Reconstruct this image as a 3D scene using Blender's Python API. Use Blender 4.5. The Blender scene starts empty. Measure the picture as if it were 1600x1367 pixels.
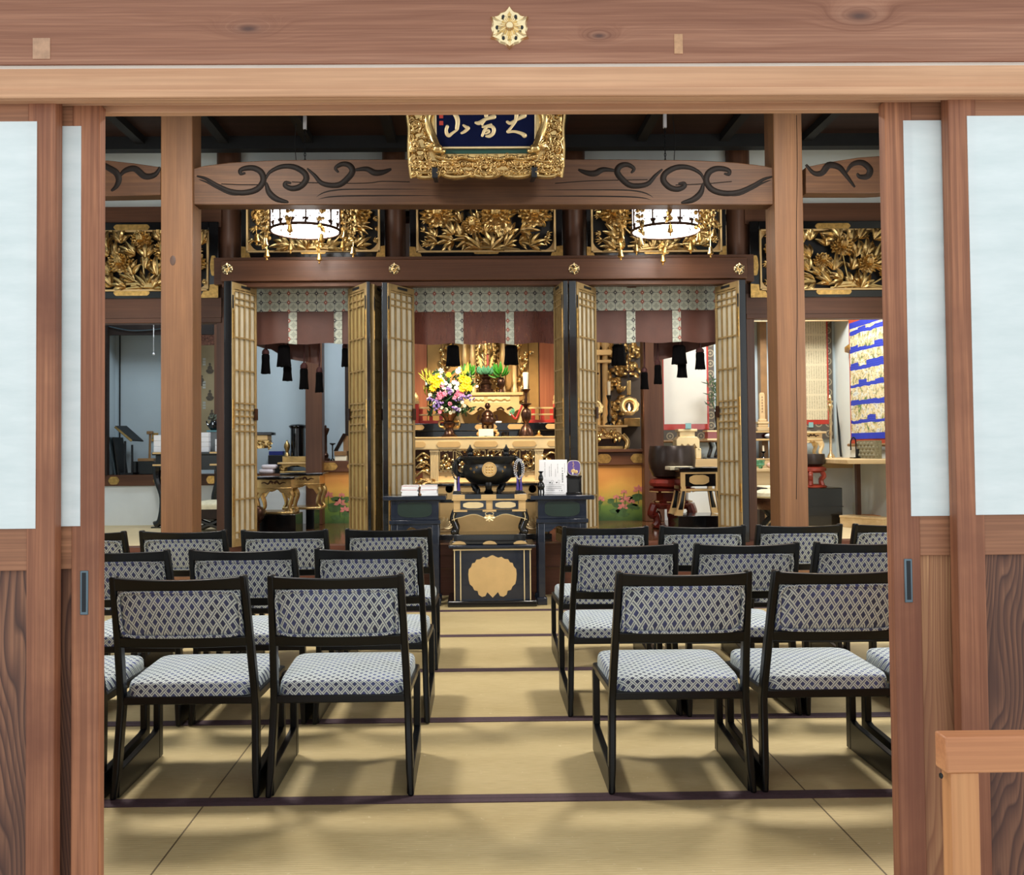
import bpy, math, random
from mathutils import Matrix, Vector
SC = bpy.context.scene
COL = SC.collection
R = math.radians
# ---------------------------------------------------------------- camera
F, CX, CY = 1450.0, 760.0, 662.0          # focal length and principal point for a 1600x1367 frame
EYE = Vector((0.0, 0.0, 1.15))
CROT = Matrix.Rotation(R(-0.7), 3, 'Z') @ Matrix.Rotation(R(91.5), 3, 'X') @ Matrix.Rotation(R(-0.5), 3, 'Z')
cd = bpy.data.cameras.new('camera'); cam = bpy.data.objects.new('camera', cd); COL.objects.link(cam)
cam.matrix_world = Matrix.Translation(EYE) @ CROT.to_4x4()
cd.sensor_fit = 'HORIZONTAL'; cd.sensor_width = 36.0; cd.lens = F / 1600 * 36
cd.shift_x = (800 - CX) / 1600; cd.shift_y = (CY - 683.5) / 1600; cd.clip_start = 0.05
SC.camera = cam
# ---------------------------------------------------------------- sky, lamps, exposure
SC.view_settings.view_transform = 'Standard'; SC.view_settings.look = 'None'
SC.view_settings.gamma = 1.0; SC.view_settings.use_curve_mapping = False
SC.view_settings.exposure = 0.32
wd = bpy.data.worlds.new('overcast_sky'); SC.world = wd; wd.use_nodes = True
bg = wd.node_tree.nodes['Background']
bg.inputs[0].default_value = (0.90, 0.965, 1.0, 1); bg.inputs[1].default_value = 1.08

def lamp(name, kind, loc, power, color=(1, 1, 1), aim=None, size=0.3, size_y=None, spot=60, blend=.6):
    d = bpy.data.lights.new(name, kind); d.energy = power; d.color = color
    if kind == 'AREA':
        d.size = size
        if size_y: d.shape = 'RECTANGLE'; d.size_y = size_y
    else:
        d.shadow_soft_size = size
    if kind == 'SPOT': d.spot_size = R(spot); d.spot_blend = blend
    o = bpy.data.objects.new(name, d); COL.objects.link(o); o.location = loc
    if aim is not None:
        o.rotation_euler = (Vector(aim) - Vector(loc)).to_track_quat('-Z', 'Y').to_euler()
    return o
WARM = (1.0, .82, .58); SOFT = (1.0, .95, .87)
# ceiling lamps of the hall (above the frame) and fill lights added inside its blank, windowless side walls
lamp('hall_ceiling_lamp', 'AREA', (-1.7, 4.6, 3.5), 92, SOFT, (-1.7, 4.6, 0), .5, .5)
lamp('hall_ceiling_lamp', 'AREA', (1.9, 4.6, 3.5), 92, SOFT, (1.9, 4.6, 0), .5, .5)
lamp('side_fill_light', 'AREA', (-3.7, 4.6, 1.7), 45, (.96, .98, 1), (0, 4.6, .6), 2.6, 1.5)
lamp('side_fill_light', 'AREA', (3.7, 4.6, 1.7), 60, (.97, .98, 1), (0, 4.6, .6), 2.6, 1.5)
# altar spot, sanctuary lamps, side alcove lamps
lamp('altar_spot', 'SPOT', (0.06, 7.95, 2.6), 185, WARM, (0.1, 9.1, 1.0), .08, spot=84)
lamp('side_altar_spot', 'SPOT', (1.35, 8.0, 2.9), 40, (1, .86, .68), (1.7, 9.5, 1.1), .1, spot=90)
lamp('sanctuary_lamp', 'AREA', (-1.35, 8.4, 2.95), 26, (.9, .95, 1), (-1.5, 9.4, .6), .5)
lamp('alcove_lamp', 'AREA', (2.9, 8.6, 3.1), 66, (1, .97, .92), (2.9, 9.3, .6), .7)
lamp('alcove_lamp', 'AREA', (-2.9, 8.6, 3.1), 15, (.80, .92, 1), (-2.9, 9.3, .6), .7)
# ---------------------------------------------------------------- picture point -> place
def W(x, y, Y):
    d = CROT @ Vector(((x - CX) / F, -(y - CY) / F, -1.0))
    return EYE + d * (Y / d.y)
def PX(x, Y, y=600): return W(x, y, Y).x
def PZ(y, Y, x=770): return W(x, y, Y).z
def M(px, Y): return px * Y / F            # picture pixels -> metres at depth Y

# ---------------------------------------------------------------- mesh builder
class MB:
    def __init__(s): s.v = []; s.f = []
    def add(s, vs, fs):
        n = len(s.v); s.v += [tuple(p) for p in vs]; s.f += [tuple(i + n for i in f) for f in fs]; return s
    def box(s, x0, x1, y0, y1, z0, z1):
        return s.add([(x0,y0,z0),(x1,y0,z0),(x1,y1,z0),(x0,y1,z0),(x0,y0,z1),(x1,y0,z1),(x1,y1,z1),(x0,y1,z1)],
                     [(3,2,1,0),(4,5,6,7),(0,1,5,4),(1,2,6,5),(2,3,7,6),(3,0,4,7)])
    def pbox(s, xa, xb, ya, yb, Y, t):
        a = W(xa, (ya+yb)/2, Y); b = W(xb, (ya+yb)/2, Y); xm = (xa+xb)/2
        return s.box(a.x, b.x, Y, Y+t, W(xm, yb, Y).z, W(xm, ya, Y).z)
    def hexa(s, q, dy):                    # four front corners (bl, br, tr, tl), pushed back along dy
        d = Vector(dy); q = [Vector(p) for p in q]
        return s.add(q + [p + d for p in q], [(0,1,2,3),(7,6,5,4),(1,0,4,5),(2,1,5,6),(3,2,6,7),(0,3,7,4)])
    def prism(s, poly, a, b, axis='Y', ccw=None):
        area = sum(poly[i][0]*poly[(i+1)%len(poly)][1]-poly[(i+1)%len(poly)][0]*poly[i][1] for i in range(len(poly)))
        p = list(poly) if area > 0 else list(poly)[::-1]
        n = len(p)
        def mk(u, v, w): return {'Y': (u, w, v), 'X': (w, u, v), 'Z': (u, v, w)}[axis]
        vs = [mk(u, v, a) for u, v in p] + [mk(u, v, b) for u, v in p]
        fs = [tuple(range(n)), tuple(range(2*n-1, n-1, -1))] + [(i, i+n, (i+1)%n+n, (i+1)%n) for i in range(n)]
        if axis == 'Z' : fs = [f[::-1] for f in fs]
        if axis == 'X' : fs = [f[::-1] for f in fs]
        return s.add(vs, fs)
    def lathe(s, prof, c=(0,0,0), seg=20, sx=1, sy=1, axis='Z'):
        vs = []; fs = []; n = len(prof)
        for k in range(seg):
            a = 2*math.pi*k/seg
            for r, z in prof:
                p = (r*math.cos(a)*sx, r*math.sin(a)*sy, z)
                if axis == 'Y': p = (p[0], -p[2], p[1])
                if axis == 'X': p = (p[2], p[0], p[1])
                vs.append((p[0]+c[0], p[1]+c[1], p[2]+c[2]))
        for k in range(seg):
            k2 = (k+1) % seg
            for i in range(n-1):
                fs.append((k*n+i, k2*n+i, k2*n+i+1, k*n+i+1))
        fs.append(tuple(k*n for k in range(seg))[::-1]); fs.append(tuple(k*n+n-1 for k in range(seg)))
        return s.add(vs, fs)
    def tube(s, pts, r, seg=8, flat=1.0):
        pts = [Vector(p) for p in pts]; n = len(pts)
        rr = r if isinstance(r, (list, tuple)) else [r]*n
        vs = []; up = None
        for i in range(n):
            t = (pts[min(i+1, n-1)] - pts[max(i-1, 0)])
            if t.length < 1e-9: t = Vector((0,0,1))
            t.normalize()
            if up is None: up = Vector((0,1,0)) if abs(t.y) < .9 else Vector((1,0,0))
            a = t.cross(up)
            if a.length < 1e-5: a = t.orthogonal()
            a.normalize(); b = a.cross(t).normalized(); up = b
            for k in range(seg):
                q = 2*math.pi*k/seg
                vs.append(pts[i] + a*(rr[i]*math.cos(q)) + b*(rr[i]*flat*math.sin(q)))
        fs = [(i*seg+k, i*seg+(k+1)%seg, (i+1)*seg+(k+1)%seg, (i+1)*seg+k) for i in range(n-1) for k in range(seg)]
        fs += [tuple(range(seg))[::-1], tuple(range((n-1)*seg, n*seg))]
        return s.add(vs, fs)
    def ell(s, c, r, seg=12, rings=7):
        if not isinstance(r, (list, tuple)): r = (r, r, r)
        prof = [(max(1e-4, math.sin(math.pi*i/rings)), -math.cos(math.pi*i/rings)) for i in range(rings+1)]
        m = MB().lathe(prof, (0,0,0), seg)
        return s.add([(c[0]+p[0]*r[0], c[1]+p[1]*r[1], c[2]+p[2]*r[2]) for p in m.v], m.f)
    def grid(s, fn, nu, nv):
        vs = [fn(i/nu, j/nv) for j in range(nv+1) for i in range(nu+1)]
        fs = [(j*(nu+1)+i, j*(nu+1)+i+1, (j+1)*(nu+1)+i+1, (j+1)*(nu+1)+i) for j in range(nv) for i in range(nu)]
        return s.add(vs, fs)
    def slab(s, fn, nu, nv, th):           # grid with thickness th along +Y
        g = MB().grid(fn, nu, nv); n = len(g.v)
        s0 = [(nu+1)*j for j in range(nv+1)]
        rim = [i for i in range(nu+1)] + [(nu+1)*j+nu for j in range(1, nv+1)] + [(nu+1)*nv+i for i in range(nu-1, -1, -1)] + [(nu+1)*j for j in range(nv-1, 0, -1)]
        fs = list(g.f) + [tuple(i+n for i in f[::-1]) for f in g.f]
        for a, b in zip(rim, rim[1:]+rim[:1]): fs.append((b, a, a+n, b+n))
        return s.add(g.v + [(p[0], p[1]+th, p[2]) for p in g.v], fs)
    def xf(s, mat):
        s.v = [tuple(mat @ Vector(p)) for p in s.v]; return s
    def join(s, o, mat=None):
        return s.add([tuple(mat @ Vector(p)) for p in o.v] if mat else o.v, o.f)

def smooth_path(pts, k=4):
    out = []; n = len(pts); P = [Vector(p) for p in pts]
    for i in range(n-1):
        p0, p1, p2, p3 = P[max(i-1,0)], P[i], P[i+1], P[min(i+2,n-1)]
        for j in range(k):
            t = j/k
            out.append(.5*((2*p1)+(p2-p0)*t+(2*p0-5*p1+4*p2-p3)*t*t+(3*p1-p0-3*p2+p3)*t**3))
    out.append(P[-1]); return out

BASE = {}
def tag(o, label=None, cat=None, group=None, kind=None):
    if label: o['label'] = label
    if cat: o['category'] = cat
    if group: o['group'] = group
    if kind: o['kind'] = kind
    return o
def thing(name, label, cat, loc=(0,0,0), rz=0, group=None, kind=None):
    o = bpy.data.objects.new(name, None); COL.objects.link(o); o.empty_display_size = .05
    o.location = loc; o.rotation_euler = (0, 0, rz)
    BASE[o.name] = Vector(loc)
    return tag(o, label, cat, group, kind)
def finish(me, smooth=True, ang=38):
    for p in me.polygons: p.use_smooth = smooth
    if smooth:
        try: me.set_sharp_from_angle(angle=R(ang))
        except Exception: pass
def build(mb, name, mat, parent=None, bevel=0, local=False, ang=38, label=None, kind=None, solid=0, sub=0):
    me = bpy.data.meshes.new(name)
    off = Vector((0,0,0))
    if parent is not None:
        off = BASE.get(parent.name, Vector((0,0,0))) if not local else Vector((0,0,0))
    me.from_pydata([tuple(Vector(p)-off) for p in mb.v], [], mb.f); me.update()
    if mat: me.materials.append(mat)
    finish(me, True, ang)
    o = bpy.data.objects.new(name, me); COL.objects.link(o)
    if parent is not None:
        o.parent = parent; BASE[o.name] = BASE.get(parent.name, Vector((0,0,0)))
    if solid:
        m = o.modifiers.new('solid', 'SOLIDIFY'); m.thickness = solid; m.offset = 0
    if sub:
        m = o.modifiers.new('sub', 'SUBSURF'); m.levels = sub; m.render_levels = sub
    if bevel:
        m = o.modifiers.new('bevel', 'BEVEL'); m.width = bevel; m.segments = 2; m.limit_method = 'ANGLE'; m.angle_limit = R(40)
    if label: o['label'] = label
    if kind: o['kind'] = kind
    return o
def single(mb, name, mat, label, cat, group=None, kind=None, **k):
    xs = [p[0] for p in mb.v]; ys = [p[1] for p in mb.v]; zs = [p[2] for p in mb.v]
    b = Vector(((min(xs)+max(xs))/2, (min(ys)+max(ys))/2, min(zs)))
    mb.v = [tuple(Vector(p)-b) for p in mb.v]
    o = build(mb, name, mat, None, **k); o.location = b; BASE[o.name] = b
    return tag(o, label, cat, group, kind)
def struct(mb, name, mat, parent=None, **k):
    o = build(mb, name, mat, parent, **k)
    if parent is None: o['kind'] = 'structure'
    return o
def kids(o): return [c for c in bpy.data.objects if c.parent == o]
def dup(root, loc, rz=0, label=None, group=None):
    r = root.copy(); COL.objects.link(r); r.location = loc; r.rotation_euler = (0, 0, rz)
    BASE[r.name] = Vector(loc)
    if label: r['label'] = label
    if group: r['group'] = group
    for ch in KIDS(root):
        c = ch.copy(); COL.objects.link(c); c.parent = r
        for g in KIDS(ch):
            d = g.copy(); COL.objects.link(d); d.parent = c
    return r
_kc = {}
def KIDS(o):
    if o.name not in _kc: _kc[o.name] = kids(o)
    return _kc[o.name]

# ---------------------------------------------------------------- materials
def lin(h):
    h = h.lstrip('#'); c = [int(h[i:i+2], 16)/255 for i in (0, 2, 4)]
    return tuple(x/12.92 if x <= .04045 else ((x+.055)/1.055)**2.4 for x in c) + (1,)
class NT:
    def __init__(s, name):
        s.m = bpy.data.materials.new(name); s.m.use_nodes = True; s.t = s.m.node_tree
        s.b = s.t.nodes['Principled BSDF']; s.out = s.t.nodes['Material Output']
    def n(s, ty, **k):
        o = s.t.nodes.new(ty)
        for a, v in k.items(): setattr(o, a, v)
        return o
    def put(s, sock, v):
        if hasattr(v, 'is_output'): s.t.links.new(v, sock)
        elif v is not None: sock.default_value = v
    def math(s, op, a, b=None, c=None, clamp=False):
        o = s.n('ShaderNodeMath', operation=op); o.use_clamp = clamp
        s.put(o.inputs[0], a)
        if b is not None: s.put(o.inputs[1], b)
        if c is not None: s.put(o.inputs[2], c)
        return o.outputs[0]
    def mix(s, f, a, b, mode='MIX'):
        o = s.n('ShaderNodeMix', data_type='RGBA', blend_type=mode)
        s.put(o.inputs[0], f); s.put(o.inputs[6], a); s.put(o.inputs[7], b); return o.outputs[2]
    def obj(s, rand=0.0):
        c = s.n('ShaderNodeTexCoord').outputs['Object']
        if rand:
            r = s.n('ShaderNodeObjectInfo').outputs['Random']
            v = s.n('ShaderNodeVectorMath', operation='ADD'); s.t.links.new(c, v.inputs[0])
            s.t.links.new(s.math('MULTIPLY', r, rand), v.inputs[1]); return v.outputs[0]
        return c
    def scale(s, vec, xyz, loc=(0,0,0)):
        o = s.n('ShaderNodeMapping'); s.t.links.new(vec, o.inputs[0]); o.inputs['Scale'].default_value = xyz; o.inputs['Location'].default_value = loc
        return o.outputs[0]
    def noise(s, vec, scale, detail=4, rough=.55, dist=0):
        o = s.n('ShaderNodeTexNoise'); s.t.links.new(vec, o.inputs['Vector'])
        o.inputs['Scale'].default_value = scale; o.inputs['Detail'].default_value = detail; o.inputs['Roughness'].default_value = rough; o.inputs['Distortion'].default_value = dist
        return o.outputs[0]
    def ramp(s, f, stops, interp='LINEAR'):
        o = s.n('ShaderNodeValToRGB'); s.put(o.inputs[0], f); e = o.color_ramp.elements; o.color_ramp.interpolation = interp
        while len(e) < len(stops): e.new(.5)
        for i, (p, c) in enumerate(stops): e[i].position = p; e[i].color = c if not isinstance(c, str) else lin(c)
        return o.outputs[0]
    def sep(s, vec):
        o = s.n('ShaderNodeSeparateXYZ'); s.t.links.new(vec, o.inputs[0]); return o.outputs
    def bump(s, h, strength, dist=.002):
        o = s.n('ShaderNodeBump'); o.inputs['Strength'].default_value = strength; o.inputs['Distance'].default_value = dist
        s.t.links.new(h, o.inputs['Height']); s.t.links.new(o.outputs[0], s.b.inputs['Normal'])
    def col(s, c): s.put(s.b.inputs['Base Color'], c)
    def set(s, **k):
        for a, v in k.items(): s.put(s.b.inputs[a.replace('_', ' ')], v)
        return s
def dim(c, k): return (min(1, c[0]*k), min(1, c[1]*k), min(1, c[2]*k), 1)
def simple(name, hx, rough=.5, metal=0., var=.12, vs=8., bump=0., bs=60., coat=0., spec=.5):
    t = NT(name); c = lin(hx); v = t.obj(5.)
    f = t.noise(v, vs, 5)
    t.col(t.ramp(f, [(.3, dim(c, 1-var)), (.7, dim(c, 1+var))]))
    t.set(Roughness=rough, Metallic=metal, Coat_Weight=coat, Specular_IOR_Level=spec)
    if bump: t.bump(t.noise(v, bs, 3), bump)
    return t.m
def wood(name, dark, light, axis='X', k=1.0, rough=.5, stain=.35, streak=.45, fine=1.0, spec=.35):
    t = NT(name); v = t.obj(9.)
    i = 'XYZ'.index(axis)
    s1 = [16*k]*3; s1[i] = .7*k
    s2 = [170*k*fine]*3; s2[i] = 2.2*k
    a = t.noise(t.scale(v, s1), 1, 6, .62, .6)
    b = t.noise(t.scale(v, s2), 1, 3, .6)
    bl = t.noise(v, 1.7, 5, .6, .4)
    c = t.ramp(a, [(.28, lin(dark)), (.72, lin(light))])
    c = t.mix(t.math('MULTIPLY', t.ramp(b, [(.42, (1,1,1,1)), (.6, (0,0,0,1))]), streak), c, dim(lin(dark), .62))
    c = t.mix(t.math('MULTIPLY', t.ramp(bl, [(.42, (0,0,0,1)), (.68, (1,1,1,1))]), stain), c, dim(lin(dark), .8))
    t.col(c); t.set(Roughness=rough, Specular_IOR_Level=spec); t.bump(b, .18, .001)
    return t.m
MT = {}
MT['door_wood'] = wood('door_wood', '#7d4a35', '#c48660', 'Z', 1, .5, .85)
MT['door_wood_x'] = wood('door_wood_x', '#8a5b42', '#b9825f', 'X', 1, .5, .4)
MT['lintel'] = wood('lintel_wood', '#bd8a66', '#e3b38c', 'X', .8, .55, .3, .3)
MT['pillar'] = wood('pillar_wood', '#6a4a33', '#8d6443', 'Z', .8, .45, .25, .3)
MT['brown'] = wood('brown_wood', '#50321f', '#6d4630', 'X', .7, .42, .3, .25)
MT['brown_z'] = wood('brown_wood_z', '#4c3022', '#684632', 'Z', .7, .42, .3, .25)
MT['beam'] = wood('beam_wood', '#4a2f1d', '#6e4b2f', 'X', .7, .55, .7, .45)
MT['dark_wood'] = wood('dark_wood', '#1c1310', '#33231b', 'Y', .7, .6, .2, .3)
MT['rail'] = wood('rail_wood', '#b5744e', '#d39566', 'X', .8, .38, .15, .25)
MT['rail_z'] = wood('rail_wood_z', '#b97a4e', '#d8a06c', 'Z', .8, .38, .15, .25)
MT['pale_wood'] = wood('pale_wood', '#c7a878', '#e2c99c', 'X', .8, .5, .1, .15)
MT['stage'] = wood('stage_wood', '#573326', '#744838', 'X', .6, .4, .3, .25)
MT['naijin_floor'] = wood('polished_floor', '#4a3020', '#6e4a2e', 'X', .6, .12, .2, .2, spec=.6)
def plank_panel(name, dk, md, lt):
    t = NT(name); v = t.obj(3.); x, y, z = t.sep(v)
    w = t.math('MULTIPLY', t.noise(t.scale(v, (3.2, 3, .55)), 1, 3, .5, .3), 60)
    f = t.math('FRACT', t.math('ADD', w, t.math('MULTIPLY', x, 80)))
    g = t.noise(t.scale(v, (180, 60, 2)), 1, 3)
    c = t.ramp(f, [(0, dk), (.2, md), (.7, lt), (.86, lt), (1, dk)])
    bl = t.noise(t.scale(v, (5, 3, 1.2)), 1, 3)
    c = t.mix(t.ramp(bl, [(.42, (0,0,0,1)), (.66, (.7,.7,.7,1))]), c, lin(dk))
    c = t.mix(t.math('MULTIPLY', t.ramp(g, [(.4, (1,1,1,1)), (.62, (0,0,0,1))]), .5), c, lin(dk))
    t.col(c); t.set(Roughness=.62); t.bump(t.math('ADD', f, g), .3, .002); return t.m
MT['plank'] = plank_panel('plank_wood', '#482c22', '#6b4432', '#956549')
MT['plank_light'] = plank_panel('plank_wood_light', '#8a5a3e', '#b07c55', '#cc9a6c')
def nageshi_mat():
    t = NT('weathered_lintel_wood'); v = t.obj(); x, y, z = t.sep(v)
    warp = None; spot = None
    for (px, pz, sx, sz) in KNOTS:
        dx = t.math('DIVIDE', t.math('SUBTRACT', x, px), sx); dz = t.math('DIVIDE', t.math('SUBTRACT', z, pz), sz)
        d2 = t.math('ADD', t.math('MULTIPLY', dx, dx), t.math('MULTIPLY', dz, dz))
        e = t.math('POWER', 2.718, t.math('MULTIPLY', d2, -1.0))
        k = t.math('POWER', 2.718, t.math('MULTIPLY', d2, -9.0))
        k = t.math('ADD', k, t.math('MULTIPLY', t.math('POWER', 2.718, t.math('MULTIPLY', d2, -1.6)), .33))
        warp = e if warp is None else t.math('ADD', warp, e); spot = k if spot is None else t.math('ADD', spot, k)
    big = t.noise(t.scale(v, (.9, 1, 5)), 1, 3, .5)
    zz = t.math('ADD', t.math('ADD', t.math('MULTIPLY', z, 26), t.math('MULTIPLY', warp, 2.6)), t.math('MULTIPLY', big, 3.0))
    cb = t.n('ShaderNodeCombineXYZ'); t.put(cb.inputs[0], t.math('MULTIPLY', x, .5)); t.put(cb.inputs[1], y); t.put(cb.inputs[2], zz)
    a = t.noise(cb.outputs[0], 1.3, 6, .65)
    fine = t.noise(t.scale(v, (2.5, 60, 240)), 1, 3)
    c = t.ramp(a, [(.25, '#784b37'), (.5, '#9b6b53'), (.75, '#b6866b')])
    c = t.mix(t.math('MULTIPLY', t.ramp(fine, [(.45, (1,1,1,1)), (.62, (0,0,0,1))]), .35), c, lin('#6d4334'))
    c = t.mix(t.math('MULTIPLY', spot, .8, clamp=True), c, lin('#5b4038'))
    t.col(c); t.set(Roughness=.6, Specular_IOR_Level=.3); t.bump(fine, .15, .001); return t.m
KNOTS = [(W(388, 45, 1.93).x, W(388, 45, 1.93).z, .055, .02), (W(1343, 25, 1.93).x, W(1343, 25, 1.93).z, .06, .024), (W(936, 56, 1.93).x, W(936, 56, 1.93).z, .035, .014), (W(60, 30, 1.93).x, W(60, -30, 1.93).z, .2, .03)]
MT['nageshi'] = nageshi_mat()
MT['plaster'] = simple('white_plaster', '#dde4e1', .85, var=.03, vs=3, bump=.1, bs=200)
MT['alcove'] = simple('alcove_plaster', '#b9c9d1', .8, var=.03, vs=3)
MT['strip'] = simple('pale_strip', '#e6dccf', .7, var=.05)
MT['panel_white'] = simple('white_panel', '#dfe6e8', .5, var=.02)
MT['ceiling'] = wood('ceiling_wood', '#2a1a15', '#432b22', 'X', .7, .6, .2, .3)
MT['black'] = simple('black_lacquer', '#0a0b0d', .16, var=.2, vs=4, coat=.3)
MT['chair'] = simple('black_chair_lacquer', '#07090c', .3, var=.2, vs=6, bump=.03, bs=40, spec=.3)
MT['burner'] = simple('dull_black_bronze', '#0d0f11', .38, .3, .3, 12, .15, 50)
MT['matte_black'] = simple('matte_black', '#121314', .6, var=.2)
MT['navy'] = simple('navy_lacquer', '#161d2b', .2, var=.15, coat=.3)
MT['green_panel'] = simple('dark_green_panel', '#142822', .45, var=.15)
def gold(name, hx, rough, metal, var=.22, vs=14, bump=.12, bs=70):
    return simple(name, hx, rough, metal, var, vs, bump, bs)
MT['gold'] = gold('gilded_carving', '#cdae74', .27, .9)
MT['gold_dim'] = gold('aged_gilding', '#b3955f', .36, .85, .3)
MT['gold_leaf'] = gold('gold_leaf', '#d6b47c', .42, .4, .1, 6, .05)
MT['gold_pale'] = gold('pale_gold', '#e6d0a0', .4, .35, .08, 6, .04)
MT['gold_lat'] = simple('gold_lattice', '#977e52', .5, .25, .2, 10)
MT['brass'] = gold('brass_fitting', '#c79f5c', .35, .9, .3, 40, .35, 160)
MT['bright_brass'] = gold('bright_brass', '#e9d2a4', .24, .95, .12, 20, .1, 90)
MT['lat_paper'] = simple('gilt_paper', '#bfb69f', .6, 0, .08, 10)
MT['lat_paper2'] = simple('gilt_paper_warm', '#a8935f', .55, 0, .08, 10)
MT['iron'] = simple('dark_iron', '#2b2d30', .45, .7, .2)
MT['bronze'] = simple('dark_bronze', '#4a3226', .3, .8, .3, 20, .15, 60)
MT['scroll_dark'] = simple('dark_stained_carving', '#170f0a', .6, 0, .4, 12, .1, 60, 0, .2)
MT['steel'] = simple('dull_steel_pull', '#5f6e76', .35, .8, .15)
MT['red'] = simple('vermilion_lacquer', '#b0352a', .3, 0, .12, coat=.2)
MT['red_cloth'] = simple('red_brocade_cushion', '#8c2c1e', .5, .1, .35, 30, .3, 80)
MT['red_lacq'] = simple('dark_red_lacquer', '#5a1c14', .2, 0, .2, coat=.3)
MT['paper'] = simple('white_paper', '#eeeef0', .7, 0, .02)
MT['cream'] = simple('cream_card', '#e9e4cf', .6, 0, .03)
MT['wax'] = simple('candle_wax', '#f5eccf', .5, 0, .03)
MT['bowl'] = simple('bronze_bell_bowl', '#3a302c', .33, .5, .2, 5, .05, 20)
MT['tassel'] = simple('black_silk', '#060506', .9, 0, .3, 60, spec=.1)
MT['tassel_red'] = simple('dark_red_silk', '#3d1512', .75, 0, .3, 60)
MT['maroon'] = simple('maroon_silk', '#5c3629', .5, 0, .1, 14, .1, 300)
MT['leaf'] = simple('green_leaf', '#3f8f2c', .45, 0, .35, 14)
MT['leaf_dark'] = simple('dark_green_leaf', '#274a24', .5, 0, .35, 18)
MT['yellow'] = simple('yellow_petal', '#f2cf1e', .55, 0, .15, 30)
MT['white_f'] = simple('white_petal', '#f4f1dc', .55, 0, .08, 30)
MT['pink'] = simple('pink_petal', '#e58aa8', .55, 0, .15, 30)
MT['purple'] = simple('purple_petal', '#8a72b8', .55, 0, .2, 30)
MT['celadon'] = simple('celadon_glaze', '#5fa37f', .2, 0, .12, 14, coat=.4)
MT['cloth_pw'] = simple('pale_pink_cloth', '#e6dde2', .8, 0, .06, 14)
MT['blue_book'] = simple('blue_cover', '#1d2c78', .5, 0, .1)
MT['purple_card'] = simple('purple_card', '#5c4a8c', .5, 0, .1)
MT['navy_field'] = simple('navy_field', '#0a1233', .9, 0, .15, 20, spec=.1)
MT['seal'] = simple('red_seal', '#b5382c', .6, 0, .1)
MT['ink'] = simple('ink', '#2c2c30', .7, 0, .05)
MT['green_carv'] = simple('green_paint', '#17463a', .5, 0, .15)
MT['cushion'] = simple('cream_cushion', '#ddd6b8', .85, 0, .12, 30, .3, 90)
MT['orange_box'] = simple('orange_wood_box', '#c88a58', .5, 0, .1)
MT['grey_cloth'] = simple('grey_green_pattern', '#77735c', .8, 0, .3, 60)
MT['mount'] = simple('scroll_edge_wood', '#8c6a42', .5, 0, .2)
MT['crystal'] = NT('clear_beads').set(Base_Color=(.9,.93,1,1), Roughness=.12, Transmission_Weight=.55).m
MT['dark_beads'] = simple('dark_beads', '#20221c', .2, 0, .3, 30)
MT['purple_silk'] = simple('purple_silk', '#3e2f80', .7, 0, .2, 40)
def emis(name, col, st):
    t = NT(name); t.set(Base_Color=col, Emission_Color=col, Emission_Strength=st, Roughness=.6); return t.m
MT['glow'] = emis('lit_lantern_paper', (1, .99, .97, 1), 2.2)
MT['flame'] = emis('small_flame', (1, .55, .25, 1), 9)
def paper_mat():
    t = NT('shoji_paper'); v = t.obj(4.)
    f = t.noise(t.scale(v, (2, 2, 9)), 3, 4, .6)
    c = t.ramp(f, [(.3, '#e0e9e8'), (.7, '#eef4f3')]); t.col(c); t.set(Roughness=.8)
    tr = t.n('ShaderNodeBsdfTranslucent'); t.put(tr.inputs[0], c)
    mx = t.n('ShaderNodeMixShader'); mx.inputs[0].default_value = .18
    t.t.links.new(t.b.outputs[0], mx.inputs[1]); t.t.links.new(tr.outputs[0], mx.inputs[2]); t.t.links.new(mx.outputs[0], t.out.inputs[0])
    return t.m
MT['shoji'] = paper_mat()
def tatami_mat():
    t = NT('tatami_rush'); v = t.obj(); x, y, z = t.sep(v)
    rib = t.math('SINE', t.math('MULTIPLY', y, 2*math.pi/.0135))
    n1 = t.noise(t.scale(v, (.8, 2.2, 1)), 1.3, 5, .6); n2 = t.noise(t.scale(v, (16, 320, 1)), 1, 3)
    n3 = t.noise(v, 42, 2, .5)
    c = t.ramp(n1, [(.3, '#b39f72'), (.7, '#c8b588')])
    c = t.mix(t.math('MULTIPLY', t.ramp(n2, [(.4, (1,1,1,1)), (.62, (0,0,0,1))]), .3), c, lin('#8f7c50'))
    c = t.mix(t.math('MULTIPLY', t.math('ADD', t.math('MULTIPLY', rib, .5), .5), .17), c, lin('#6f5d38'))
    c = t.mix(t.math('MULTIPLY', t.ramp(n3, [(.7, (0,0,0,1)), (.74, (1,1,1,1))]), .35), c, lin('#ddd0ab'))
    sd = t.math('GREATER_THAN', t.math('ABSOLUTE', t.math('SUBTRACT', t.math('ABSOLUTE', t.math('SUBTRACT', t.math('FRACT', t.math('DIVIDE', t.math('SUBTRACT', x, -.89), 1.98)), .5)), .5)), .0014)
    c = t.mix(t.math('SUBTRACT', 1.0, sd), c, lin('#5a4a2e'))
    t.col(c); t.set(Roughness=.55, Specular_IOR_Level=.4); t.bump(rib, .12, .0015); return t.m
MT['tatami'] = tatami_mat()
MT['tatami_edge'] = simple('tatami_border_cloth', '#453138', .75, 0, .15, 60, .1, 300)
MT['tatami_pale'] = simple('pale_tatami', '#d8c49a', .6, 0, .06, 12)
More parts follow.
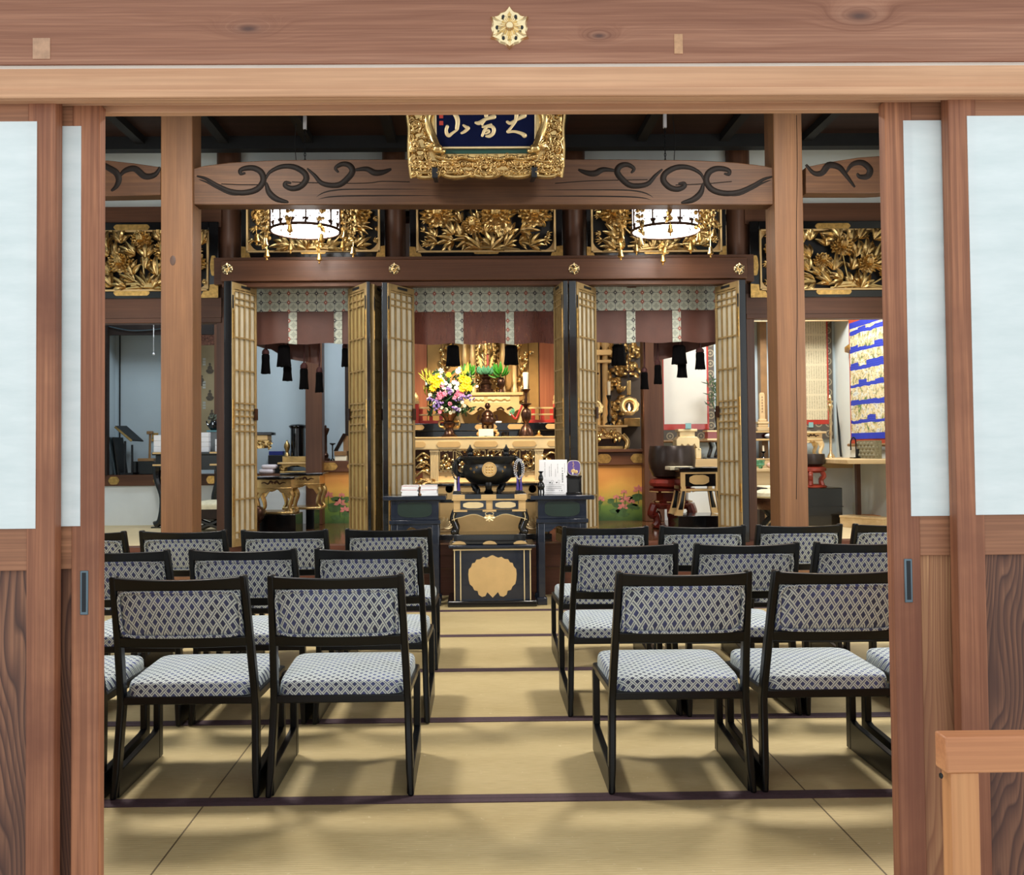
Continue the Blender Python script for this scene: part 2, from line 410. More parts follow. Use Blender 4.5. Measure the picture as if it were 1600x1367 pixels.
def chair_fabric():
    t = NT('lattice_weave_fabric'); x, y, z = t.sep(t.obj()); v = t.math('ADD', y, z)
    u = t.math('DIVIDE', x, .031); w = t.math('DIVIDE', v, .0345)
    A = t.math('ADD', u, w); Bq = t.math('SUBTRACT', u, w)
    def tri(q): return t.math('MULTIPLY', t.math('ABSOLUTE', t.math('SUBTRACT', t.math('FRACT', q), .5)), 2)
    ta, tb = tri(A), tri(Bq)
    ma = t.math('GREATER_THAN', ta, .57); mb_ = t.math('GREATER_THAN', tb, .57)
    def strip(q): return t.ramp(q, [(0, '#4a4c60'), (.5, '#4a4d60'), (.56, '#c8d0cb'), (.81, '#c8d0cb'), (.86, '#666c7c'), (1, '#666c7c')], 'CONSTANT')
    ca, cb = strip(ta), strip(tb)
    par = t.math('GREATER_THAN', t.math('PINGPONG', t.math('ADD', t.math('FLOOR', t.math('ADD', A, .5)), t.math('FLOOR', t.math('ADD', Bq, .5))), 1), .5)
    top = t.mix(par, ca, cb)
    base = t.ramp(t.noise(t.obj(), 7, 2), [(.35, '#343850'), (.65, '#4a5280')])
    c = t.mix(ma, base, ca); c = t.mix(mb_, c, cb); c = t.mix(t.math('MULTIPLY', ma, mb_), c, top)
    t.col(c); t.set(Roughness=.6, Sheen_Weight=.18, Sheen_Roughness=.4, Specular_IOR_Level=.35)
    t.put(t.b.inputs['Sheen Tint'], lin('#b5d0c4'))
    t.bump(t.math('MAXIMUM', ma, mb_), .25, .001); return t.m
MT['fabric'] = chair_fabric()
def brocade():
    t = NT('sage_brocade'); x, y, z = t.sep(t.obj())
    c0 = .075
    def cell(q, o): return t.math('SUBTRACT', t.math('FRACT', t.math('ADD', t.math('DIVIDE', q, c0), o)), .5)
    u, v = cell(x, 0), cell(z, 0); u2, v2 = cell(x, .5), cell(z, .5)
    r = t.math('SQRT', t.math('ADD', t.math('MULTIPLY', u, u), t.math('MULTIPLY', v, v)))
    r2 = t.math('SQRT', t.math('ADD', t.math('MULTIPLY', u2, u2), t.math('MULTIPLY', v2, v2)))
    ring = t.math('LESS_THAN', t.math('ABSOLUTE', t.math('SUBTRACT', r, .42)), .05)
    ring2 = t.math('LESS_THAN', t.math('ABSOLUTE', t.math('SUBTRACT', r2, .42)), .05)
    d = t.math('ADD', t.math('ABSOLUTE', u), t.math('MULTIPLY', t.math('ABSOLUTE', v), .8))
    dia = t.math('LESS_THAN', d, .21); dot = t.math('LESS_THAN', d, .07)
    par = t.math('GREATER_THAN', t.math('PINGPONG', t.math('FLOOR', t.math('DIVIDE', x, c0)), 1), .5)
    c = t.mix(t.math('MAXIMUM', ring, ring2), lin('#a8ad9d'), lin('#c6cab9'))
    c = t.mix(t.math('LESS_THAN', t.math('MINIMUM', t.math('ABSOLUTE', u), t.math('ABSOLUTE', v)), .03), c, lin('#848d84'))
    c = t.mix(dia, c, t.mix(par, lin('#a8503e'), lin('#3d3f44'))); c = t.mix(dot, c, lin('#e6e2cf'))
    t.col(c); t.set(Roughness=.5, Sheen_Weight=.2); return t.m
MT['brocade'] = brocade()
def sheer(name, hx, a):
    t = NT(name); c = lin(hx); v = t.obj()
    t.col(t.ramp(t.noise(t.scale(v, (30, 30, 4)), 3, 3), [(.3, dim(c, .85)), (.7, dim(c, 1.15))])); t.set(Roughness=.5, Sheen_Weight=.2)
    tr = t.n('ShaderNodeBsdfTransparent'); tr.inputs[0].default_value = (1, .72, .6, 1)
    mx = t.n('ShaderNodeMixShader'); mx.inputs[0].default_value = a
    t.t.links.new(t.b.outputs[0], mx.inputs[1]); t.t.links.new(tr.outputs[0], mx.inputs[2]); t.t.links.new(mx.outputs[0], t.out.inputs[0]); return t.m
MT['sheer'] = sheer('sheer_maroon_silk', '#6b3f33', .3)
def mural():
    t = NT('painted_scroll_scene'); v = t.obj(); x, y, z = t.sep(v)
    n2 = t.noise(v, 13, 5, .65, .8); n3 = t.noise(t.scale(v, (1, 1, 2.5)), 22, 3, .6); n4 = t.noise(v, 5, 2)
    zz = t.math('ADD', t.math('MULTIPLY', z, 5.6), t.math('MULTIPLY', n4, .25))
    row = t.math('FLOOR', zz); fr = t.math('FRACT', zz)
    def wn(k, off):
        cb = t.n('ShaderNodeCombineXYZ'); t.put(cb.inputs[0], t.math('FLOOR', t.math('MULTIPLY', y, k))); t.put(cb.inputs[1], row); cb.inputs[2].default_value = off
        w = t.n('ShaderNodeTexWhiteNoise', noise_dimensions='3D'); t.t.links.new(cb.outputs[0], w.inputs[0]); return w.outputs[0]
    hi = t.math('ADD', .14, t.math('MULTIPLY', wn(5.3, 1.), .3))
    band = t.math('LESS_THAN', fr, hi)
    streak = t.math('LESS_THAN', t.math('FRACT', t.math('MULTIPLY', zz, 9)), .12)
    c = t.ramp(n2, [(.28, '#3f6e45'), (.38, '#6d8a54'), (.44, '#d4c08c'), (.52, '#e4d8ae'), (.58, '#dfe2d6'), (.66, '#cfd9d8'), (.7, '#a04f38'), (.74, '#cbb47c')])
    c = t.mix(t.math('MULTIPLY', t.ramp(n3, [(.56, (0,0,0,1)), (.62, (1,1,1,1))]), .55), c, lin('#33433c'))
    c = t.mix(band, c, t.mix(streak, lin('#2236b4'), lin('#4a60cc')))
    t.col(c); t.set(Roughness=.7); return t.m
MT['mural'] = mural()
def textpaper(name, base, colw, rowh, thr=.5):
    t = NT(name); v = t.obj(); x, y, z = t.sep(v)
    fx = t.math('FRACT', t.math('DIVIDE', x, colw)); fz = t.math('FRACT', t.math('DIVIDE', z, rowh))
    n = t.noise(v, 260, 2)
    m = t.math('MULTIPLY', t.math('LESS_THAN', t.math('ABSOLUTE', t.math('SUBTRACT', fx, .5)), .3), t.math('LESS_THAN', fz, .86))
    m = t.math('MULTIPLY', m, t.math('GREATER_THAN', n, thr))
    t.col(t.mix(t.math('MULTIPLY', m, .75), lin(base), lin('#847a60'))); t.set(Roughness=.75); return t.m
MT['text_scroll'] = textpaper('inscribed_paper', '#d9cfae', .026, .16, .52)
def circles(name, base, ring):
    t = NT(name); x, y, z = t.sep(t.obj()); p = .11
    def cell(q, o=0.): return t.math('SUBTRACT', t.math('FRACT', t.math('ADD', t.math('DIVIDE', q, p), o)), .5)
    u, w = cell(x), cell(z)
    r = t.math('SQRT', t.math('ADD', t.math('MULTIPLY', u, u), t.math('MULTIPLY', w, w)))
    m = t.math('LESS_THAN', t.math('ABSOLUTE', t.math('SUBTRACT', r, .3)), .06); m2 = t.math('LESS_THAN', r, .12)
    t.col(t.mix(t.math('MAXIMUM', m, m2), lin(base), lin(ring))); t.set(Roughness=.7); return t.m
MT['scroll_mount'] = circles('patterned_scroll_mount', '#57514a', '#948b75')
def lotus_ground():
    t = NT('painted_gold_ground'); v = t.obj(); x, y, z = t.sep(v)
    n = t.noise(v, 5, 4)
    f = t.math('ADD', t.math('MULTIPLY', t.math('SUBTRACT', z, .4), 2.25), t.math('MULTIPLY', t.math('SUBTRACT', n, .5), .45))
    c = t.ramp(f, [(.0, '#2c4a24'), (.3, '#5d7a35'), (.55, '#b79a46'), (.8, '#cf9c4c'), (1, '#c88b45')])
    t.col(c); t.set(Roughness=.5); return t.m
MT['lotus_ground'] = lotus_ground()
MT['porch'] = simple('porch_bounce_stone', '#b9b4ac', .8, 0, .08, 6)  # made-up pale stone, grey to keep the bounced light neutral
# ================================================================ the setting
XL, XR, YB = -3.8, 3.85, 9.85
ZC = 3.6; ZS = .40
# floor of tatami, its cloth borders, the raised stage floor
fl = struct(MB().box(XL-.4, XR+.4, 2.06, 7.3, -.05, 0), 'floor', MT['tatami'])
for y in (3.075, 3.96, 4.84, 5.72, 6.6):
    build(MB().box(XL-.38, XR+.38, y-.033, y-.001, -.01, .003).box(XL-.38, XR+.38, y+.001, y+.033, -.01, .003), 'tatami_border', MT['tatami_edge'], fl)
struct(MB().box(-3.8, 3.85, 1.85, 2.06, -.12, -.002), 'trim_1', MT['door_wood_x'])       # door sill
struct(MB().box(-3.4, 3.4, -1.0, 1.84, -.5, -.42), 'floor_porch_bounce', MT['porch'])  # unseen porch floor, added to bounce light up onto the lintel
stg = struct(MB().box(XL, XR, 7.3, 7.36, 0, ZS-.02), 'trim_2', MT['stage'])             # stage front boards
build(MB().box(XL, XR, 7.285, 7.3, .2, .215), 'trim_groove', MT['brown'], stg)
build(MB().box(XL, XR, 7.27, 7.42, ZS-.08, ZS-.001), 'stage_edge', MT['stage'], stg)
struct(MB().box(-1.98, 2.12, 7.42, YB, ZS-.06, ZS), 'floor_sanctuary', MT['naijin_floor'])
struct(MB().box(XL, -1.98, 7.42, YB, ZS-.06, ZS), 'floor_left', MT['tatami_pale'])
struct(MB().box(2.12, XR, 7.42, YB, ZS-.06, ZS), 'floor_right', MT['tatami_pale'])
# shell
struct(MB().box(XL-.1, XL, 2.06, YB, 0, ZC), 'wall_left', MT['alcove'])
struct(MB().box(XR, XR+.1, 2.06, YB, 0, ZC), 'wall_right', MT['plaster'])
struct(MB().box(XL-.1, XR+.1, YB, YB+.1, 0, ZC), 'wall_back', MT['alcove'])
ce = struct(MB().box(XL-.1, XR+.1, 2.0, YB, ZC, ZC+.1), 'ceiling', MT['ceiling'])
for i in range(10):
    x = -2.59 + .652*i
    build(MB().box(x-.035, x+.035, 2.2, 7.3, ZC-.06, ZC), 'ceiling_joist', MT['matte_black'], ce)
build(MB().box(XL, XR, 7.2, 7.30, 3.50, ZC), 'ceiling_edge_beam', MT['matte_black'], ce)
# wall above the sanctuary bays
zb = PZ(325, 7.5)
struct(MB().box(XL, XR, 7.52, 7.58, zb, ZC), 'wall_partition', MT['plaster'])
# facade: wall, weathered beam over the door, pale strip, grooved lintel
a = W(800, 98, 1.93).z
struct(MB().box(-3.4, 3.4, 1.93, 2.05, a, 2.6), 'wall_front', MT['nageshi'])
struct(MB().box(-3.4, 3.4, 1.936, 2.05, a-.014, a), 'trim_3', MT['strip'])
kt = a-.0145
km = struct(MB().box(-3.4, 3.4, 1.915, 1.94, 1.879, kt).box(-3.4, 3.4, 1.94, 2.02, 1.902, kt).box(-3.4, 3.4, 1.9685, 1.9745, 1.8875, 1.903).box(-3.4, 3.4, 2.006, 2.03, 1.8845, kt), 'trim_4', MT['lintel'], bevel=.0025)
build(MB().box(-3.4, 3.4, 1.905, 1.9155, 1.879, 1.897), 'lintel_lip', MT['lintel'], km, bevel=.003)
struct(MB().box(-3.4, -1.7, 1.95, 2.03, 0, 1.9), 'wall_front_left', MT['door_wood'])
struct(MB().box(1.78, 3.4, 1.95, 2.03, 0, 1.9), 'wall_front_right', MT['door_wood'])
# worn fitting scars left on the big beam
p = W(65, 76, 1.93)
build(MB().box(-.018, .018, -.0012, .001, -.022, .022), 'old_fitting_scar', simple('worn_wood_scar', '#b58d70', .7, 0, .2, 60), bpy.data.objects['wall_front'], local=True).location = p
p = W(1060, 68, 1.93)
build(MB().box(-.009, .009, -.0012, .001, -.022, .02), 'old_fitting_scar', simple('worn_wood_scar_pale', '#b98d68', .7, 0, .2, 60), bpy.data.objects['wall_front'], local=True).location = p

# sliding doors of the entrance
ZD = 1.893
def sliding_door(n, label, xe, sgn, Y, handle, plank, zt, zp, zm):
    """xe: X of the closing edge, sgn=-1 the leaf runs towards -X"""
    d = thing('door_%d' % n, label, 'sliding door', (xe + sgn*.45, Y, 0), kind='structure')
    th = .032; w = .92; st = .058
    def bx(u0, u1, y0, y1, z0, z1):
        xa, xb = xe+sgn*u0, xe+sgn*u1
        return MB().box(min(xa, xb), max(xa, xb), Y+y0, Y+y1, z0, z1)
    build(bx(0, st, 0, th, .0, ZD), 'stile', MT['door_wood'], d, bevel=.002)
    build(bx(w-st, w, 0, th, .0, ZD), 'stile', MT['door_wood'], d, bevel=.002)
    build(bx(st, w-st, .003, th-.003, zt, ZD), 'top_rail', MT['door_wood_x'], d, bevel=.001)
    build(bx(st, w-st, .003, th-.003, zm, zp+.01), 'middle_rail', MT['door_wood_x'], d, bevel=.001)
    build(bx(st, w-st, .003, th-.003, 0, .1), 'bottom_rail', MT['door_wood_x'], d)
    build(bx(st-.006, w-st+.006, .012, .02, .1, zm), 'plank_panel', MT[plank], d)
    pn = build(bx(st-.019, w-st+.019, -.0015, .0005, zp, zt+.012), 'paper_panel', MT['shoji'], d)
    k = MB()
    for i in range(1, 6):
        z = zp+(zt-zp)*i/6; xa, xb = sorted((xe+sgn*st, xe+sgn*(w-st)))
        k.box(xa, xb, Y+.006, Y+.02, z-.006, z+.006)
    build(k, 'lattice_bar', MT['door_wood_x'], pn)
    if handle:
        zc, hh = handle; u = st*.52
        h = build(bx(u-.0085, u+.0085, -.002, .004, zc-hh, zc+hh), 'finger_pull', MT['steel'], d, bevel=.001)
        build(bx(u-.004, u+.0045, -.0026, .003, zc-hh+.006, zc+hh-.004), 'recess', MT['iron'], h)
    return d
Yo, Yi = 1.9355, 1.9745
zq = lambda y, x, Y: W(x, y, Y).z
sliding_door(1, 'outermost wood and paper sliding door on the side away from the handrail', PX(86, Yo), -1, Yo, None, 'plank', zq(199, 30, Yo), zq(826, 30, Yo), zq(892, 30, Yo))
sliding_door(2, 'open sliding door with steel finger pull beside the partly hidden chair row end', PX(155, Yi), -1, Yi, (zq(926, 130, Yi), M(34, Yi)), 'plank', zq(206, 110, Yi), zq(822, 110, Yi), zq(889, 110, Yi))
sliding_door(3, 'open sliding door with steel finger pull and light grained board behind the handrail', PX(1391, Yi), 1, Yi, (zq(907, 1419, Yi), M(34, Yi)), 'plank_light', zq(197, 1440, Yi), zq(806, 1450, Yi), zq(868, 1450, Yi))
sliding_door(4, 'outermost wood and paper sliding door above the end of the handrail', PX(1491, Yo), 1, Yo, None, 'plank', zq(190, 1560, Yo), zq(804, 1560, Yo), zq(867, 1560, Yo))

# handrail on the porch
hr = thing('handrail', 'light brown wooden handrail end standing before the sliding door', 'handrail', (PX(1508, 1.5), 1.52, -.42))
a, b = W(1478, 1152, 1.5), W(1478, 1209, 1.5)
build(MB().box(a.x, a.x+.75, 1.5, 1.538, b.z, a.z), 'top_rail', MT['rail'], hr, bevel=.003)
xa, xb = PX(1487, 1.503, 1250), PX(1531, 1.503, 1250)
build(MB().box(xa, xb, 1.503, 1.535, -.42, b.z), 'post', MT['rail_z'], hr, bevel=.002)
build(MB().box(xa+.62, xb+.62, 1.503, 1.535, -.42, b.z), 'post', MT['rail_z'], hr, bevel=.002)
build(MB().lathe([(.004, 0), (.005, .002), (.003, .004)], (a.x-.001, 1.52, b.z-.01), 8, axis='X'), 'screw_cap', MT['iron'], hr)

# hexagonal gilt nail covers
def rokuyo_mesh(r, Y0):
    m = MB(); N = 72; rings = [(.0, .30), (.16, .30), (.22, .2), (.36, .16), (.42, .13), (.7, .07), (.9, .1), (1.0, .02), (1.0, 0)]
    vs = []
    for k in range(N):
        a = 2*math.pi*k/N + math.pi/2
        q = abs(((k/N*6) % 1) - .5)*2            # 1 at points
        out = .80 + .20*q**3.2 + .025*math.cos(12*(a-math.pi/2))*(1-q)
        for rr, h in rings:
            e = r*rr*(out if rr > .5 else 1)
            hh = h*r + (r*.10*q**6 if .4 < rr < .97 else 0) + (r*.04*math.cos(16*a) if .2 < rr < .45 else 0)
            vs.append((e*math.cos(a), -hh, e*math.sin(a)))
    n = len(rings)
    fs = [(k*n+i, k*n+i+1, ((k+1) % N)*n+i+1, ((k+1) % N)*n+i) for k in range(N) for i in range(n-1)]
    m.add(vs, fs); m.v = [(x, y+Y0, z) for x, y, z in m.v]; return m
def rokuyo(x, y, Y, r, label, group=None):
    p = W(x, y, Y)
    t = thing('nail_cover', label, 'fitting', p, group=group)
    m = rokuyo_mesh(r, 0); build(m, 'plate', MT['bright_brass'], t, local=True, ang=25)
    d = MB()
    for k in range(6):
        a = R(60*k+30)+math.pi/2-R(30)+R(30)
        d.ell((.56*r*math.cos(a), -.085*r, .56*r*math.sin(a)), (.075*r, .04*r, .095*r), 8, 5)
    build(d, 'pierced_dots', MT['matte_black'], t, local=True)
    build(MB().ell((0, -.3*r, 0), (.17*r, .08*r, .17*r), 12, 6), 'boss', MT['bright_brass'], t, local=True)
    return t
rokuyo(796, 44, 1.93, M(35, 1.93), 'large hexagonal gilt nail cover on the weathered beam over the entrance')

# two square pillars carrying the carved beams
for (xa, xb, lab) in ((251, 301, 'square wooden pillar with a dark knot before the left folding doors'), (1215, 1260, 'square wooden pillar split by a long crack near the blue picture scroll')):
    pm = MB().box(PX(xa, 6.2), PX(xb, 6.2), 6.2, 6.4, 0, ZC-.06)
    single(pm, 'pillar', MT['pillar'], lab, 'pillar', kind='thing', bevel=.006)
pl = bpy.data.objects['pillar']; pr = bpy.data.objects['pillar.001']
build(MB().ell((PX(270, 6.2)-pl.location.x, 6.2-pl.location.y, PZ(407, 6.2, 270)), (.02, .003, .034), 10, 6), 'knot', simple('wood_knot', '#4b3428', .6), pl, local=True)
build(MB().tube(smooth_path([(PX(1245, 6.2, y)+.003*math.sin(y*.03)-pr.location.x, 6.2-pr.location.y, PZ(y, 6.2, 1245)) for y in range(180, 820, 40)]), .0022, 4), 'crack', MT['scroll_dark'], pr, local=True)
# carved rainbow beam between the pillars, side beams towards the walls
def relief(paths, fn, Y, r0=.021):
    m = MB()
    for pts in paths:
        q = [fn(*p) for p in pts]
        q = smooth_path([(p.x, Y, p.z) for p in q], 5); n = len(q)
        m.tube(q, [r0*(.22+1.0*math.sin(math.pi*min(1, (i/(n-1))*.93+.03))**.75) for i in range(n)], 8, .45)
    return m
YK = 6.24
kp = [(302, 320), (302, 263), (318, 259), (360, 253.5), (430, 250), (520, 249), (640, 248.5), (757, 248), (880, 248.5), (1000, 249), (1080, 250), (1150, 253.5), (1195, 259), (1213, 263), (1213, 320)]
pt = [W(x, y, YK) for x, y in kp]
kb = single(MB().prism([(p.x, p.z) for p in pt], YK, YK+.13), 'carved_beam', MT['beam'], 'long arched beam with dark carved scrolls spanning between the two pillars', 'beam', kind='thing', bevel=.006, ang=20)
BASE['carved_beam'] = kb.location
c5 = lambda x, y: (290+x/4.571, 230+y/4.571)
SP = [[(80,205),(145,225),(220,270),(320,315),(420,325),(510,300),(555,240),(540,180),(490,150),(430,150),(392,165),(395,190),(428,183)],
      [(570,235),(600,180),(680,140),(770,140),(845,180),(862,230),(820,280),(760,295),(712,275),(716,252),(755,257)],
      [(575,250),(595,320),(650,370),(735,393)],
      [(868,152),(920,200),(980,260),(1090,270),(1160,220),(1192,170),(1170,130),(1120,120),(1072,148),(1092,180)],
      [(1195,165),(1290,155),(1350,182),(1410,178),(1470,155)]]
for mir in (0, 1):
    fn = (lambda x, y: W(*c5(x, y), YK)) if not mir else (lambda x, y: W(1515-c5(x, y)[0], c5(x, y)[1]+1, YK))
    build(relief(SP, fn, YK+.002, .019), 'scroll_carving', MT['scroll_dark'], kb)
    build(relief([[(80,225),(150,250),(230,292),(320,335),(400,342)]], fn, YK+.002, .008), 'scroll_carving', MT['scroll_dark'], kb)
gv = [[(915,385),(935,355),(985,325),(1060,308),(1200,300),(1700,300),(2140,300)], [(915,388),(960,368),(1060,352),(1300,346),(1700,345),(2140,345)]]
g = MB()
for mir in (0, 1):
    fn = (lambda x, y: W(*c5(x, y), YK)) if not mir else (lambda x, y: W(1515-c5(x, y)[0], c5(x, y)[1]+1, YK))
    g.join(relief(gv, fn, YK+.002, .0055))
build(g, 'groove_moulding', MT['scroll_dark'], kb)
g = MB()
for seg in ([(255,262),(400,268),(560,268)], [(760,248),(900,254),(1160,258),(1330,254),(1400,244),(1600,248)], [(2640,258),(2900,240),(3300,232)], [(3500, 270),(3700,262),(3900,245)]):
    g.tube(smooth_path([Vector((W(*c5(*p), YK).x, YK, W(*c5(*p), YK).z)) for p in seg], 4), .0035, 5)
build(g, 'crack', MT['scroll_dark'], kb)
for sd in (0, 1):
    if sd == 0:
        kp = [(80, 302), (80, 246), (168, 250.5), (210, 255), (251, 261), (251, 305), (200, 306), (140, 307)]
        f6 = lambda x, y: W(x/3.797, 120+y/3.797, YK)
        paths = [[(560,545),(600,520),(645,540),(690,570),(705,610),(690,650),(660,677)], [(702,600),(740,558),(800,545),(860,590),(920,580),(950,535)], [(590, 620), (560, 590), (560, 545)]]
        lab = 'shorter arched side beam with a dark vine scroll on the knotted pillar'
    else:
        kp = [(1259, 261), (1300, 252.5), (1340, 246), (1380, 243), (1460, 243), (1460, 302), (1400, 299), (1380, 301), (1360, 302), (1259, 302)]
        f6 = lambda x, y: W(1200+x/3.797, 120+y/3.797, YK)
        paths = [[(225,520),(270,570),(320,570),(360,525),(420,535),(460,580),(515,655)], [(462,572),(500,520),(560,510),(605,550),(590,590),(545,592),(528,572)]]
        lab = 'shorter arched side beam with a dark vine scroll on the cracked pillar'
    pt = [W(x, y, YK) for x, y in kp]
    sb = single(MB().prism([(p.x, p.z) for p in pt], YK, YK+.12), 'carved_beam', MT['beam'], lab, 'beam', kind='thing', bevel=.005, ang=20)
    build(relief(paths, f6, YK+.002, .02), 'scroll_carving', MT['scroll_dark'], sb)

# round columns of the sanctuary front, beams on them
YC = 7.502
for i, (x, lab) in enumerate(((358, 'round brown column outermost beside the figure scroll'), (616, 'round brown column between the lantern bay and the altar bay, booklet side'), (897, 'round brown column rising behind the purple fan-shaped card'), (1154, 'round brown column outermost beside the bare tablet shelf'))):
    X = PX(x, YC, 380)
    single(MB().lathe([(.095, ZS), (.095, ZC)], (X, YC, 0), 24), 'round_column', MT['brown_z'], lab, 'column', kind='structure')
n = struct(MB().box(PX(345, 7.24), PX(1171, 7.24), 7.24, 7.3, PZ(437, 7.24), PZ(404, 7.24)), 'trim_5', MT['brown'], bevel=.006)
struct(MB().box(PX(347, 7.27), PX(1169, 7.27), 7.27, 7.36, PZ(446, 7.27), PZ(437.6, 7.24)), 'trim_6', MT['brown'], bevel=.004)
struct(MB().box(PX(340, 7.4), PX(1175, 7.4), 7.30, 7.46, PZ(445, 7.4), PZ(404, 7.4)), 'trim_7', MT['brown'])
for x, lab in ((355, 'small gilt nail cover on the dark beam at the figure scroll end'), (616, 'small gilt nail cover above the folding door on the booklet side'), (897, 'small gilt nail cover on the beam above the purple card'), (1155, 'small gilt nail cover on the dark beam at the bare tablet end')):
    rokuyo(x, 420, 7.239, M(10.5, 7.24), lab, 'gilt nail covers on the sanctuary beam')
for k, (xa, xb) in enumerate(((60, 346), (1168, 1480))):
    struct(MB().box(PX(xa, 7.4), PX(xb, 7.4), 7.4, 7.5, PZ(352, 7.4), zb), 'trim_%d' % (8+k*3), MT['brown'])
    struct(MB().box(PX(xa, 7.38), PX(xb, 7.38), 7.38, 7.5, PZ(493, 7.38), PZ(462, 7.38)), 'trim_%d' % (9+k*3), MT['brown'])
    struct(MB().box(PX(xa, 7.39), PX(xb, 7.39), 7.39, 7.5, PZ(501, 7.39), PZ(492, 7.39)), 'trim_%d' % (10+k*3), MT['brown'], bevel=.004)
# door posts beside the outer columns
for k, (xa, xb) in enumerate(((338.5, 351), (1168, 1180))):
    struct(MB().box(PX(xa, 7.4), PX(xb, 7.4), 7.4, 7.5, ZS, PZ(436, 7.4)), 'trim_%d' % (14+k), MT['brown_z'])
# inner posts behind the sanctuary
for k, (xa, xb, mt) in enumerate(((477, 503, 'brown_z'), (1005, 1036, 'brown_z'))):
    struct(MB().box(PX(xa, 9.3), PX(xb, 9.3), 9.3, 9.46, ZS, 3.4), 'trim_%d' % (16+k), MT[mt], bevel=.006)
struct(MB().box(-1.98, 2.12, 7.6, 7.82, PZ(450, 7.6)+.012, PZ(450, 7.6)+.1), 'trim_18', MT['brown'])
struct(MB().box(-1.98, 2.12, 7.585, YB, 3.0, 3.06), 'ceiling_sanctuary', MT['ceiling'])
struct(MB().box(XL, -1.98, 7.585, YB, 3.15, 3.2), 'ceiling_left', MT['ceiling'])
struct(MB().box(2.12, XR, 7.585, YB, 3.15, 3.2), 'ceiling_right', MT['pale_wood'])
# ================================================================ chairs
def rrect_pad(w, d, h, r, dome, top):
    """cushion: rounded box w x d, height h, domed by dome; local centre at origin, z from 0"""
    def fn(u, v): return None
    m = MB(); NU, NV = 14, 12; prof = [(1.0, 0.0), (1.0, .45), (.985, .72), (.955, .9), (.90, 1.0)]
    def outline(k, n=48):
        a = 2*math.pi*k/n; c, s_ = math.cos(a), math.sin(a); e = .22
        return (math.copysign(abs(c)**e, c), math.copysign(abs(s_)**e, s_))
    n = 48; vs = []; fs = []
    for q, hh in prof:
        for k in range(n):
            x, y = outline(k, n); vs.append((x*w/2*(1-(1-q)*.5), y*d/2*(1-(1-q)*.5), h*hh))
    rings = len(prof)
    for t in (.8, .55, .3, .1):
        for k in range(n):
            x, y = outline(k, n); vs.append((x*w/2*.95*t, y*d/2*.95*t, h+dome*(1-t*t)))
        rings += 1
    for i in range(rings-1):
        for k in range(n): fs.append((i*n+k, i*n+(k+1)%n, (i+1)*n+(k+1)%n, (i+1)*n+k))
    fs.append(tuple(range(n))[::-1]); fs.append(tuple(range((rings-1)*n, rings*n)))
    return m.add(vs, fs)
def back_y(z):                                   # side profile of the rear leg and back
    return .035*min(1, z/.30) if z < .30 else .035-.115*((z-.30)/.44)**1.15
def half_w(z): return .245-.024*(z/.74)
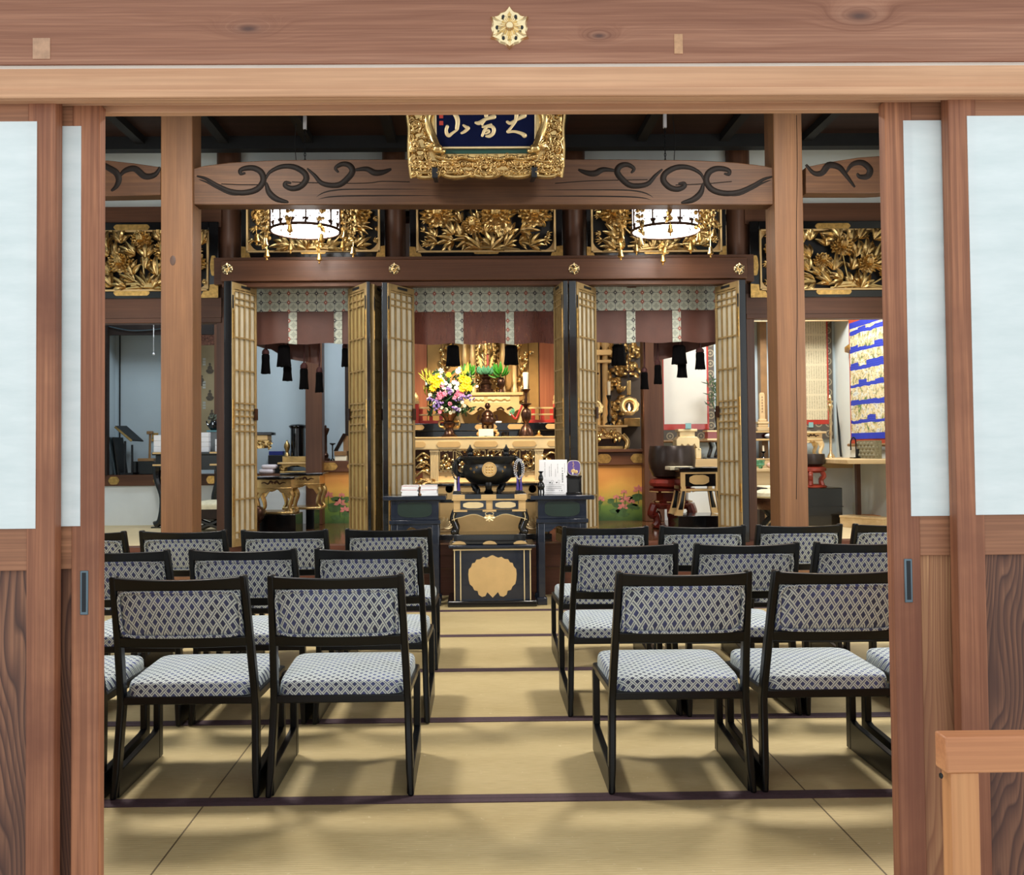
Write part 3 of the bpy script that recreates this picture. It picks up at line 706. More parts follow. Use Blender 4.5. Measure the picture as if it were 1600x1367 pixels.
def make_chair(label):
    t = thing('dining_chair', label, 'chair', (0, 0, 0), group='low lattice-weave chairs in rows on the tatami')
    for s in (-1, 1):
        m = MB(); zs = [0, .08, .2, .30, .36, .45, .55, .65, .742]
        lvl = []
        for z in zs:
            xo = half_w(z)*s; y = back_y(z); w = .024 if z > .05 else .02; dpt = .042 if z < .5 else .036
            lvl.append([(xo, y-dpt/2, z), (xo-s*w, y-dpt/2, z), (xo-s*w, y+dpt/2, z), (xo, y+dpt/2, z)])
        vs = [p for l in lvl for p in l]; fs = [(i*4+k, i*4+(k+1)%4, (i+1)*4+(k+1)%4, (i+1)*4+k) for i in range(len(zs)-1) for k in range(4)]
        fs += [(3,2,1,0), tuple(len(vs)-4+k for k in range(4))]
        if s > 0: fs = [f[::-1] for f in fs]
        m.add(vs, fs)
        build(m, 'rear_leg', MT['chair'], t, bevel=.006, local=True)
        f = MB().box(s*.231-.0125, s*.231+.0125, .395, .435, 0, .31)
        build(f, 'front_leg', MT['chair'], t, bevel=.004, local=True)
        r = MB().prism([(.0, 0), (.40, 0), (.40, .112), (.37, .104), (.03, .085), (.0, .085)], s*.232-.012, s*.232+.012, 'X')
        build(r, 'foot_rail', MT['chair'], t, bevel=.003, local=True)
    fr = MB().prism([(-.225, .015), (.225, .015), (.240, .44), (.20, .462), (-.20, .462), (-.240, .44)], .300, .328, 'Z')
    build(fr, 'seat_frame', MT['chair'], t, bevel=.004, local=True)
    sp = rrect_pad(.44, .445, .045, 0, .018, 1)
    sp.v = [(x*(1+.09*(y/.445)), y+.238, z+.328) for x, y, z in sp.v]
    build(sp, 'seat_cushion', MT['fabric'], t, local=True, ang=60)
    def bow(x): return -.022*(1-(x/.22)**2)
    def rail(z0, z1, dip):
        m = MB(); n = 14; vs = []
        for i in range(n+1):
            u = -1+2*i/n; x = u*half_w((z0+z1)/2)*.98
            zt = z1-dip*(1-u*u)
            vs += [(x, back_y(z0)+bow(x)-.014, z0), (x, back_y(z0)+bow(x)+.014, z0), (x, back_y(z1)+bow(x)+.014, zt), (x, back_y(z1)+bow(x)-.014, zt)]
        fs = [(i*4+k, (i+1)*4+k, (i+1)*4+(k+1)%4, i*4+(k+1)%4) for i in range(n) for k in range(4)] + [(0,1,2,3), tuple(n*4+k for k in (3,2,1,0))]
        return m.add(vs, fs)
    build(rail(.694, .738, .008), 'top_rail', MT['chair'], t, bevel=.004, local=True)
    build(rail(.50, .535, 0), 'lower_rail', MT['chair'], t, bevel=.004, local=True)
    z0, z1 = .533, .697; w0 = .200
    m = MB(); NU, NV = 18, 8
    def fn(u, v, s):
        x = (u*2-1)*w0; z = z0+(z1-z0)*v
        e = min(1, min(u, 1-u)*9); e2 = min(1, min(v, 1-v)*5); b = (max(0, e)**.5)*(max(0, e2)**.5)
        return (x, back_y(z)+bow(x)+s*(.006+.012*b), z)
    g1 = MB().grid(lambda u, v: fn(u, v, -1), NU, NV); g2 = MB().grid(lambda u, v: fn(u, v, 1), NU, NV)
    n = len(g1.v); m.add(g1.v+g2.v, list(g1.f)+[tuple(i+n for i in f[::-1]) for f in g2.f])
    rim = [i for i in range(NU+1)]+[(NU+1)*j+NU for j in range(1, NV+1)]+[(NU+1)*NV+i for i in range(NU-1, -1, -1)]+[(NU+1)*j for j in range(NV-1, 0, -1)]
    m.f += [(b, a, a+n, b+n) for a, b in zip(rim, rim[1:]+rim[:1])]
    bc = build(m, 'back_cushion', MT['fabric'], t, local=True, ang=70)
    pts = []
    for k in range(61):
        a = 2*math.pi*k/60; c, s_ = math.cos(a), math.sin(a)
        x = math.copysign(abs(c)**.2, c)*.195; z = (z0+z1)/2+math.copysign(abs(s_)**.28, s_)*.076
        pts.append((x, back_y(z)+bow(x)-.0165, z))
    build(MB().tube(pts, .0052, 6), 'piping', MT['fabric'], bc, local=True)
    return t
rows = [('front', 3.105, [(-1.478, 'outermost, mostly hidden behind the sliding door edge'), (-.967, 'second from the aisle on the booklet side'), (-.457, 'beside the aisle on the booklet side'),
                        (.676, 'beside the aisle on the purple card side'), (1.186, 'second from the aisle on the purple card side'), (1.70, 'mostly hidden behind the sliding door by the handrail')]),
        ('middle', 3.93, [(-1.482, 'third from the aisle on the booklet side'), (-.962, 'second from the aisle on the booklet side'), (-.444, 'beside the aisle on the booklet side'),
                         (.63, 'beside the aisle on the purple card side'), (1.135, 'second from the aisle on the purple card side'), (1.64, 'third from the aisle on the purple card side')]),
        ('back', 4.84, [(-2.0, 'fourth from the aisle on the booklet side'), (-1.495, 'third from the aisle before the knotted pillar'), (-.975, 'second from the aisle on the booklet side'), (-.448, 'beside the aisle before the booklet table'),
                       (.665, 'beside the aisle before the fan-card table'), (1.165, 'second from the aisle on the bell bowl side'), (1.665, 'third from the aisle before the cracked pillar'), (2.165, 'fourth from the aisle on the picture scroll side')])]
proto = None
rnd = random.Random(5)
for rn, Y, lst in rows:
    for i, (X, lab) in enumerate(lst):
        rowname = {'front': 'row nearest the doorway', 'middle': 'middle row', 'back': 'row nearest the altar'}[rn]
        lb = 'black chair, %s, %s' % (rowname, lab)
        rz = R(rnd.uniform(-.4, .4)); loc = (X, Y+(.05 if (rn == 'middle' and X > 0) else 0)+rnd.uniform(-.012, .012), .003)
        if proto is None:
            proto = make_chair(lb); proto.location = loc; proto.rotation_euler.z = rz
        else: dup(proto, loc, rz, lb)

# ================================================================ gilded carving kit
def leaflet(m, base, ang, L, w, y0, bend, tip=0.0, twist=0.):
    NU, NV = 4, 7
    ca, sa = math.cos(ang), math.sin(ang)
    def fn(u, v):
        s = v; c = (u*2-1)
        wd = w*(math.sin(math.pi*min(1, s*.93+.05))**.8)*(1-.25*s)
        lx = s*L; lz = c*wd
        y = y0-bend*math.sin(s*math.pi*.9)-abs(c)*wd*.55+tip*s*s+c*twist*wd
        return (base[0]+ca*lx-sa*lz, y, base[1]+sa*lx+ca*lz)
    m.slab(fn, NU, NV, .006)
def leafspray(m, base, ang, L, y0, rr, n=5):
    for k in range(n):
        q = k-(n-1)/2; o = q*.42
        leaflet(m, base, ang+o+rr.uniform(-.08, .08), L*(1-.13*abs(q)), L*.135, y0-rr.uniform(0, .015)-.006*(2-abs(q)), L*.13, rr.uniform(-.01, .025), rr.uniform(-.4, .4))
def peony(c, r, y0, rr, tilt=-.25):
    m = MB()
    for ring, (n, r0, r1, wd0, up) in enumerate(((15, .35, 1.05, .17, .06), (13, .3, .86, .17, .22), (10, .22, .66, .2, .4))):
        for k in range(n):
            a = 2*math.pi*(k+.5*ring)/n+rr.uniform(-.1, .1); R1 = r1*rr.uniform(.85, 1.05)
            ca, sa = math.cos(a), math.sin(a)
            def fn(u, v):
                q = u*2-1; s = r0+(R1-r0)*v
                wd = wd0*math.sin(math.pi*(.25+.62*v))*(1.25 if v < .85 else .8)
                rad = r*s
                x = ca*rad-sa*wd*q*r; z = sa*rad+ca*wd*q*r
                y = y0-r*(up+.30*(v*v)*(.2+ring*.35)-.10*q*q)
                return (c[0]+x, y, c[1]+z*.82+r*.10*ring)
            m.slab(fn, 3, 4, .005)
    cz = c[1]+r*.2
    m.ell((c[0], y0-.5*r, cz), (.33*r, .30*r, .30*r), 14, 8)
    for k in range(11):
        a = math.pi*(k-5)/5.5*.85
        x = c[0]+.34*r*math.sin(a); 
        m.tube(smooth_path([(c[0]+.08*r*math.sin(a), y0-.78*r, cz+.24*r), (c[0]+.24*r*math.sin(a), y0-(.62+.2*math.cos(a))*r, cz+.06*r), (c[0]+.22*r*math.sin(a), y0-(.5+.22*math.cos(a))*r, cz-.22*r)], 3), .052*r, 5)
    return m
def plate_poly(w, h, lobes=True):
    a = min(h*.5, w*.3); n = []
    for s, o in ((1, 0), (-1, math.pi)):
        for k in range(9):
            q = -math.pi/2+math.pi*k/8+o
            n.append((s*(w/2-a)+math.cos(q)*a*(1+.10*math.cos(4*q)), math.sin(q)*h/2))
    return n
def plate(cx, cz, w, h, Y, t=.006):
    return MB().prism([(cx+x, cz+z) for x, z in plate_poly(w, h)], Y-t, Y+.002)
def ranma(label, x0, x1, y0, y1, Y, inner, flowers, seed, dens, root, fit=None):
    rr = random.Random(seed)
    A, B = W(x0, y1, Y), W(x1, y0, Y)
    X0, X1, Z0, Z1 = A.x, B.x, W((x0+x1)/2, y1, Y).z, W((x0+x1)/2, y0, Y).z
    t = thing('carved_transom', label, 'carving', ((X0+X1)/2, Y, Z0), group='gilded peony transoms')
    bl, bt, bb = inner
    fr = MB().box(X0, X0+bl, Y, Y+.06, Z0, Z1).box(X1-bl, X1, Y, Y+.06, Z0, Z1).box(X0+bl, X1-bl, Y, Y+.06, Z0, Z0+bb).box(X0+bl, X1-bl, Y, Y+.06, Z1-bt, Z1)
    build(fr, 'black_frame', MT['black'], t, bevel=.004)
    x0i, x1i, z0i, z1i = X0+bl, X1-bl, Z0+bb, Z1-bt; g = .016
    gf = MB().box(x0i, x0i+g, Y-.012, Y+.05, z0i, z1i).box(x1i-g, x1i, Y-.012, Y+.05, z0i, z1i).box(x0i, x1i, Y-.012, Y+.05, z0i, z0i+g).box(x0i, x1i, Y-.012, Y+.05, z1i-g, z1i)
    build(gf, 'gilt_inner_frame', MT['gold_leaf'], t, bevel=.003)
    build(MB().box(x0i, x1i, Y+.05, Y+.06, z0i, z1i), 'backing_panel', MT['matte_black'], t)
    w, h = x1i-x0i, z1i-z0i
    # spandrel of gold around a rounded opening
    rad = min(.10, h*.22)
    for sx, sz in ((0, 0), (1, 0), (0, 1), (1, 1)):
        px = x0i+g if sx == 0 else x1i-g; pz = z0i+g if sz == 0 else z1i-g
        dx = 1 if sx == 0 else -1; dz = 1 if sz == 0 else -1
        poly = [(px, pz)] + [(px+dx*rad*(1-math.sin(q*math.pi/16)), pz+dz*rad*(1-math.cos(q*math.pi/16))) for q in range(9)]
        build(MB().prism(poly, Y+.02, Y+.045), 'gilt_corner', MT['gold_leaf'], t)
    st = MB(); rx, rz = x0i+w*root[0], z0i+h*root[1]
    lv = MB()
    for fx, fz, fr_ in flowers:
        px, pz = x0i+w*fx, z0i+h*fz
        pts = smooth_path([(rx+(px-rx)*.12*rr.uniform(-1, 1), Y+.02, rz), (rx+(px-rx)*.45, Y+.0, rz+(pz-rz)*.25+rr.uniform(-.03, .03)), (px+(rx-px)*.12, Y-.01, rz+(pz-rz)*.75), (px, Y-.01, pz)], 5)
        st.tube(pts, [.011*(1-.5*i/len(pts)) for i in range(len(pts))], 6)
        build(peony((px, pz), h*fr_, Y-.02, rr), 'peony_blossom', MT['gold'], t)
    for k in range(5):
        a = rr.uniform(-.5, .5)
        st.tube(smooth_path([(rx-w*.22*(k-2)/2, Y+.01-.01*(k % 2), z0i+.02+.008*k), (rx, Y-.012, z0i+.035+.006*k), (rx+w*.2*(k-1.6)/2, Y+.005, z0i+.02)], 5), .012, 6)
    nx = max(3, int(w/dens)); nz = max(2, int(h/dens))
    for i in range(nx):
        for j in range(nz):
            px = x0i+w*(i+.5+rr.uniform(-.3, .3))/nx; pz = z0i+.02+(h-.04)*(j+.5+rr.uniform(-.3, .3))/nz
            if any(math.hypot(px-x0i-w*a, (pz-z0i-h*b)) < h*c*.75 for a, b, c in flowers): continue
            an = math.atan2(pz-rz+.05, px-rx)+rr.uniform(-.7, .7); L = dens*rr.uniform(1.2, 1.7)
            L = min(L, max(.05, x1i-px-.01) if math.cos(an) > .3 else 9, max(.05, px-x0i-.01) if math.cos(an) < -.3 else 9)
            leafspray(lv, (px-.3*L*math.cos(an), max(z0i+.02, min(z1i-.03, pz-.3*L*math.sin(an)))), an, L, Y+.02-.03*rr.random(), rr)
    lv.v = [(min(max(p[0], x0i+.004), x1i-.004), p[1], min(max(p[2], z0i+.006), z1i-.006)) for p in lv.v]
    build(st, 'vine_stem', MT['gold'], t); build(lv, 'leaf_carving', MT['gold'], t, ang=55)
    for (cx, cz, pw, ph) in (fit or []):
        f = plate(X0+(X1-X0)*cx, Z0+(Z1-Z0)*cz, pw, ph, Y-.001); build(f, 'fitting_plate', MT['brass'], t)
    for sx in (0, 1):
        c = .05; px = X0 if sx == 0 else X1; dx = 1 if sx == 0 else -1
        poly = [(px, Z0), (px+dx*bl*1.9, Z0), (px+dx*bl*1.6, Z0+bb*.9), (px+dx*bl*.95, Z0+bb), (px+dx*bl*.9, Z0+bb*1.9), (px, Z0+bb*2.0)]
        build(MB().prism(poly, Y-.005, Y+.002), 'corner_plate', MT['brass'], t)
    return t
YR = 7.36
ranma('wide gilded peony transom in the middle bay under the name plaque', 640, 878, 262, 404, YR, (.055, .04, .05), [(.155, .46, .215), (.57, .45, .22), (.845, .46, .215), (.40, .32, .14), (.36, .8, .17)], 3, .095, (.5, .05), [(.5, .14/2, .2, .03)])
ranma('gilded peony transom behind the lit lantern on the booklet side', 377, 601, 262, 404, YR, (.04, .04, .05), [(.18, .48, .21), (.82, .48, .215), (.52, .5, .16)], 8, .1, (.5, .05), [(.5, .07, .2, .03)])
ranma('gilded peony transom behind the lit lantern on the purple card side', 917, 1133, 262, 404, YR, (.035, .04, .05), [(.18, .48, .21), (.81, .46, .215), (.5, .5, .16)], 11, .1, (.5, .05), [(.5, .07, .2, .03)])
ranma('gilded peony transom above the alcove with the folding lectern', 95, 341, 347, 466, YR, (.075, .065, .055), [(.37, .45, .22), (.52, .82, .19), (.70, .62, .23), (.90, .45, .2), (.15, .5, .2)], 21, .105, (.55, .05), [(.45, .07, .28, .045), (.45, .93, .28, .045), (.97, .42, .05, .16), (.03, .42, .05, .16)])
ranma('gilded peony transom above the blue picture scroll', 1173, 1420, 345, 464, YR, (.075, .065, .055), [(.58, .70, .20), (.44, .48, .15), (.76, .42, .19), (.12, .64, .22), (.90, .25, .14)], 29, .105, (.66, .05), [(.52, .07, .28, .045), (.52, .93, .28, .045), (.03, .42, .05, .16)])

# ================================================================ gilt folding doors
def folding_door(label, near, far, ytop, edges, paper='lat_paper', bars=3, extra=None):
    """near/far: (picture x, depth) of the two edges of the lattice leaf; edges: black stiles seen edge-on (x0, x1)"""
    N = W(near[0], 640, near[1]); Fp = W(far[0], 640, far[1])
    z1 = W(near[0], ytop, near[1]).z; z0 = ZS+.012
    base = Vector(((N.x+Fp.x)/2, (N.y+Fp.y)/2, ZS))
    t = thing('lattice_folding_door', label, 'folding door', base, group='gilt lattice folding doors')
    u = Vector((Fp.x-N.x, Fp.y-N.y, 0)); L = u.length; u.normalize()
    nrm = Vector((u.y, -u.x, 0))
    if nrm.y > 0: nrm = -nrm                      # towards the hall
    def leaf(N, L, u, nrm, mp, parent):
        def bar(a0, a1, za, zb, d0, d1):
            m = MB(); q = []
            for (a, z) in ((a0, za), (a1, za), (a1, zb), (a0, zb)):
                p = N+u*a; q.append(Vector((p.x, p.y, z))+nrm*d1)
            if u.cross(Vector((0,0,1))).dot(nrm) < 0: q = [q[1], q[0], q[3], q[2]]
            return m.hexa(q, nrm*(d0-d1))
        H = z1-z0; e = .028
        build(bar(0, L, z0, z1, -.03, -.012), 'leaf_panel', MT[mp], parent)
        fr = MB().join(bar(0, e, z0, z1, -.031, .004)).join(bar(L-e*.55, L, z0, z1, -.031, .004)).join(bar(e, L-e*.55, z1-.05, z1, -.031, .004)).join(bar(e, L-e*.55, z0, z0+.06, -.031, .004))
        build(fr, 'leaf_frame', MT['gold_lat'], parent, bevel=.002)
        lt = MB()
        for k in range(1, bars+1):
            a = e+(L-1.55*e)*k/(bars+1); lt.join(bar(a-.0055, a+.0055, z0+.06, z1-.05, -.010, .003))
        for a in (e+.005, L-e*.55-.005): lt.join(bar(a-.004, a+.004, z0+.06, z1-.05, -.004, .003))
        for fz in (.0125, .04, .065, .19, .315, .44, .465, .49, .52, .547, .675, .805, .93, .96):
            z = z1-H*fz-.035; lt.join(bar(e, L-e*.55, z-.006, z+.006, -.010, .0015))
        build(lt, 'lattice', MT['gold_lat'], parent)
        pls = MB()
        for fz, hh in ((.16, .11), (.50, .11), (.83, .11)):
            zc = z1-H*fz; pls.join(bar(-.003, e*.55, zc-hh, zc+hh, .003, .007))
        build(pls, 'hinge_plate', MT['brass'], parent)
        bk = MB().join(bar(-.002, e*.5, z1-H*.075, z1-H*.05, .002, .006)).join(bar(-.002, e*.5, z1-H*.10, z1-H*.05, .002, .0055)).join(bar(L*.35, L*.72, z1-.032, z1-.012, .003, .006))
        build(bk, 'black_plate', MT['matte_black'], parent)
        lk = MB().join(bar(L-e*1.4, L+.002, z1-H*.52, z1-H*.475, .004, .012)); build(lk, 'latch_plate', MT['bronze'], parent)
    leaf(N, L, u, nrm, paper, t)
    for (xa, xb, Yd, dpt) in edges:
        A, B = W(xa, 640, Yd).x, W(xb, 640, Yd).x
        build(MB().box(A, B, Yd, Yd+dpt, z0, z1+.006), 'folded_leaf', MT['black'], t, bevel=.002)
    if extra:
        n2, f2, mp = extra; N2 = W(n2[0], 640, n2[1]); F2 = W(f2[0], 640, f2[1]); u2 = Vector((F2.x-N2.x, F2.y-N2.y, 0)); L2 = u2.length; u2.normalize(); nn = Vector((u2.y, -u2.x, 0))
        if nn.y > 0: nn = -nn
        leaf(N2, L2, u2, nn, mp, t)
    return t
folding_door('gilt lattice folding door next to the figure scroll', (363, 7.10), (401, 7.40), 440, [(350, 362, 7.1, .28)])
folding_door('gilt lattice folding door before the painted lotus panel, its lattice turned to the gold tables', (573, 7.10), (545, 7.40), 441, [(574, 579, 7.1, .28)], 'lat_paper2')
folding_door('gilt lattice folding door behind the stack of white booklets', (607, 7.10), (648, 7.40), 442, [(598, 606, 7.1, .24)], extra=((585, 7.14), (597, 7.38), 'lat_paper2'))
folding_door('narrow looking gilt lattice folding door next to the tall candle', (881, 7.10), (867, 7.40), 440, [(882, 889, 7.09, .26)], 'lat_paper2')
folding_door('gilt lattice folding door rising behind the purple fan-shaped card', (903, 7.10), (933, 7.40), 440, [(891, 902, 7.09, .28)])
folding_door('gilt lattice folding door on the bare tablet side, past the bell bowl', (1157, 7.10), (1120, 7.40), 438, [(1158, 1168, 7.1, .28)])

# ================================================================ curtains and tassels
def curtain(label, x0, x1, ytop, ymid, ybot, bands, Y, mat, sag=0, swag=()):
    A, B = PX(x0, Y, 490), PX(x1, Y, 490); zt, zm, zb_ = PZ(ytop, Y, (x0+x1)/2), PZ(ymid, Y, (x0+x1)/2), PZ(ybot, Y, (x0+x1)/2)
    t = thing('altar_curtain', label, 'curtain', ((A+B)/2, Y, zb_), group='maroon altar curtains with sage brocade')
    rr = random.Random(int(x0)); ph = [rr.uniform(0, 6) for _ in range(4)]
    def yy(x, z): return Y+.008*math.sin(x*9+ph[0])+.005*math.sin(x*23+ph[1]+z*5)+.004*math.sin(z*30+x*8+ph[2])
    def bot(x):
        f = (x-A)/(B-A); return zb_-sag*math.sin(math.pi*min(1, max(0, f)))-.006*math.sin(x*18+ph[3])
    build(MB().slab(lambda u, v: (A+(B-A)*u, yy(A+(B-A)*u, 0), bot(A+(B-A)*u)+(zm+.01-bot(A+(B-A)*u))*v), 48, 10, .004), 'silk_panel', MT[mat], t, ang=80)
    build(MB().slab(lambda u, v: (A+(B-A)*u, yy(A+(B-A)*u, 0)-.012, zm+(zt-zm)*v), 48, 6, .006), 'brocade_header', MT['brocade'], t, ang=80)
    for (b0, b1) in bands:
        p, q = PX(b0, Y, 510), PX(b1, Y, 510)
        build(MB().slab(lambda u, v: (p+(q-p)*u, yy(p+(q-p)*u, 0)-.009, bot(p+(q-p)*u)-.004+(zm-bot(p+(q-p)*u))*v), 4, 8, .004), 'brocade_band', MT['brocade'], t, ang=80)
    for sw in swag:
        pts = [W(px, py, Y+.19) for px, py in sw]; top = PZ(ymid, Y+.19, 760)
        def fn(u, v):
            k = u*(len(pts)-1); i = min(int(k), len(pts)-2); f = k-i; p = pts[i]*(1-f)+pts[i+1]*f
            return (p.x, Y+.19+.012*math.sin(p.x*30+v*4), p.z+(top-p.z)*v)
        build(MB().slab(fn, 4*(len(pts)-1), 5, .004), 'lower_swag', MT['maroon'], t, ang=80)
    build(MB().tube([(A, Y+.01, zt), (B, Y+.01, zt)], .012, 6), 'curtain_rod', MT['brown'], t)
    return t
curtain('maroon curtain with sage brocade over the bay with the gold tables', 399, 547, 450, 487, 537, [(451, 464), (522, 535)], 7.6, 'maroon', .0, [[(400, 540), (415, 545), (424, 546), (447, 560), (462, 563), (478, 565), (500, 570)]])
curtain('sheer maroon curtain with sage brocade over the lit altar bay', 645, 870, 449, 487, 537, [(711, 724), (790, 803)], 7.6, 'sheer')
curtain('maroon curtain with sage brocade over the bell bowl bay', 928, 1122, 448, 485, 535, [(979, 993), (1050, 1063)], 7.6, 'maroon', 0, [[(1022, 566), (1034, 562), (1052, 558), (1068, 552), (1075, 550), (1090, 545), (1121, 537)]])
def tassel(label, x, y0, y1, w, Y, group):
    p = W(x, y1, Y); h = M(y1-y0, Y); r = M(w, Y)/2
    t = thing('silk_tassel', label, 'tassel', p, group=group)
    rr = random.Random(int(x*7)); m = MB(); N = 28; prof = [(.62, 1.2), (.8, 1.1), (.84, .8), (.86, .6), (.92, .3), (1.0, .02), (.92, 0), (.2, .02)] if w > 20 else [(.55, 1.0), (.78, .94), (.82, .8), (.8, .6), (.88, .3), (1.0, .02), (.92, 0), (.2, .02)]
    vs = []; k0 = [rr.uniform(.9, 1.08) for _ in range(N)]
    for k in range(N):
        a = 2*math.pi*k/N
        for j, (q, z) in enumerate(prof): vs.append((r*q*k0[k]*math.cos(a), .7*r*q*k0[k]*math.sin(a), h*.8*z+(rr.uniform(-.02, .02)*h if 4 < j < 7 else 0)))
    n = len(prof); m.add(vs, [(k*n+i+1, ((k+1)%N)*n+i+1, ((k+1)%N)*n+i, k*n+i) for k in range(N) for i in range(n-1)] + [tuple(k*n for k in range(N))])
    build(m, 'skirt', MT['tassel'], t, local=True, ang=60)
    if w <= 20: build(MB().lathe([(r*.45, h*.76), (r*.8, h*.8), (r*.72, h*.92), (r*.35, h*1.0), (r*.12, h*1.02)], (0,0,0), 16, 1, .7), 'head_knot', MT['tassel_red'], t, local=True)
    build(MB().tube([(0, 0, h), (.004, 0, h+.05), (0, 0, PZ(450, 7.6)+.013-p.z)], .007, 6), 'cord', MT['tassel_red'], t, local=True)
TS = [(415, 545, 584, 15, 'black silk tassel nearest the figure scroll, hanging before a pale wall'), (444, 538, 573, 23, 'broad black silk tassel hanging below the first brocade band over the gold tables'), (449, 566, 595, 16, 'black silk tassel showing below the broad tassel over the gold tables'),
      (475, 567, 608, 15, 'black silk tassel with red knot above the black canister'), (499, 573, 613, 13, 'lowest black silk tassel by the brown post, over the stand of candles'), (539, 536, 573, 11, 'narrow black silk tassel half behind the folding door before the lotus panel'),
      (708, 538, 572, 22, 'black silk tassel hanging over the flower bouquet'), (799, 538, 570, 23, 'black silk tassel hanging over the green leaves and candle'),
      (967, 537, 571, 23, 'black silk tassel hanging before the gilded pillar of the side altar'), (1007, 574, 608, 13, 'lower small black tassel before the brown post near the hanging flame lantern'), (1028, 562, 600, 13, 'small black tassel at the inner edge of the bare white scroll'),
      (1061, 538, 569, 24, 'broad black silk tassel above the bare white scroll'), (1066, 560, 590, 17, 'black silk tassel showing below the broad tassel over the white scroll'), (1094, 543, 577, 17, 'black silk tassel at the outer edge of the bare white scroll')]
for x, a, b, w, lab in TS:
    tassel(lab, x, a, b, w, 7.68 if a < 560 else 7.73, 'black silk tassels under the altar curtains')

# ================================================================ hanging lanterns
def lantern(x, label, dx):
    Yl = 6.77; c = W(x, 361, Yl); r = M(54, Yl); zt = W(x, 305, Yl).z
    t = thing('hanging_lantern', label, 'lantern', (c.x, Yl, c.z), group='round lit lanterns with gilt pendants')
    h = zt-c.z; Yc = Yl
    def L(prof, seg=40): return MB().lathe(prof, (c.x, Yc, c.z), seg)
    build(L([(r*.97, .0), (r*.97, h), (r*.96, h), (r*.96, 0)]), 'lit_shade', MT['glow'], t)
    build(L([(.001, .012), (r*.68, .012), (r*.68, .02), (.001, .02)]), 'lit_bottom', MT['glow'], t)
    build(L([(r*.70, .004), (r*.95, .004), (r*.95, .012), (r*.70, .012)]), 'bottom_ring', MT['paper'], t)
    fm = MB()
    for zz, rr_, th in ((0, 1.0, .011), (h, 1.0, .012), (.003, .69, .006)):
        fm.tube([(c.x+r*rr_*math.cos(2*math.pi*k/40), Yc+r*rr_*math.sin(2*math.pi*k/40), c.z+zz) for k in range(41)], th, 6)
    for k in range(8):
        a = 2*math.pi*(k+.25)/8; fm.tube([(c.x+r*math.cos(a), Yc+r*math.sin(a), c.z), (c.x+r*math.cos(a), Yc+r*math.sin(a), c.z+h)], .006, 5)
        fm.tube([(c.x+r*.69*math.cos(a), Yc+r*.69*math.sin(a), c.z), (c.x+r*math.cos(a), Yc+r*math.sin(a), c.z)], .004, 5)
    build(fm, 'metal_frame', MT['bronze'], t)
    lace = MB(); rr = random.Random(int(x))
    for k in range(16):
        a0 = 2*math.pi*(k+.5)/16
        for (da, dz, s) in [(0, .12*h, .016), (0, .45*h, .013), (0, .85*h, .018), (.05, .82*h, .012), (-.05, .82*h, .012), (.055, .14*h, .010), (-.055, .14*h, .010), (0, .3*h, .006), (.08, .93*h, .010), (-.08, .93*h, .01), (.02, .65*h, .006), (-.03, .58*h, .006), (.09, .5*h, .005), (-.1, .38*h, .005), (.12, .2*h, .006), (-.13, .7*h, .006)]:
            a = a0+da+rr.uniform(-.01, .01); px, py = c.x+r*.985*math.cos(a), Yc+r*.985*math.sin(a); z = c.z+dz
            for q in range(3):
                b = q*2.1+rr.random()
                s = s*1.12; lace.ell((px-math.sin(a)*s*.6*math.cos(b), py+math.cos(a)*s*.6*math.cos(b), z+s*.6*math.sin(b)), (s*.45, s*.45, s*.42), 6, 4)
            lace.ell((px, py, z), (s*.35, s*.35, s*.8), 6, 4)
    build(lace, 'openwork', MT['bronze'], t)
    cz = c.z+h+.03
    build(MB().lathe([(r*1.45, 0), (r*1.40, .03), (r*.9, .09), (r*.3, .14), (.02, .17), (.001, .17), (.001, .13), (r*1.38, .0)], (c.x, Yc, cz), 24), 'canopy', MT['gold_dim'], t)
    ch = MB()
    zc = cz+.16
    n = int((ZC-.02-zc)/.022)
    for k in range(n):
        z = zc+.022*k; p = [(c.x+(.006*math.cos(q) if k % 2 else 0), Yc+(.006*math.cos(q) if not k % 2 else 0), z+.014*math.sin(q)) for q in [2*math.pi*i/8 for i in range(9)]]
        ch.tube(p, .0028, 4)
    build(ch, 'chain', MT['iron'], t)
    build(MB().tube([(c.x+dx*.06, Yc, zc), (c.x+dx*.075, Yc, zc+.2), (c.x+dx*.06, Yc, zc+.4), (c.x+dx*.07, Yc, ZC-.02)], .003, 5), 'electric_cord', MT['matte_black'], t)
    build(MB().box(c.x-.012, c.x+.012, Yc-.012, Yc+.012, ZC-.10, ZC-.001), 'ceiling_hook', MT['paper'], t)
    # pendants
    for k in range(10):
        a = 2*math.pi*(k+.3)/10; R0 = r*1.38
        px, py = c.x+R0*math.cos(a), Yc+R0*math.sin(a)
        low = c.z-(.085 if k % 2 else .155)+rr.uniform(-.01, .01)
        m = MB().tube([(px, py, cz), (px, py, low+.03)], .0025, 4)
        zz = cz-.03
        while zz > low+.09:
            for q in range(4):
                b = rr.uniform(0, 6.28); s = rr.uniform(.012, .022)
                m.ell((px+s*1.0*math.cos(b), py+s*1.0*math.sin(b), zz+rr.uniform(-.01, .01)), (s*.75, s*.6, s*.8), 6, 4)
            if rr.random() < .5:
                lf = MB(); leaflet(lf, (0, 0), rr.uniform(-2.6, -.5), .055, .018, 0, .012); m.join(lf, Matrix.Translation((px, py-.012, zz)))
            zz -= rr.uniform(.035, .06)
        m.lathe([(.005, .06), (.014, .055), (.015, .036), (.024, .006), (.018, .004), (.004, -.006), (.009, -.016), (.001, -.024)], (px, py, low), 10)
        build(m, 'gilt_pendant', MT['brass'] if k % 3 else MT['gold'], t)
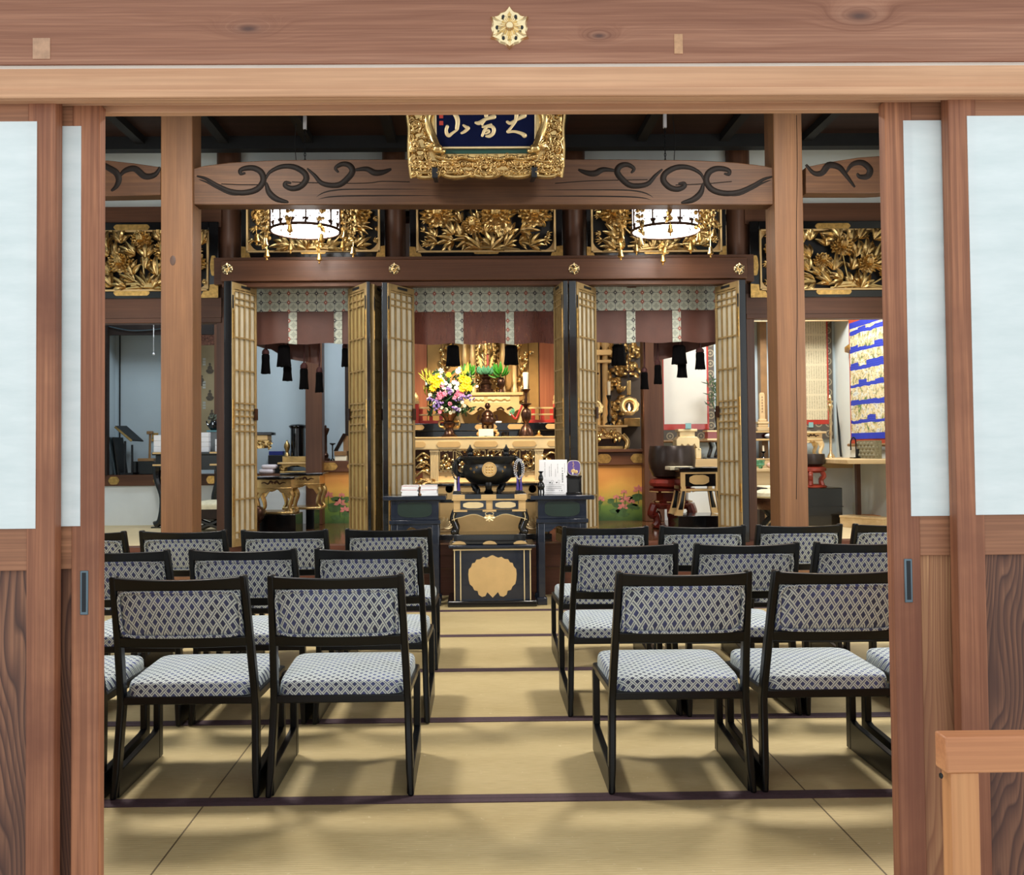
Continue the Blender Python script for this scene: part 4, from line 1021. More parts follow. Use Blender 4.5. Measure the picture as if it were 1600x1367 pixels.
    d = bpy.data.lights.new('lantern_bulb', 'POINT'); d.energy = 3; d.color = (1, .97, .93); d.shadow_soft_size = .1
    o = bpy.data.objects.new('lantern_bulb', d); COL.objects.link(o); o.location = (c.x, Yc, c.z-.06)
    return t
lantern(477, 'round lit lantern with gilt pendants on the booklet side', -1)
lantern(1041, 'round lit lantern with gilt pendants above the bell bowl bay', 1)

# ================================================================ name plaque
YP = 6.02
pb = W(760, 279, YP)
pq = thing('name_plaque', 'gilt scroll-framed dark blue name plaque hanging on the long carved beam', 'plaque', pb)
TL = Matrix.Translation(pb) @ Matrix.Rotation(R(9), 4, 'X')
S = YP/F
def loc(m): return m.xf(TL)
def U(x, y): return ((x-760)*S, (279-y)*S*.94)          # picture px -> plaque plane
HT = .92
def pout(o=0, n=0):
    pts = []
    hw = 124*S+o
    for k in range(0, 61):                               # wavy bottom
        u = -1+2*k/60; pts.append((u*hw*.96, .020-o-.024*abs(math.sin((u+.2)*math.pi*2.5))**.6*(1 if abs(u) < .93 else .4)))
    for k in range(0, 41):
        v = k/40; pts.append((hw*(1.0-.045*(1-v)+.02*abs(math.sin(v*9.5))*1.0)-.0, .0+HT*v))
    return pts + [(-x, z) for x, z in pts[61:][::-1]]
build(loc(MB().prism(pout(), -.02, .05)), 'frame_board', MT['gold'], pq, ang=25)
inner = MB(); a, b = U(683, 229), U(835, 229)
wi = a[0], b[0]; zi = a[1]
build(loc(MB().box(wi[0], wi[1], -.045, -.02, zi, zi+.40)), 'blue_field', MT['navy_field'], pq)
rim = MB().box(wi[0]-.012, wi[1]+.012, -.055, -.02, zi-.012, zi).box(wi[0]-.012, wi[0], -.055, -.02, zi, zi+.41).box(wi[1], wi[1]+.012, -.055, -.02, zi, zi+.41)
build(loc(rim), 'field_rim', MT['gold_pale'], pq, bevel=.003)
build(loc(MB().box(wi[0]-.01, wi[1]+.01, -.03, -.02, zi-.04, zi-.014)), 'green_ground', MT['green_carv'], pq)
cv = MB(); rr = random.Random(4)
def scroll(m, cx, cz, r, dirn=1, y=-.045, ph=0.):
    pts = []
    for k in range(26):
        q = k/25; a = ph+dirn*q*math.pi*2.6; rad = r*(1-q*.86); pts.append((cx+rad*math.cos(a), y-.02*q, cz+rad*math.sin(a)))
    m.tube(pts, [r*.24*(1-.4*k/25) for k in range(26)], 7, .9); m.ell((cx, y-.03, cz), (r*.22,)*3, 8, 5)
for i, x in enumerate((663, 702, 757, 812, 853)):        # cloud scrolls of the lower rail
    c = U(x, 262); r = .042 if i == 2 else .036
    scroll(cv, c[0], c[1]-.002, r, 1 if i % 2 else -1, -.045, .5); scroll(cv, c[0]-.055, c[1]+.004, r*.55, 1, -.04, 2); scroll(cv, c[0]+.055, c[1]+.004, r*.55, -1, -.04, 1)
    scroll(cv, c[0]-.028, c[1]+.06, r*.6, -1, -.05, 1); scroll(cv, c[0]+.032, c[1]+.056, r*.6, 1, -.05, 2)
    for k in range(3): cv.tube(smooth_path([(c[0]-.07+.012*k, -.04, c[1]-.02+.03*k), (c[0], -.055, c[1]-.035+.034*k), (c[0]+.07-.012*k, -.04, c[1]-.02+.03*k)], 5), .009, 6)
for s in (-1, 1):                                        # side rails with clouds and dragons
    for k in range(7):
        z = .10+.115*k; x0 = s*(108*S)
        scroll(cv, x0+rr.uniform(-.012, .012), z, rr.uniform(.026, .04), rr.choice((-1, 1)), -.04, rr.uniform(0, 6))
        scroll(cv, x0-s*.05, z+.05, .024, s, -.035, rr.uniform(0, 6))
        for q in range(4):
            cv.tube(smooth_path([(x0+rr.uniform(-.05, .05), -.035, z+rr.uniform(-.05, .05)) for _ in range(4)], 4), rr.uniform(.007, .013), 6)
    dr = smooth_path([(s*(84*S), -.05, .75), (s*(90*S), -.065, .6), (s*(82*S), -.06, .48), (s*(91*S), -.07, .36), (s*(84*S), -.07, .26), (s*(78*S), -.085, .19)], 8)
    cv.tube(dr, [.026*(.8+.4*i/len(dr)) for i in range(len(dr))], 9); e = dr[-1]
    cv.ell((e[0]-s*.01, e[1]-.01, e[2]-.015), (.038, .035, .03), 10, 6); cv.ell((e[0]-s*.04, e[1]-.012, e[2]-.03), (.026, .022, .016), 8, 5)
    for k in range(4): cv.tube([(e[0]+s*.005, e[1]-.02, e[2]), (e[0]+s*(.03+.012*k), e[1]-.02, e[2]+.03-.012*k), (e[0]+s*(.05+.01*k), e[1]-.01, e[2]+.045-.02*k)], [.008, .006, .002], 5)
    for k in range(0, len(dr)-2, 2): cv.ell((dr[k][0]+s*.018, dr[k][1]-.012, dr[k][2]), (.007, .012, .012), 6, 4)
    t2 = smooth_path([(s*(78*S), -.05, .135), (s*(55*S), -.058, .115), (s*(38*S), -.055, .13), (s*(20*S), -.058, .115), (s*4*S, -.05, .128)], 6)
    cv.tube(t2, [.017*(1-.4*i/len(t2)) for i in range(len(t2))], 8)
    for k in range(0, len(t2), 2): cv.ell((t2[k][0], t2[k][1]-.014, t2[k][2]), (.012, .008, .008), 6, 4)
    for k in range(4): scroll(cv, s*(15+17*k)*S, .128+.006*(k % 2), .018, s, -.055, k)
for k in range(26):
    x = -.47+.94*k/25; r = rr.uniform(.022, .034)
    for row in range(2):
        z = .035+.052*row+rr.uniform(-.008, .008); cv.ell((x+.018*row, -.022, z), (r, .028, r*.85), 10, 6); scroll(cv, x+.018*row, z, r*.72, rr.choice((-1, 1)), -.046, rr.uniform(0, 6))
for s in (-1, 1):
    for k in range(20):
        z = .1+.04*k; 
        for row in range(2):
            x = s*(.395+.075*row+rr.uniform(-.012, .012)); r = rr.uniform(.02, .034); cv.ell((x, -.02, z), (r, .026, r*.9), 9, 6)
            if (k+row) % 2: scroll(cv, x, z, r*.75, rr.choice((-1, 1)), -.044, rr.uniform(0, 6))
build(loc(cv), 'cloud_and_dragon_carving', MT['gold'], pq, ang=70)
eg = MB()
for s in (-1, 1): eg.tube(smooth_path([(s*(123*S*(1.0-.045*(1-v/20)+.02*abs(math.sin(v/20*9.5)))), -.03, HT*v/20) for v in range(21)], 3), .012, 6)
eg.tube([(x*.99, -.03, z+.012) for x, z in pout()[:61]], .011, 6)
build(loc(eg), 'scalloped_edge', MT['gold'], pq)
def stroke(m, pts, r, y=-.045):
    q = [U(620+x/5.714, 165+yy/5.714) for x, yy in pts]
    p = smooth_path([(a, y, b) for a, b in q], 6); n = len(p)
    if isinstance(r, (int, float)): r = [r]*len(pts)
    rs = []
    for i in range(n):
        f = i/(n-1)*(len(pts)-1); k = min(int(f), len(pts)-2); rs.append(1.14*(r[k]+(r[k+1]-r[k])*(f-k))/5.714*S)
    m.tube(p, rs, 8, .35); m.ell(p[0], (rs[0], rs[0]*.35, rs[0]), 8, 5); m.ell(p[-1], (rs[-1], rs[-1]*.35, rs[-1]), 8, 5)
ST = {'san': [([(515,62),(540,95),(548,140),(540,200)], [12,19,17,15]), ([(455,180),(445,215),(452,248),(470,262),(500,240),(545,208)], [13,13,15,14,11,8]), ([(598,168),(625,188),(640,196),(610,225),(582,240)], [8,13,14,12,9])],
      'ko': [([(785,20),(800,55),(800,85)], [14,18,15]), ([(708,146),(740,148),(800,112),(870,92)], [10,16,13,18]), ([(795,118),(770,150),(765,165)], [9,9,8]), ([(770,185),(800,178),(845,162)], [9,9,8]), ([(800,190),(780,225),(765,265)], [12,12,10]), ([(800,185),(845,180),(868,205),(860,245),(830,268),(800,270)], [9,13,15,14,14,8]), ([(790,222),(820,215),(825,232),(795,248)], [8,9,8,7])],
      'dai': [([(1065,20),(1070,70),(1060,130),(1030,180),(992,228)], [17,16,13,10,12]), ([(988,140),(1015,152),(1070,120),(1138,82)], [11,13,11,20]), ([(992,232),(1050,228),(1110,245),(1140,265)], [11,10,13,19])]}
for nm in ('dai', 'ko', 'san'):
    m = MB()
    for pts, r in ST[nm]: stroke(m, pts, r)
    build(loc(m), 'gilt_character', MT['gold_pale'], pq, ang=60)
for y in (180, 191):
    c = U(690.5, y); build(loc(MB().box(c[0]-.0125, c[0]+.0125, -.0475, -.044, c[1]-.013, c[1]+.013)), 'red_seal', MT['seal'], pq)
for x in (679.5, 834.5):
    c = U(x, 272); build(loc(MB().box(c[0]-.018, c[0]+.018, -.075, -.03, c[1]-.03, c[1]+.035).box(c[0]-.014, c[0]+.014, -.03, .18, c[1]-.03, c[1]-.018)), 'support_bracket', MT['iron'], pq, bevel=.004)
# ================================================================ offering table group in the aisle
def shape_lobed(cx, cz, w, h, lobes=5, notch=True):
    """flat cusped lotus-leaf outline"""
    pts = []; N = 90
    for k in range(N):
        a = 2*math.pi*k/N - math.pi/2
        r = 1 + .045*abs(math.sin(a*lobes)) - .02
        e = .78
        c, s_ = math.cos(a), math.sin(a)
        x = math.copysign(abs(c)**e, c)*r; z = math.copysign(abs(s_)**e, s_)*r
        if notch and s_ < -.72: z *= 1-.16*math.exp(-((abs(x)-.24)/.08)**2)
        pts.append((cx+x*w/2, cz+z*h/2))
    return pts
YT = 6.78
X0, X1 = PX(709, YT, 900), PX(830, YT, 900); xc = (X0+X1)/2
zt = PZ(851, YT); zb_ = 0.0
t = thing('lacquer_pedestal', 'black lacquer pedestal box with a large cusped gold leaf panel on its front', 'pedestal', (xc, YT+.15, 0))
dp = .34
build(MB().box(X0, X1, YT, YT+dp, .03, zt-.02), 'box_body', MT['navy'], t, bevel=.004)
build(MB().box(X0-.045, X1+.04, YT-.04, YT+dp+.03, 0, .045), 'plinth', MT['black'], t, bevel=.008)
build(MB().box(X0-.035, X1+.035, YT-.03, YT+dp+.03, zt-.022, zt), 'top_board', MT['navy'], t, bevel=.004)
lm = MB()
for x in (X0+.006, X0+.05, X1-.05, X1-.006): lm.box(x-.0035, x+.0035, YT-.003, YT+.002, .045, zt-.036)
lm.box(X0-.004, X1+.004, YT-.006, YT+.002, zt-.040, zt-.030)
build(lm, 'gold_line', MT['gold_pale'], t)
A = W(732, 933, YT); B = W(807, 868, YT)
zc = (A.z+B.z)/2; h = B.z-A.z+.01; w = B.x-A.x
pts = []
prof = [(0,-.5),(.05,-.44),(.11,-.37),(.15,-.46),(.22,-.48),(.29,-.43),(.31,-.34),(.38,-.32),(.41,-.24),(.47,-.18),(.49,-.08),(.50,.05),(.49,.17),(.44,.23),(.42,.31),(.36,.33),(.33,.40),(.25,.41),(.19,.46),(.12,.44),(.07,.465),(.03,.49),(0,.50)]
pts = [(x, z) for x, z in prof]+[(-x, z) for x, z in prof[1:-1][::-1]]
build(MB().prism([((A.x+B.x)/2+x*w, zc+z*h) for x, z in pts], YT-.003, YT+.002), 'gold_leaf_panel', MT['gold_leaf'], t)
# upper incense table standing on the pedestal
yt = YT+.02; a0, a1 = PX(706, yt, 780), PX(823, yt, 780)
z1 = zt; z2 = PZ(835, yt); z3 = PZ(803, yt); z4 = PZ(780, yt); z5 = PZ(771, yt)
t = thing('incense_table', 'black and gold table with curled legs standing on the lacquer pedestal', 'table', (xc, yt+.14, zt))
build(MB().box(a0-.0, a1+.0, yt-.01, yt+.3, z1+.002, z1+.026), 'foot_board', MT['black'], t, bevel=.003)
fp = MB()
for c in (a0+.05, (a0+a1)/2, a1-.05):
    fp.prism([(c+math.cos(q)*.05*(1+.06*math.cos(9*q)), z1+.003+max(0, math.sin(q))*.024) for q in [math.pi*k/14 for k in range(15)]], yt-.014, yt-.009)
build(fp, 'gold_scallop', MT['gold_leaf'], t)
build(MB().box(a0+.01, a1-.01, yt, yt+.28, z1+.026, z2+.0), 'stretcher_board', MT['black'], t, bevel=.002)
for s in (-1, 1):
    cx = a0+.025 if s < 0 else a1-.025
    for yy_ in (yt+.02, yt+.25):
        q = smooth_path([(cx+s*.0, yy_, z3+.012), (cx+s*.018, yy_, z3-.04), (cx+s*.006, yy_, z3-.075), (cx-s*.008, yy_, z2+.035), (cx+s*.008, yy_, z2+.012), (cx+s*.026, yy_, z2+.02)], 6)
        build(MB().tube(q, [.03-.010*math.sin(math.pi*i/len(q)) if i < len(q)*.8 else .018 for i in range(len(q))], 10).ell((cx+s*.012, yy_-.004, z2+.02), (.024, .026, .024), 12, 7), 'leg', MT['black'], t)
ap = [(a0, z3+.02)]
for k in range(31):
    u = k/30; ap.append((a0+(a1-a0)*u, z3-.012-.028*(1-abs(2*u-1))**.5*0-.022*math.cos(math.pi*4*(u-.5))*(.5+.5*math.cos(2*math.pi*(u-.5)))-.03*abs(2*u-1)**4))
ap.append((a1, z3+.02))
build(MB().prism(ap, yt-.004, yt+.016), 'curved_apron', MT['black'], t)
ln = MB().tube(smooth_path([(x, yt-.006, z) for x, z in ap[1:-1:2]], 3), .0024, 5)
cx = (a0+a1)/2
for s in (-1, 1): ln.tube(smooth_path([(cx+s*.0, yt-.007, z3-.005), (cx+s*.022, yt-.007, z3-.008), (cx+s*.03, yt-.007, z3+.006), (cx+s*.016, yt-.007, z3+.014), (cx, yt-.007, z3+.018)], 4), .0025, 5)
for s in (-1, 1): ln.tube(smooth_path([(cx+s*.255, yt-.008, z3+.01), (cx+s*.262, yt-.008, z3-.02), (cx+s*.255, yt-.008, z3-.05)], 4), .003, 5)
build(ln, 'gold_line', MT['gold_pale'], t)
lt = MB()
for k in range(5):
    a = math.pi*(k+.5)/5+math.pi
    leaflet(lt, (cx, z3-.012), a, .045, .014, yt-.008, .004)
build(lt, 'lotus_ornament', MT['gold_pale'], t)
b0, b1 = a0+.012, a1-.008
build(MB().box(b0, b1, yt, yt+.27, z3+.018, z4), 'drawer_case', MT['gold_leaf'], t, bevel=.002)
bandz = z3+.022
build(MB().box(b0-.01, b1+.01, yt-.01, yt+.28, z3+.016, z3+.032), 'lower_band', MT['black'], t, bevel=.003)
pn = MB(); pg = MB(); st = MB()
for s in (-1, 1):
    c = cx+s*.118; pn.box(c-.094, c+.094, yt-.004, yt+.002, z3+.036, z4-.01)
    pg.prism(shape_lobed(c, (z3+z4)/2+.012, .15, (z4-z3)*.42, 4, False), yt-.007, yt-.003)
for c in (b0+.014, cx, b1-.014): st.lathe([(.001, -.006), (.014, -.006), (.014, 0)], (c, yt+.001, (z3+z4)/2+.013), 8, axis='Y')
build(pn, 'black_panel', MT['navy'], t); build(pg, 'gold_cartouche', MT['gold_pale'], t); build(st, 'black_boss', MT['matte_black'], t)
g = MB()
for c, ww in ((b0+.05, .1), (cx, .1), (b1-.05, .1)): g.box(c-ww/2, c+ww/2, yt-.013, yt-.009, z3+.018, z3+.031)
build(g, 'band_fitting', MT['gold_leaf'], t)
build(MB().box(a0+.005, a1-.0, yt-.015, yt+.29, z4, z5), 'tabletop', MT['black'], t, bevel=.005)
g = MB()
for c, ww in ((a0+.05, .09), (cx-.005, .11), (a1-.045, .09)): g.box(c-ww/2, c+ww/2, yt-.018, yt-.014, z4+.004, z5-.006)
g.box(a0-.0, a1, yt-.017, yt-.013, z4-.006, z4+.003)
build(g, 'top_fitting', MT['gold_leaf'], t)
# three-legged burner
yb = yt+.13; zb0 = z5+.001; s = M(1, yb); bx = PX(763, yb, 740)
t = thing('incense_burner', 'big black three-legged incense burner with a round gold crest', 'incense burner', (bx, yb, zb0))
prof = [(.001, 13), (20, 13), (30, 17), (38, 25), (41, 34), (39, 42), (37, 45), (40, 49), (40.5, 53), (35, 53), (34, 47), (.001, 42)]
build(MB().lathe([(r*s, z*s) for r, z in prof], (bx, yb, zb0), 36), 'bowl', MT['burner'], t)
build(MB().lathe([(r*s, z*s) for r, z in ((38, 52), (43, 53), (43.5, 56), (37, 56.5), (35, 53))], (bx, yb, zb0), 36), 'rim', MT['burner'], t)
for k in range(3):
    a = R(90+120*k+180); lx, ly = math.cos(a), math.sin(a)
    q = smooth_path([(bx+22*s*lx, yb+22*s*ly, zb0+20*s), (bx+26*s*lx, yb+26*s*ly, zb0+11*s), (bx+21*s*lx, yb+21*s*ly, zb0+5*s), (bx+22*s*lx, yb+22*s*ly, zb0+.008)], 5)
    build(MB().tube(q, [7.5*s*(1-.35*math.sin(math.pi*i/(len(q)-1))) for i in range(len(q))], 10), 'leg', MT['burner'], t)
for sg in (-1, 1):
    q = smooth_path([(bx+sg*33*s, yb, zb0+27*s), (bx+sg*47*s, yb, zb0+29*s), (bx+sg*52*s, yb, zb0+40*s), (bx+sg*45*s, yb, zb0+52*s), (bx+sg*34*s, yb, zb0+55*s)], 6)
    build(MB().tube(q, 4.2*s, 10), 'handle', MT['burner'], t)
    m = MB().ell((bx+sg*28*s, yb-8*s, zb0+60*s), (5*s, 5*s, 5*s), 10, 6).lathe([(4.5*s, 56*s), (2.5*s, 60*s), (4*s, 63*s), (5*s, 67*s), (2*s, 71*s), (.5*s, 75*s)], (bx+sg*28*s, yb-8*s, zb0), 10)
    build(m, 'finial', MT['burner'], t)
build(MB().lathe([(.001, -2*s), (10.8*s, -2*s), (11.2*s, -1*s), (11.2*s, 3*s)], (bx+1*s, yb-40.2*s, zb0+37*s), 32, axis='Y'), 'gold_crest', MT['gold_leaf'], t)
cr = MB()
for k in range(3):
    for q in range(3): cr.ell((bx+1*s+(k-1)*4.4*s, yb-43.4*s, zb0+37*s+(q-1)*4.2*s), (1.5*s, .6*s, 1.4*s), 8, 4)
cr.tube([(bx+1*s+9.8*s*math.cos(2*math.pi*k/24), yb-43.2*s, zb0+37*s+9.8*s*math.sin(2*math.pi*k/24)) for k in range(25)], .45*s, 5)
build(cr, 'crest_relief', MT['brass'], t)
fl_ = MB()
for px_, pz_ in ((-22, 33), (-27, 38), (-18, 40), (21, 34), (25, 40)): 
    for k in range(4): fl_.ell((bx+(px_+1.2*math.cos(k*1.57))*s, yb-math.sqrt(max(1, 41**2-px_**2))*s, zb0+(pz_+1.2*math.sin(k*1.57))*s), (.8*s, .5*s, .8*s), 6, 4)
build(fl_, 'inlaid_flower', MT['brass'], t)
# rosaries hung on small stands either side of the burner
yr = yb-.095
for (x, mt, lab, nm) in ((714, 'dark_beads', 'dark beaded rosary hung beside the incense burner', 'booklet'), (811, 'crystal', 'clear white beaded rosary hung beside the incense burner', 'sign')):
    cx_ = PX(x, yr, 740); sd = -1 if x < 760 else 1
    sp_ = thing('rosary_stand', 'small black stand holding the %s rosary' % ('dark' if sd < 0 else 'clear white'), 'stand', (cx_, yr, zb0))
    build(MB().box(cx_-.03, cx_+.03, yr-.03, yr+.035, zb0, zb0+.018), 'foot', MT['black'], sp_, bevel=.003)
    build(MB().tube([(cx_, yr+.01, zb0+.018), (cx_, yr+.01, PZ(719, yr)), (cx_, yr-.012, PZ(718, yr))], .004, 8), 'hook_rod', MT['black'], sp_)
    rs = thing('rosary', lab, 'rosary', (cx_, yr, PZ(745, yr)))
    bd = MB(); r1, r2 = (7.5*s, 15*s)
    zc_ = PZ(733, yr)
    for k in range(26):
        a = 2*math.pi*k/26+R(90); bd.ell((cx_+r1*math.cos(a), yr-.012-.006*math.sin(a*2), zc_+r2*math.sin(a)), 1.35*s, 8, 5)
        if sd > 0: bd.ell((cx_+r1*.62*math.cos(a), yr-.016, zc_-.006+r2*.95*math.sin(a)), 1.1*s, 6, 4)
    build(bd, 'bead_loop', MT[mt], rs)
    for q in (-1, 1):
        build(MB().lathe([(.3*s, 22*s), (1.6*s, 20*s), (1.5*s, 14*s), (2.6*s, 0), (.3*s, 0)], (cx_+q*2.6*s, yr-.012, PZ(766, yr)), 10), 'tassel', MT['purple_silk' if (sd > 0 or q > 0) else 'cream'], rs)
# side tables
def side_table(label, xa, xb, ytop, yb_, legs):
    Y = 6.78; A, B = PX(xa, Y, 790), PX(xb, Y, 790); z = PZ(ytop, Y, (xa+xb)/2); d = .32; c = (A+B)/2
    t = thing('side_table', label, 'table', (c, Y+d/2, 0), group='matching dark blue-black side tables')
    o = .055
    build(MB().box(A, B, Y, Y+d, z-.032, z), 'tabletop', MT['navy'], t, bevel=.004)
    za = PZ(812, Y)
    fr = MB().box(A+o, B-o, Y+.03, Y+.05, za, z-.032).box(A+o, B-o, Y+d-.05, Y+d-.03, za, z-.032).box(A+o, A+o+.02, Y+.05, Y+d-.05, za, z-.032).box(B-o-.02, B-o, Y+.05, Y+d-.05, za, z-.032)
    build(fr, 'apron', MT['navy'], t, bevel=.003)
    e = []
    w2 = (B-A)/2-o-.05
    for k in range(40):
        a = 2*math.pi*k/40; e.append((c+w2*math.copysign(abs(math.cos(a))**.6, math.cos(a)), (za+z-.032)/2+.002+.055*math.copysign(abs(math.sin(a))**(.6 if math.sin(a) < 0 else .35), math.sin(a))))
    build(MB().prism(e, Y+.0275, Y+.032), 'green_panel', MT['green_panel'], t)
    build(MB().box(A+o-.012, B-o+.012, Y+.02, Y+d-.02, za-.03, za), 'lower_band', MT['navy'], t, bevel=.003)
    ap = [(A+o, za-.03)]
    for k in range(21):
        u = k/20; ap.append((A+o+(B-A-2*o)*u, za-.16+.10*math.sin(math.pi*u)**.6+.012*math.sin(math.pi*6*u)))
    ap.append((B-o, za-.03))
    build(MB().prism(ap, Y+.032, Y+.05), 'curved_apron', MT['navy'], t)
    for sx in (0, 1):
        for yy_ in (Y+.03, Y+d-.075):
            xx = A+o if sx == 0 else B-o-.05
            build(MB().box(xx, xx+.05, yy_, yy_+.045, .05, za-.03), 'leg', MT['navy'], t, bevel=.005)
            build(MB().box(xx-.012, xx+.062, yy_-.012, yy_+.057, .0, .055), 'leg_foot', MT['navy'], t, bevel=.005)
    return z, Y
zl, Yl_ = side_table('dark blue-black side table carrying the white booklets', 598, 697, 775, 0, 0)
zr, Yr_ = side_table('dark blue-black side table carrying the white sign and purple card', 829, 929, 774, 0, 0)
# booklets
s = M(1, 6.86)
for st_, xx in ((0, 640), (1, 670)):
    for k in range(5):
        cx_ = PX(xx, 6.86, 766)+.004*math.sin(k*2.1+st_); hh = .0145
        m = MB().box(-.060, .060, -.085, .085, .0012, hh-.0012)
        nm = ['lowest', 'second from below', 'middle', 'second from the top', 'topmost'][k]
        b = thing('booklet', 'white booklet, %s of the stack %s' % (nm, 'farther from the incense burner' if st_ == 0 else 'nearer the incense burner'), 'booklet', (cx_, 6.94, zl+.0005+hh*k), R(2*math.sin(k*3+st_)), group='white booklets stacked on the side table')
        build(m, 'pages', MT['paper'], b, local=True)
        build(MB().box(-.061, .061, -.086, .086, hh-.0012, hh-.0002).box(-.061, .061, -.086, .086, 0.0002, .0012), 'cover', MT['paper'], b, local=True)
        if k in (2, 4): build(MB().box(-.0595, .0595, -.0865, -.0845, hh-.0035, hh-.0016), 'red_spine_edge', MT['seal'], b, local=True)
# sign, vase and card on the other table
Ysg = 6.95; A = W(843, 770, Ysg); B = W(886, 718, Ysg)
t = thing('notice_board', 'white instruction board with small black writing on the side table', 'sign', ((A.x+B.x)/2, Ysg, zr))
bw, bh = B.x-A.x, B.z-zr
build(MB().box(A.x, B.x, Ysg, Ysg+.008, zr+.001, zr+bh), 'board', MT['paper'], t, bevel=.001)
build(MB().prism([(Ysg+.008, zr+bh*.6), (Ysg+.09, zr+.001), (Ysg+.07, zr+.001), (Ysg+.008, zr+bh*.5)], (A.x+B.x)/2-.03, (A.x+B.x)/2+.03, 'X'), 'easel_leg', MT['paper'], t)
mk = MB(); rr = random.Random(2)
def glyph(u, v, sz, wt=.16):       # tiny brush-dab character on the board, u,v in board fractions from top left
    x, z = A.x+bw*u, zr+bh*(1-v)
    for k in range(3): 
        dz = (k-1)*sz*.36; mk.box(x-sz*.42, x+sz*.42, Ysg-.0006, Ysg, z+dz-sz*wt*.5, z+dz+sz*wt*.5)
    for dx in ((-.25, .25) if rr.random() < .5 else (0,)): mk.box(x+sz*dx-sz*wt*.5, x+sz*dx+sz*wt*.5, Ysg-.0007, Ysg, z-sz*.45, z+sz*.45)
for v in (.25, .33, .41, .47, .53, .58, .64): glyph(.83, v, .0105, .22 if v > .4 else .12)
for k in range(11): glyph(.91, .12+.025*k, .0045)
for u, v0, v1 in ((.66, .13, .4), (.58, .28, .5), (.43, .13, .5), (.36, .2, .5), (.2, .08, .5)):
    v = v0
    while v < v1: glyph(u, v, .0048, .13); v += .026 + (.02 if rr.random() < .12 else 0)
for u in (.38, .62): mk.add(*(lambda e: (e.v, e.f))(MB().ell((A.x+bw*u, Ysg-.0004, zr+bh*.34), (.006, .0006, .005), 8, 4)))
for u in (.46, .70): mk.tube([(A.x+bw*u+.009*math.cos(q)*(.6+.4*math.sin(3*q)), Ysg-.0004, zr+bh*.36+.014*math.sin(q)) for q in [6.3*k/14 for k in range(15)]], .0006, 4)
mk.tube([(A.x+bw*.2+p[0]*.007, Ysg-.0004, zr+bh*.36+p[1]*.016) for p in ((-1,-1),(1,-1),(1,1),(-1,1),(-1,-1))], .0005, 4)
mk.tube([(A.x+bw*p[0], Ysg-.0004, zr+bh*p[1]) for p in ((.14,.05),(.88,.05),(.88,.27),(.14,.27),(.14,.05))], .0006, 4)
for j, v in enumerate((.78, .83, .88)):
    u = .25
    while u < (.8 if j < 2 else .55): glyph(u, v, .0048, .14); u += .028
glyph(.80, .895, .009, .2); glyph(.72, .895, .006)
build(mk, 'writing', MT['ink'], t)
cx_ = PX(845, 6.88, 750); ss = M(1, 6.88)
t = thing('small_vase', 'small black three-legged vase before the white instruction board', 'vase', (cx_, 6.87, zr))
build(MB().lathe([(.001, 7*ss), (4*ss, 8*ss), (6.2*ss, 13*ss), (5*ss, 18*ss), (2.6*ss, 21*ss), (4*ss, 25*ss), (3.4*ss, 29*ss), (1.9*ss, 32*ss), (2*ss, 34*ss), (4.6*ss, 36.5*ss), (4.2*ss, 37*ss), (1.4*ss, 34*ss)], (cx_, 6.87, zr), 16), 'body', MT['black'], t)
for k in range(3):
    a = R(90+120*k); build(MB().tube([(cx_+4*ss*math.cos(a), 6.87+4*ss*math.sin(a), zr+10*ss), (cx_+4.6*ss*math.cos(a), 6.87+4.6*ss*math.sin(a), zr+4*ss), (cx_+3.8*ss*math.cos(a), 6.87+3.8*ss*math.sin(a), zr+.0)], [1.5*ss, 1.2*ss, 1.4*ss], 6), 'leg', MT['black'], t)
Yc_ = 6.95; c = W(897, 735, Yc_)
t = thing('card_stand', 'small black stand carrying the purple fan-shaped card', 'stand', (c.x, Yc_, zr))
x0, x1 = PX(887, Yc_, 760), PX(907, Yc_, 760); zt_ = PZ(747, Yc_)
build(MB().box(x0, x1, Yc_+.01, Yc_+.03, zr+.014, zt_), 'back_panel', MT['matte_black'], t)
build(MB().box(x0-.008, x0+.006, Yc_, Yc_+.05, zr+.012, zt_), 'side_post', MT['black'], t, bevel=.002); build(MB().box(x1-.006, x1+.008, Yc_, Yc_+.05, zr+.012, zt_), 'side_post', MT['black'], t, bevel=.002)
build(MB().box(x0-.012, x1+.012, Yc_-.01, Yc_+.06, zr+.001, zr+.014).box(x0-.01, x1+.01, Yc_-.005, Yc_+.055, zt_, zt_+.014), 'shelf_board', MT['black'], t, bevel=.002)
t = thing('fan_card', 'purple rounded fan-shaped card with gold picture on the small black stand', 'card', (c.x, Yc_, zt_+.0145))
w_, h_ = M(21, Yc_), M(23.5, Yc_); zc_ = zt_+.015+h_/2
def rc(w, h, k=44): return [(c.x+w/2*math.copysign(abs(math.cos(q))**.62, math.cos(q))*(1-.10*max(0, -math.sin(q))), zc_+h/2*math.copysign(abs(math.sin(q))**.62, math.sin(q))) for q in [2*math.pi*i/k for i in range(k)]]
build(MB().prism(rc(w_, h_), Yc_+.012, Yc_+.018), 'pale_border', MT['cream'], t)
build(MB().prism(rc(w_*.94, h_*.94), Yc_+.0105, Yc_+.013), 'purple_face', MT['purple_card'], t)
m = MB(); z0_ = zc_-h_*.47
m.ell((c.x-.005, Yc_+.010, z0_+.028), (.018, .002, .016), 10, 5).ell((c.x+.016, Yc_+.010, z0_+.022), (.014, .002, .014), 10, 5)
for k in range(7): m.ell((c.x-.004+.003*math.sin(k*2.), Yc_+.010, z0_+.045+.0085*k), (.0035+.0015*(k % 2), .0015, .003), 6, 4)
build(m, 'gold_picture', MT['gold_leaf'], t)
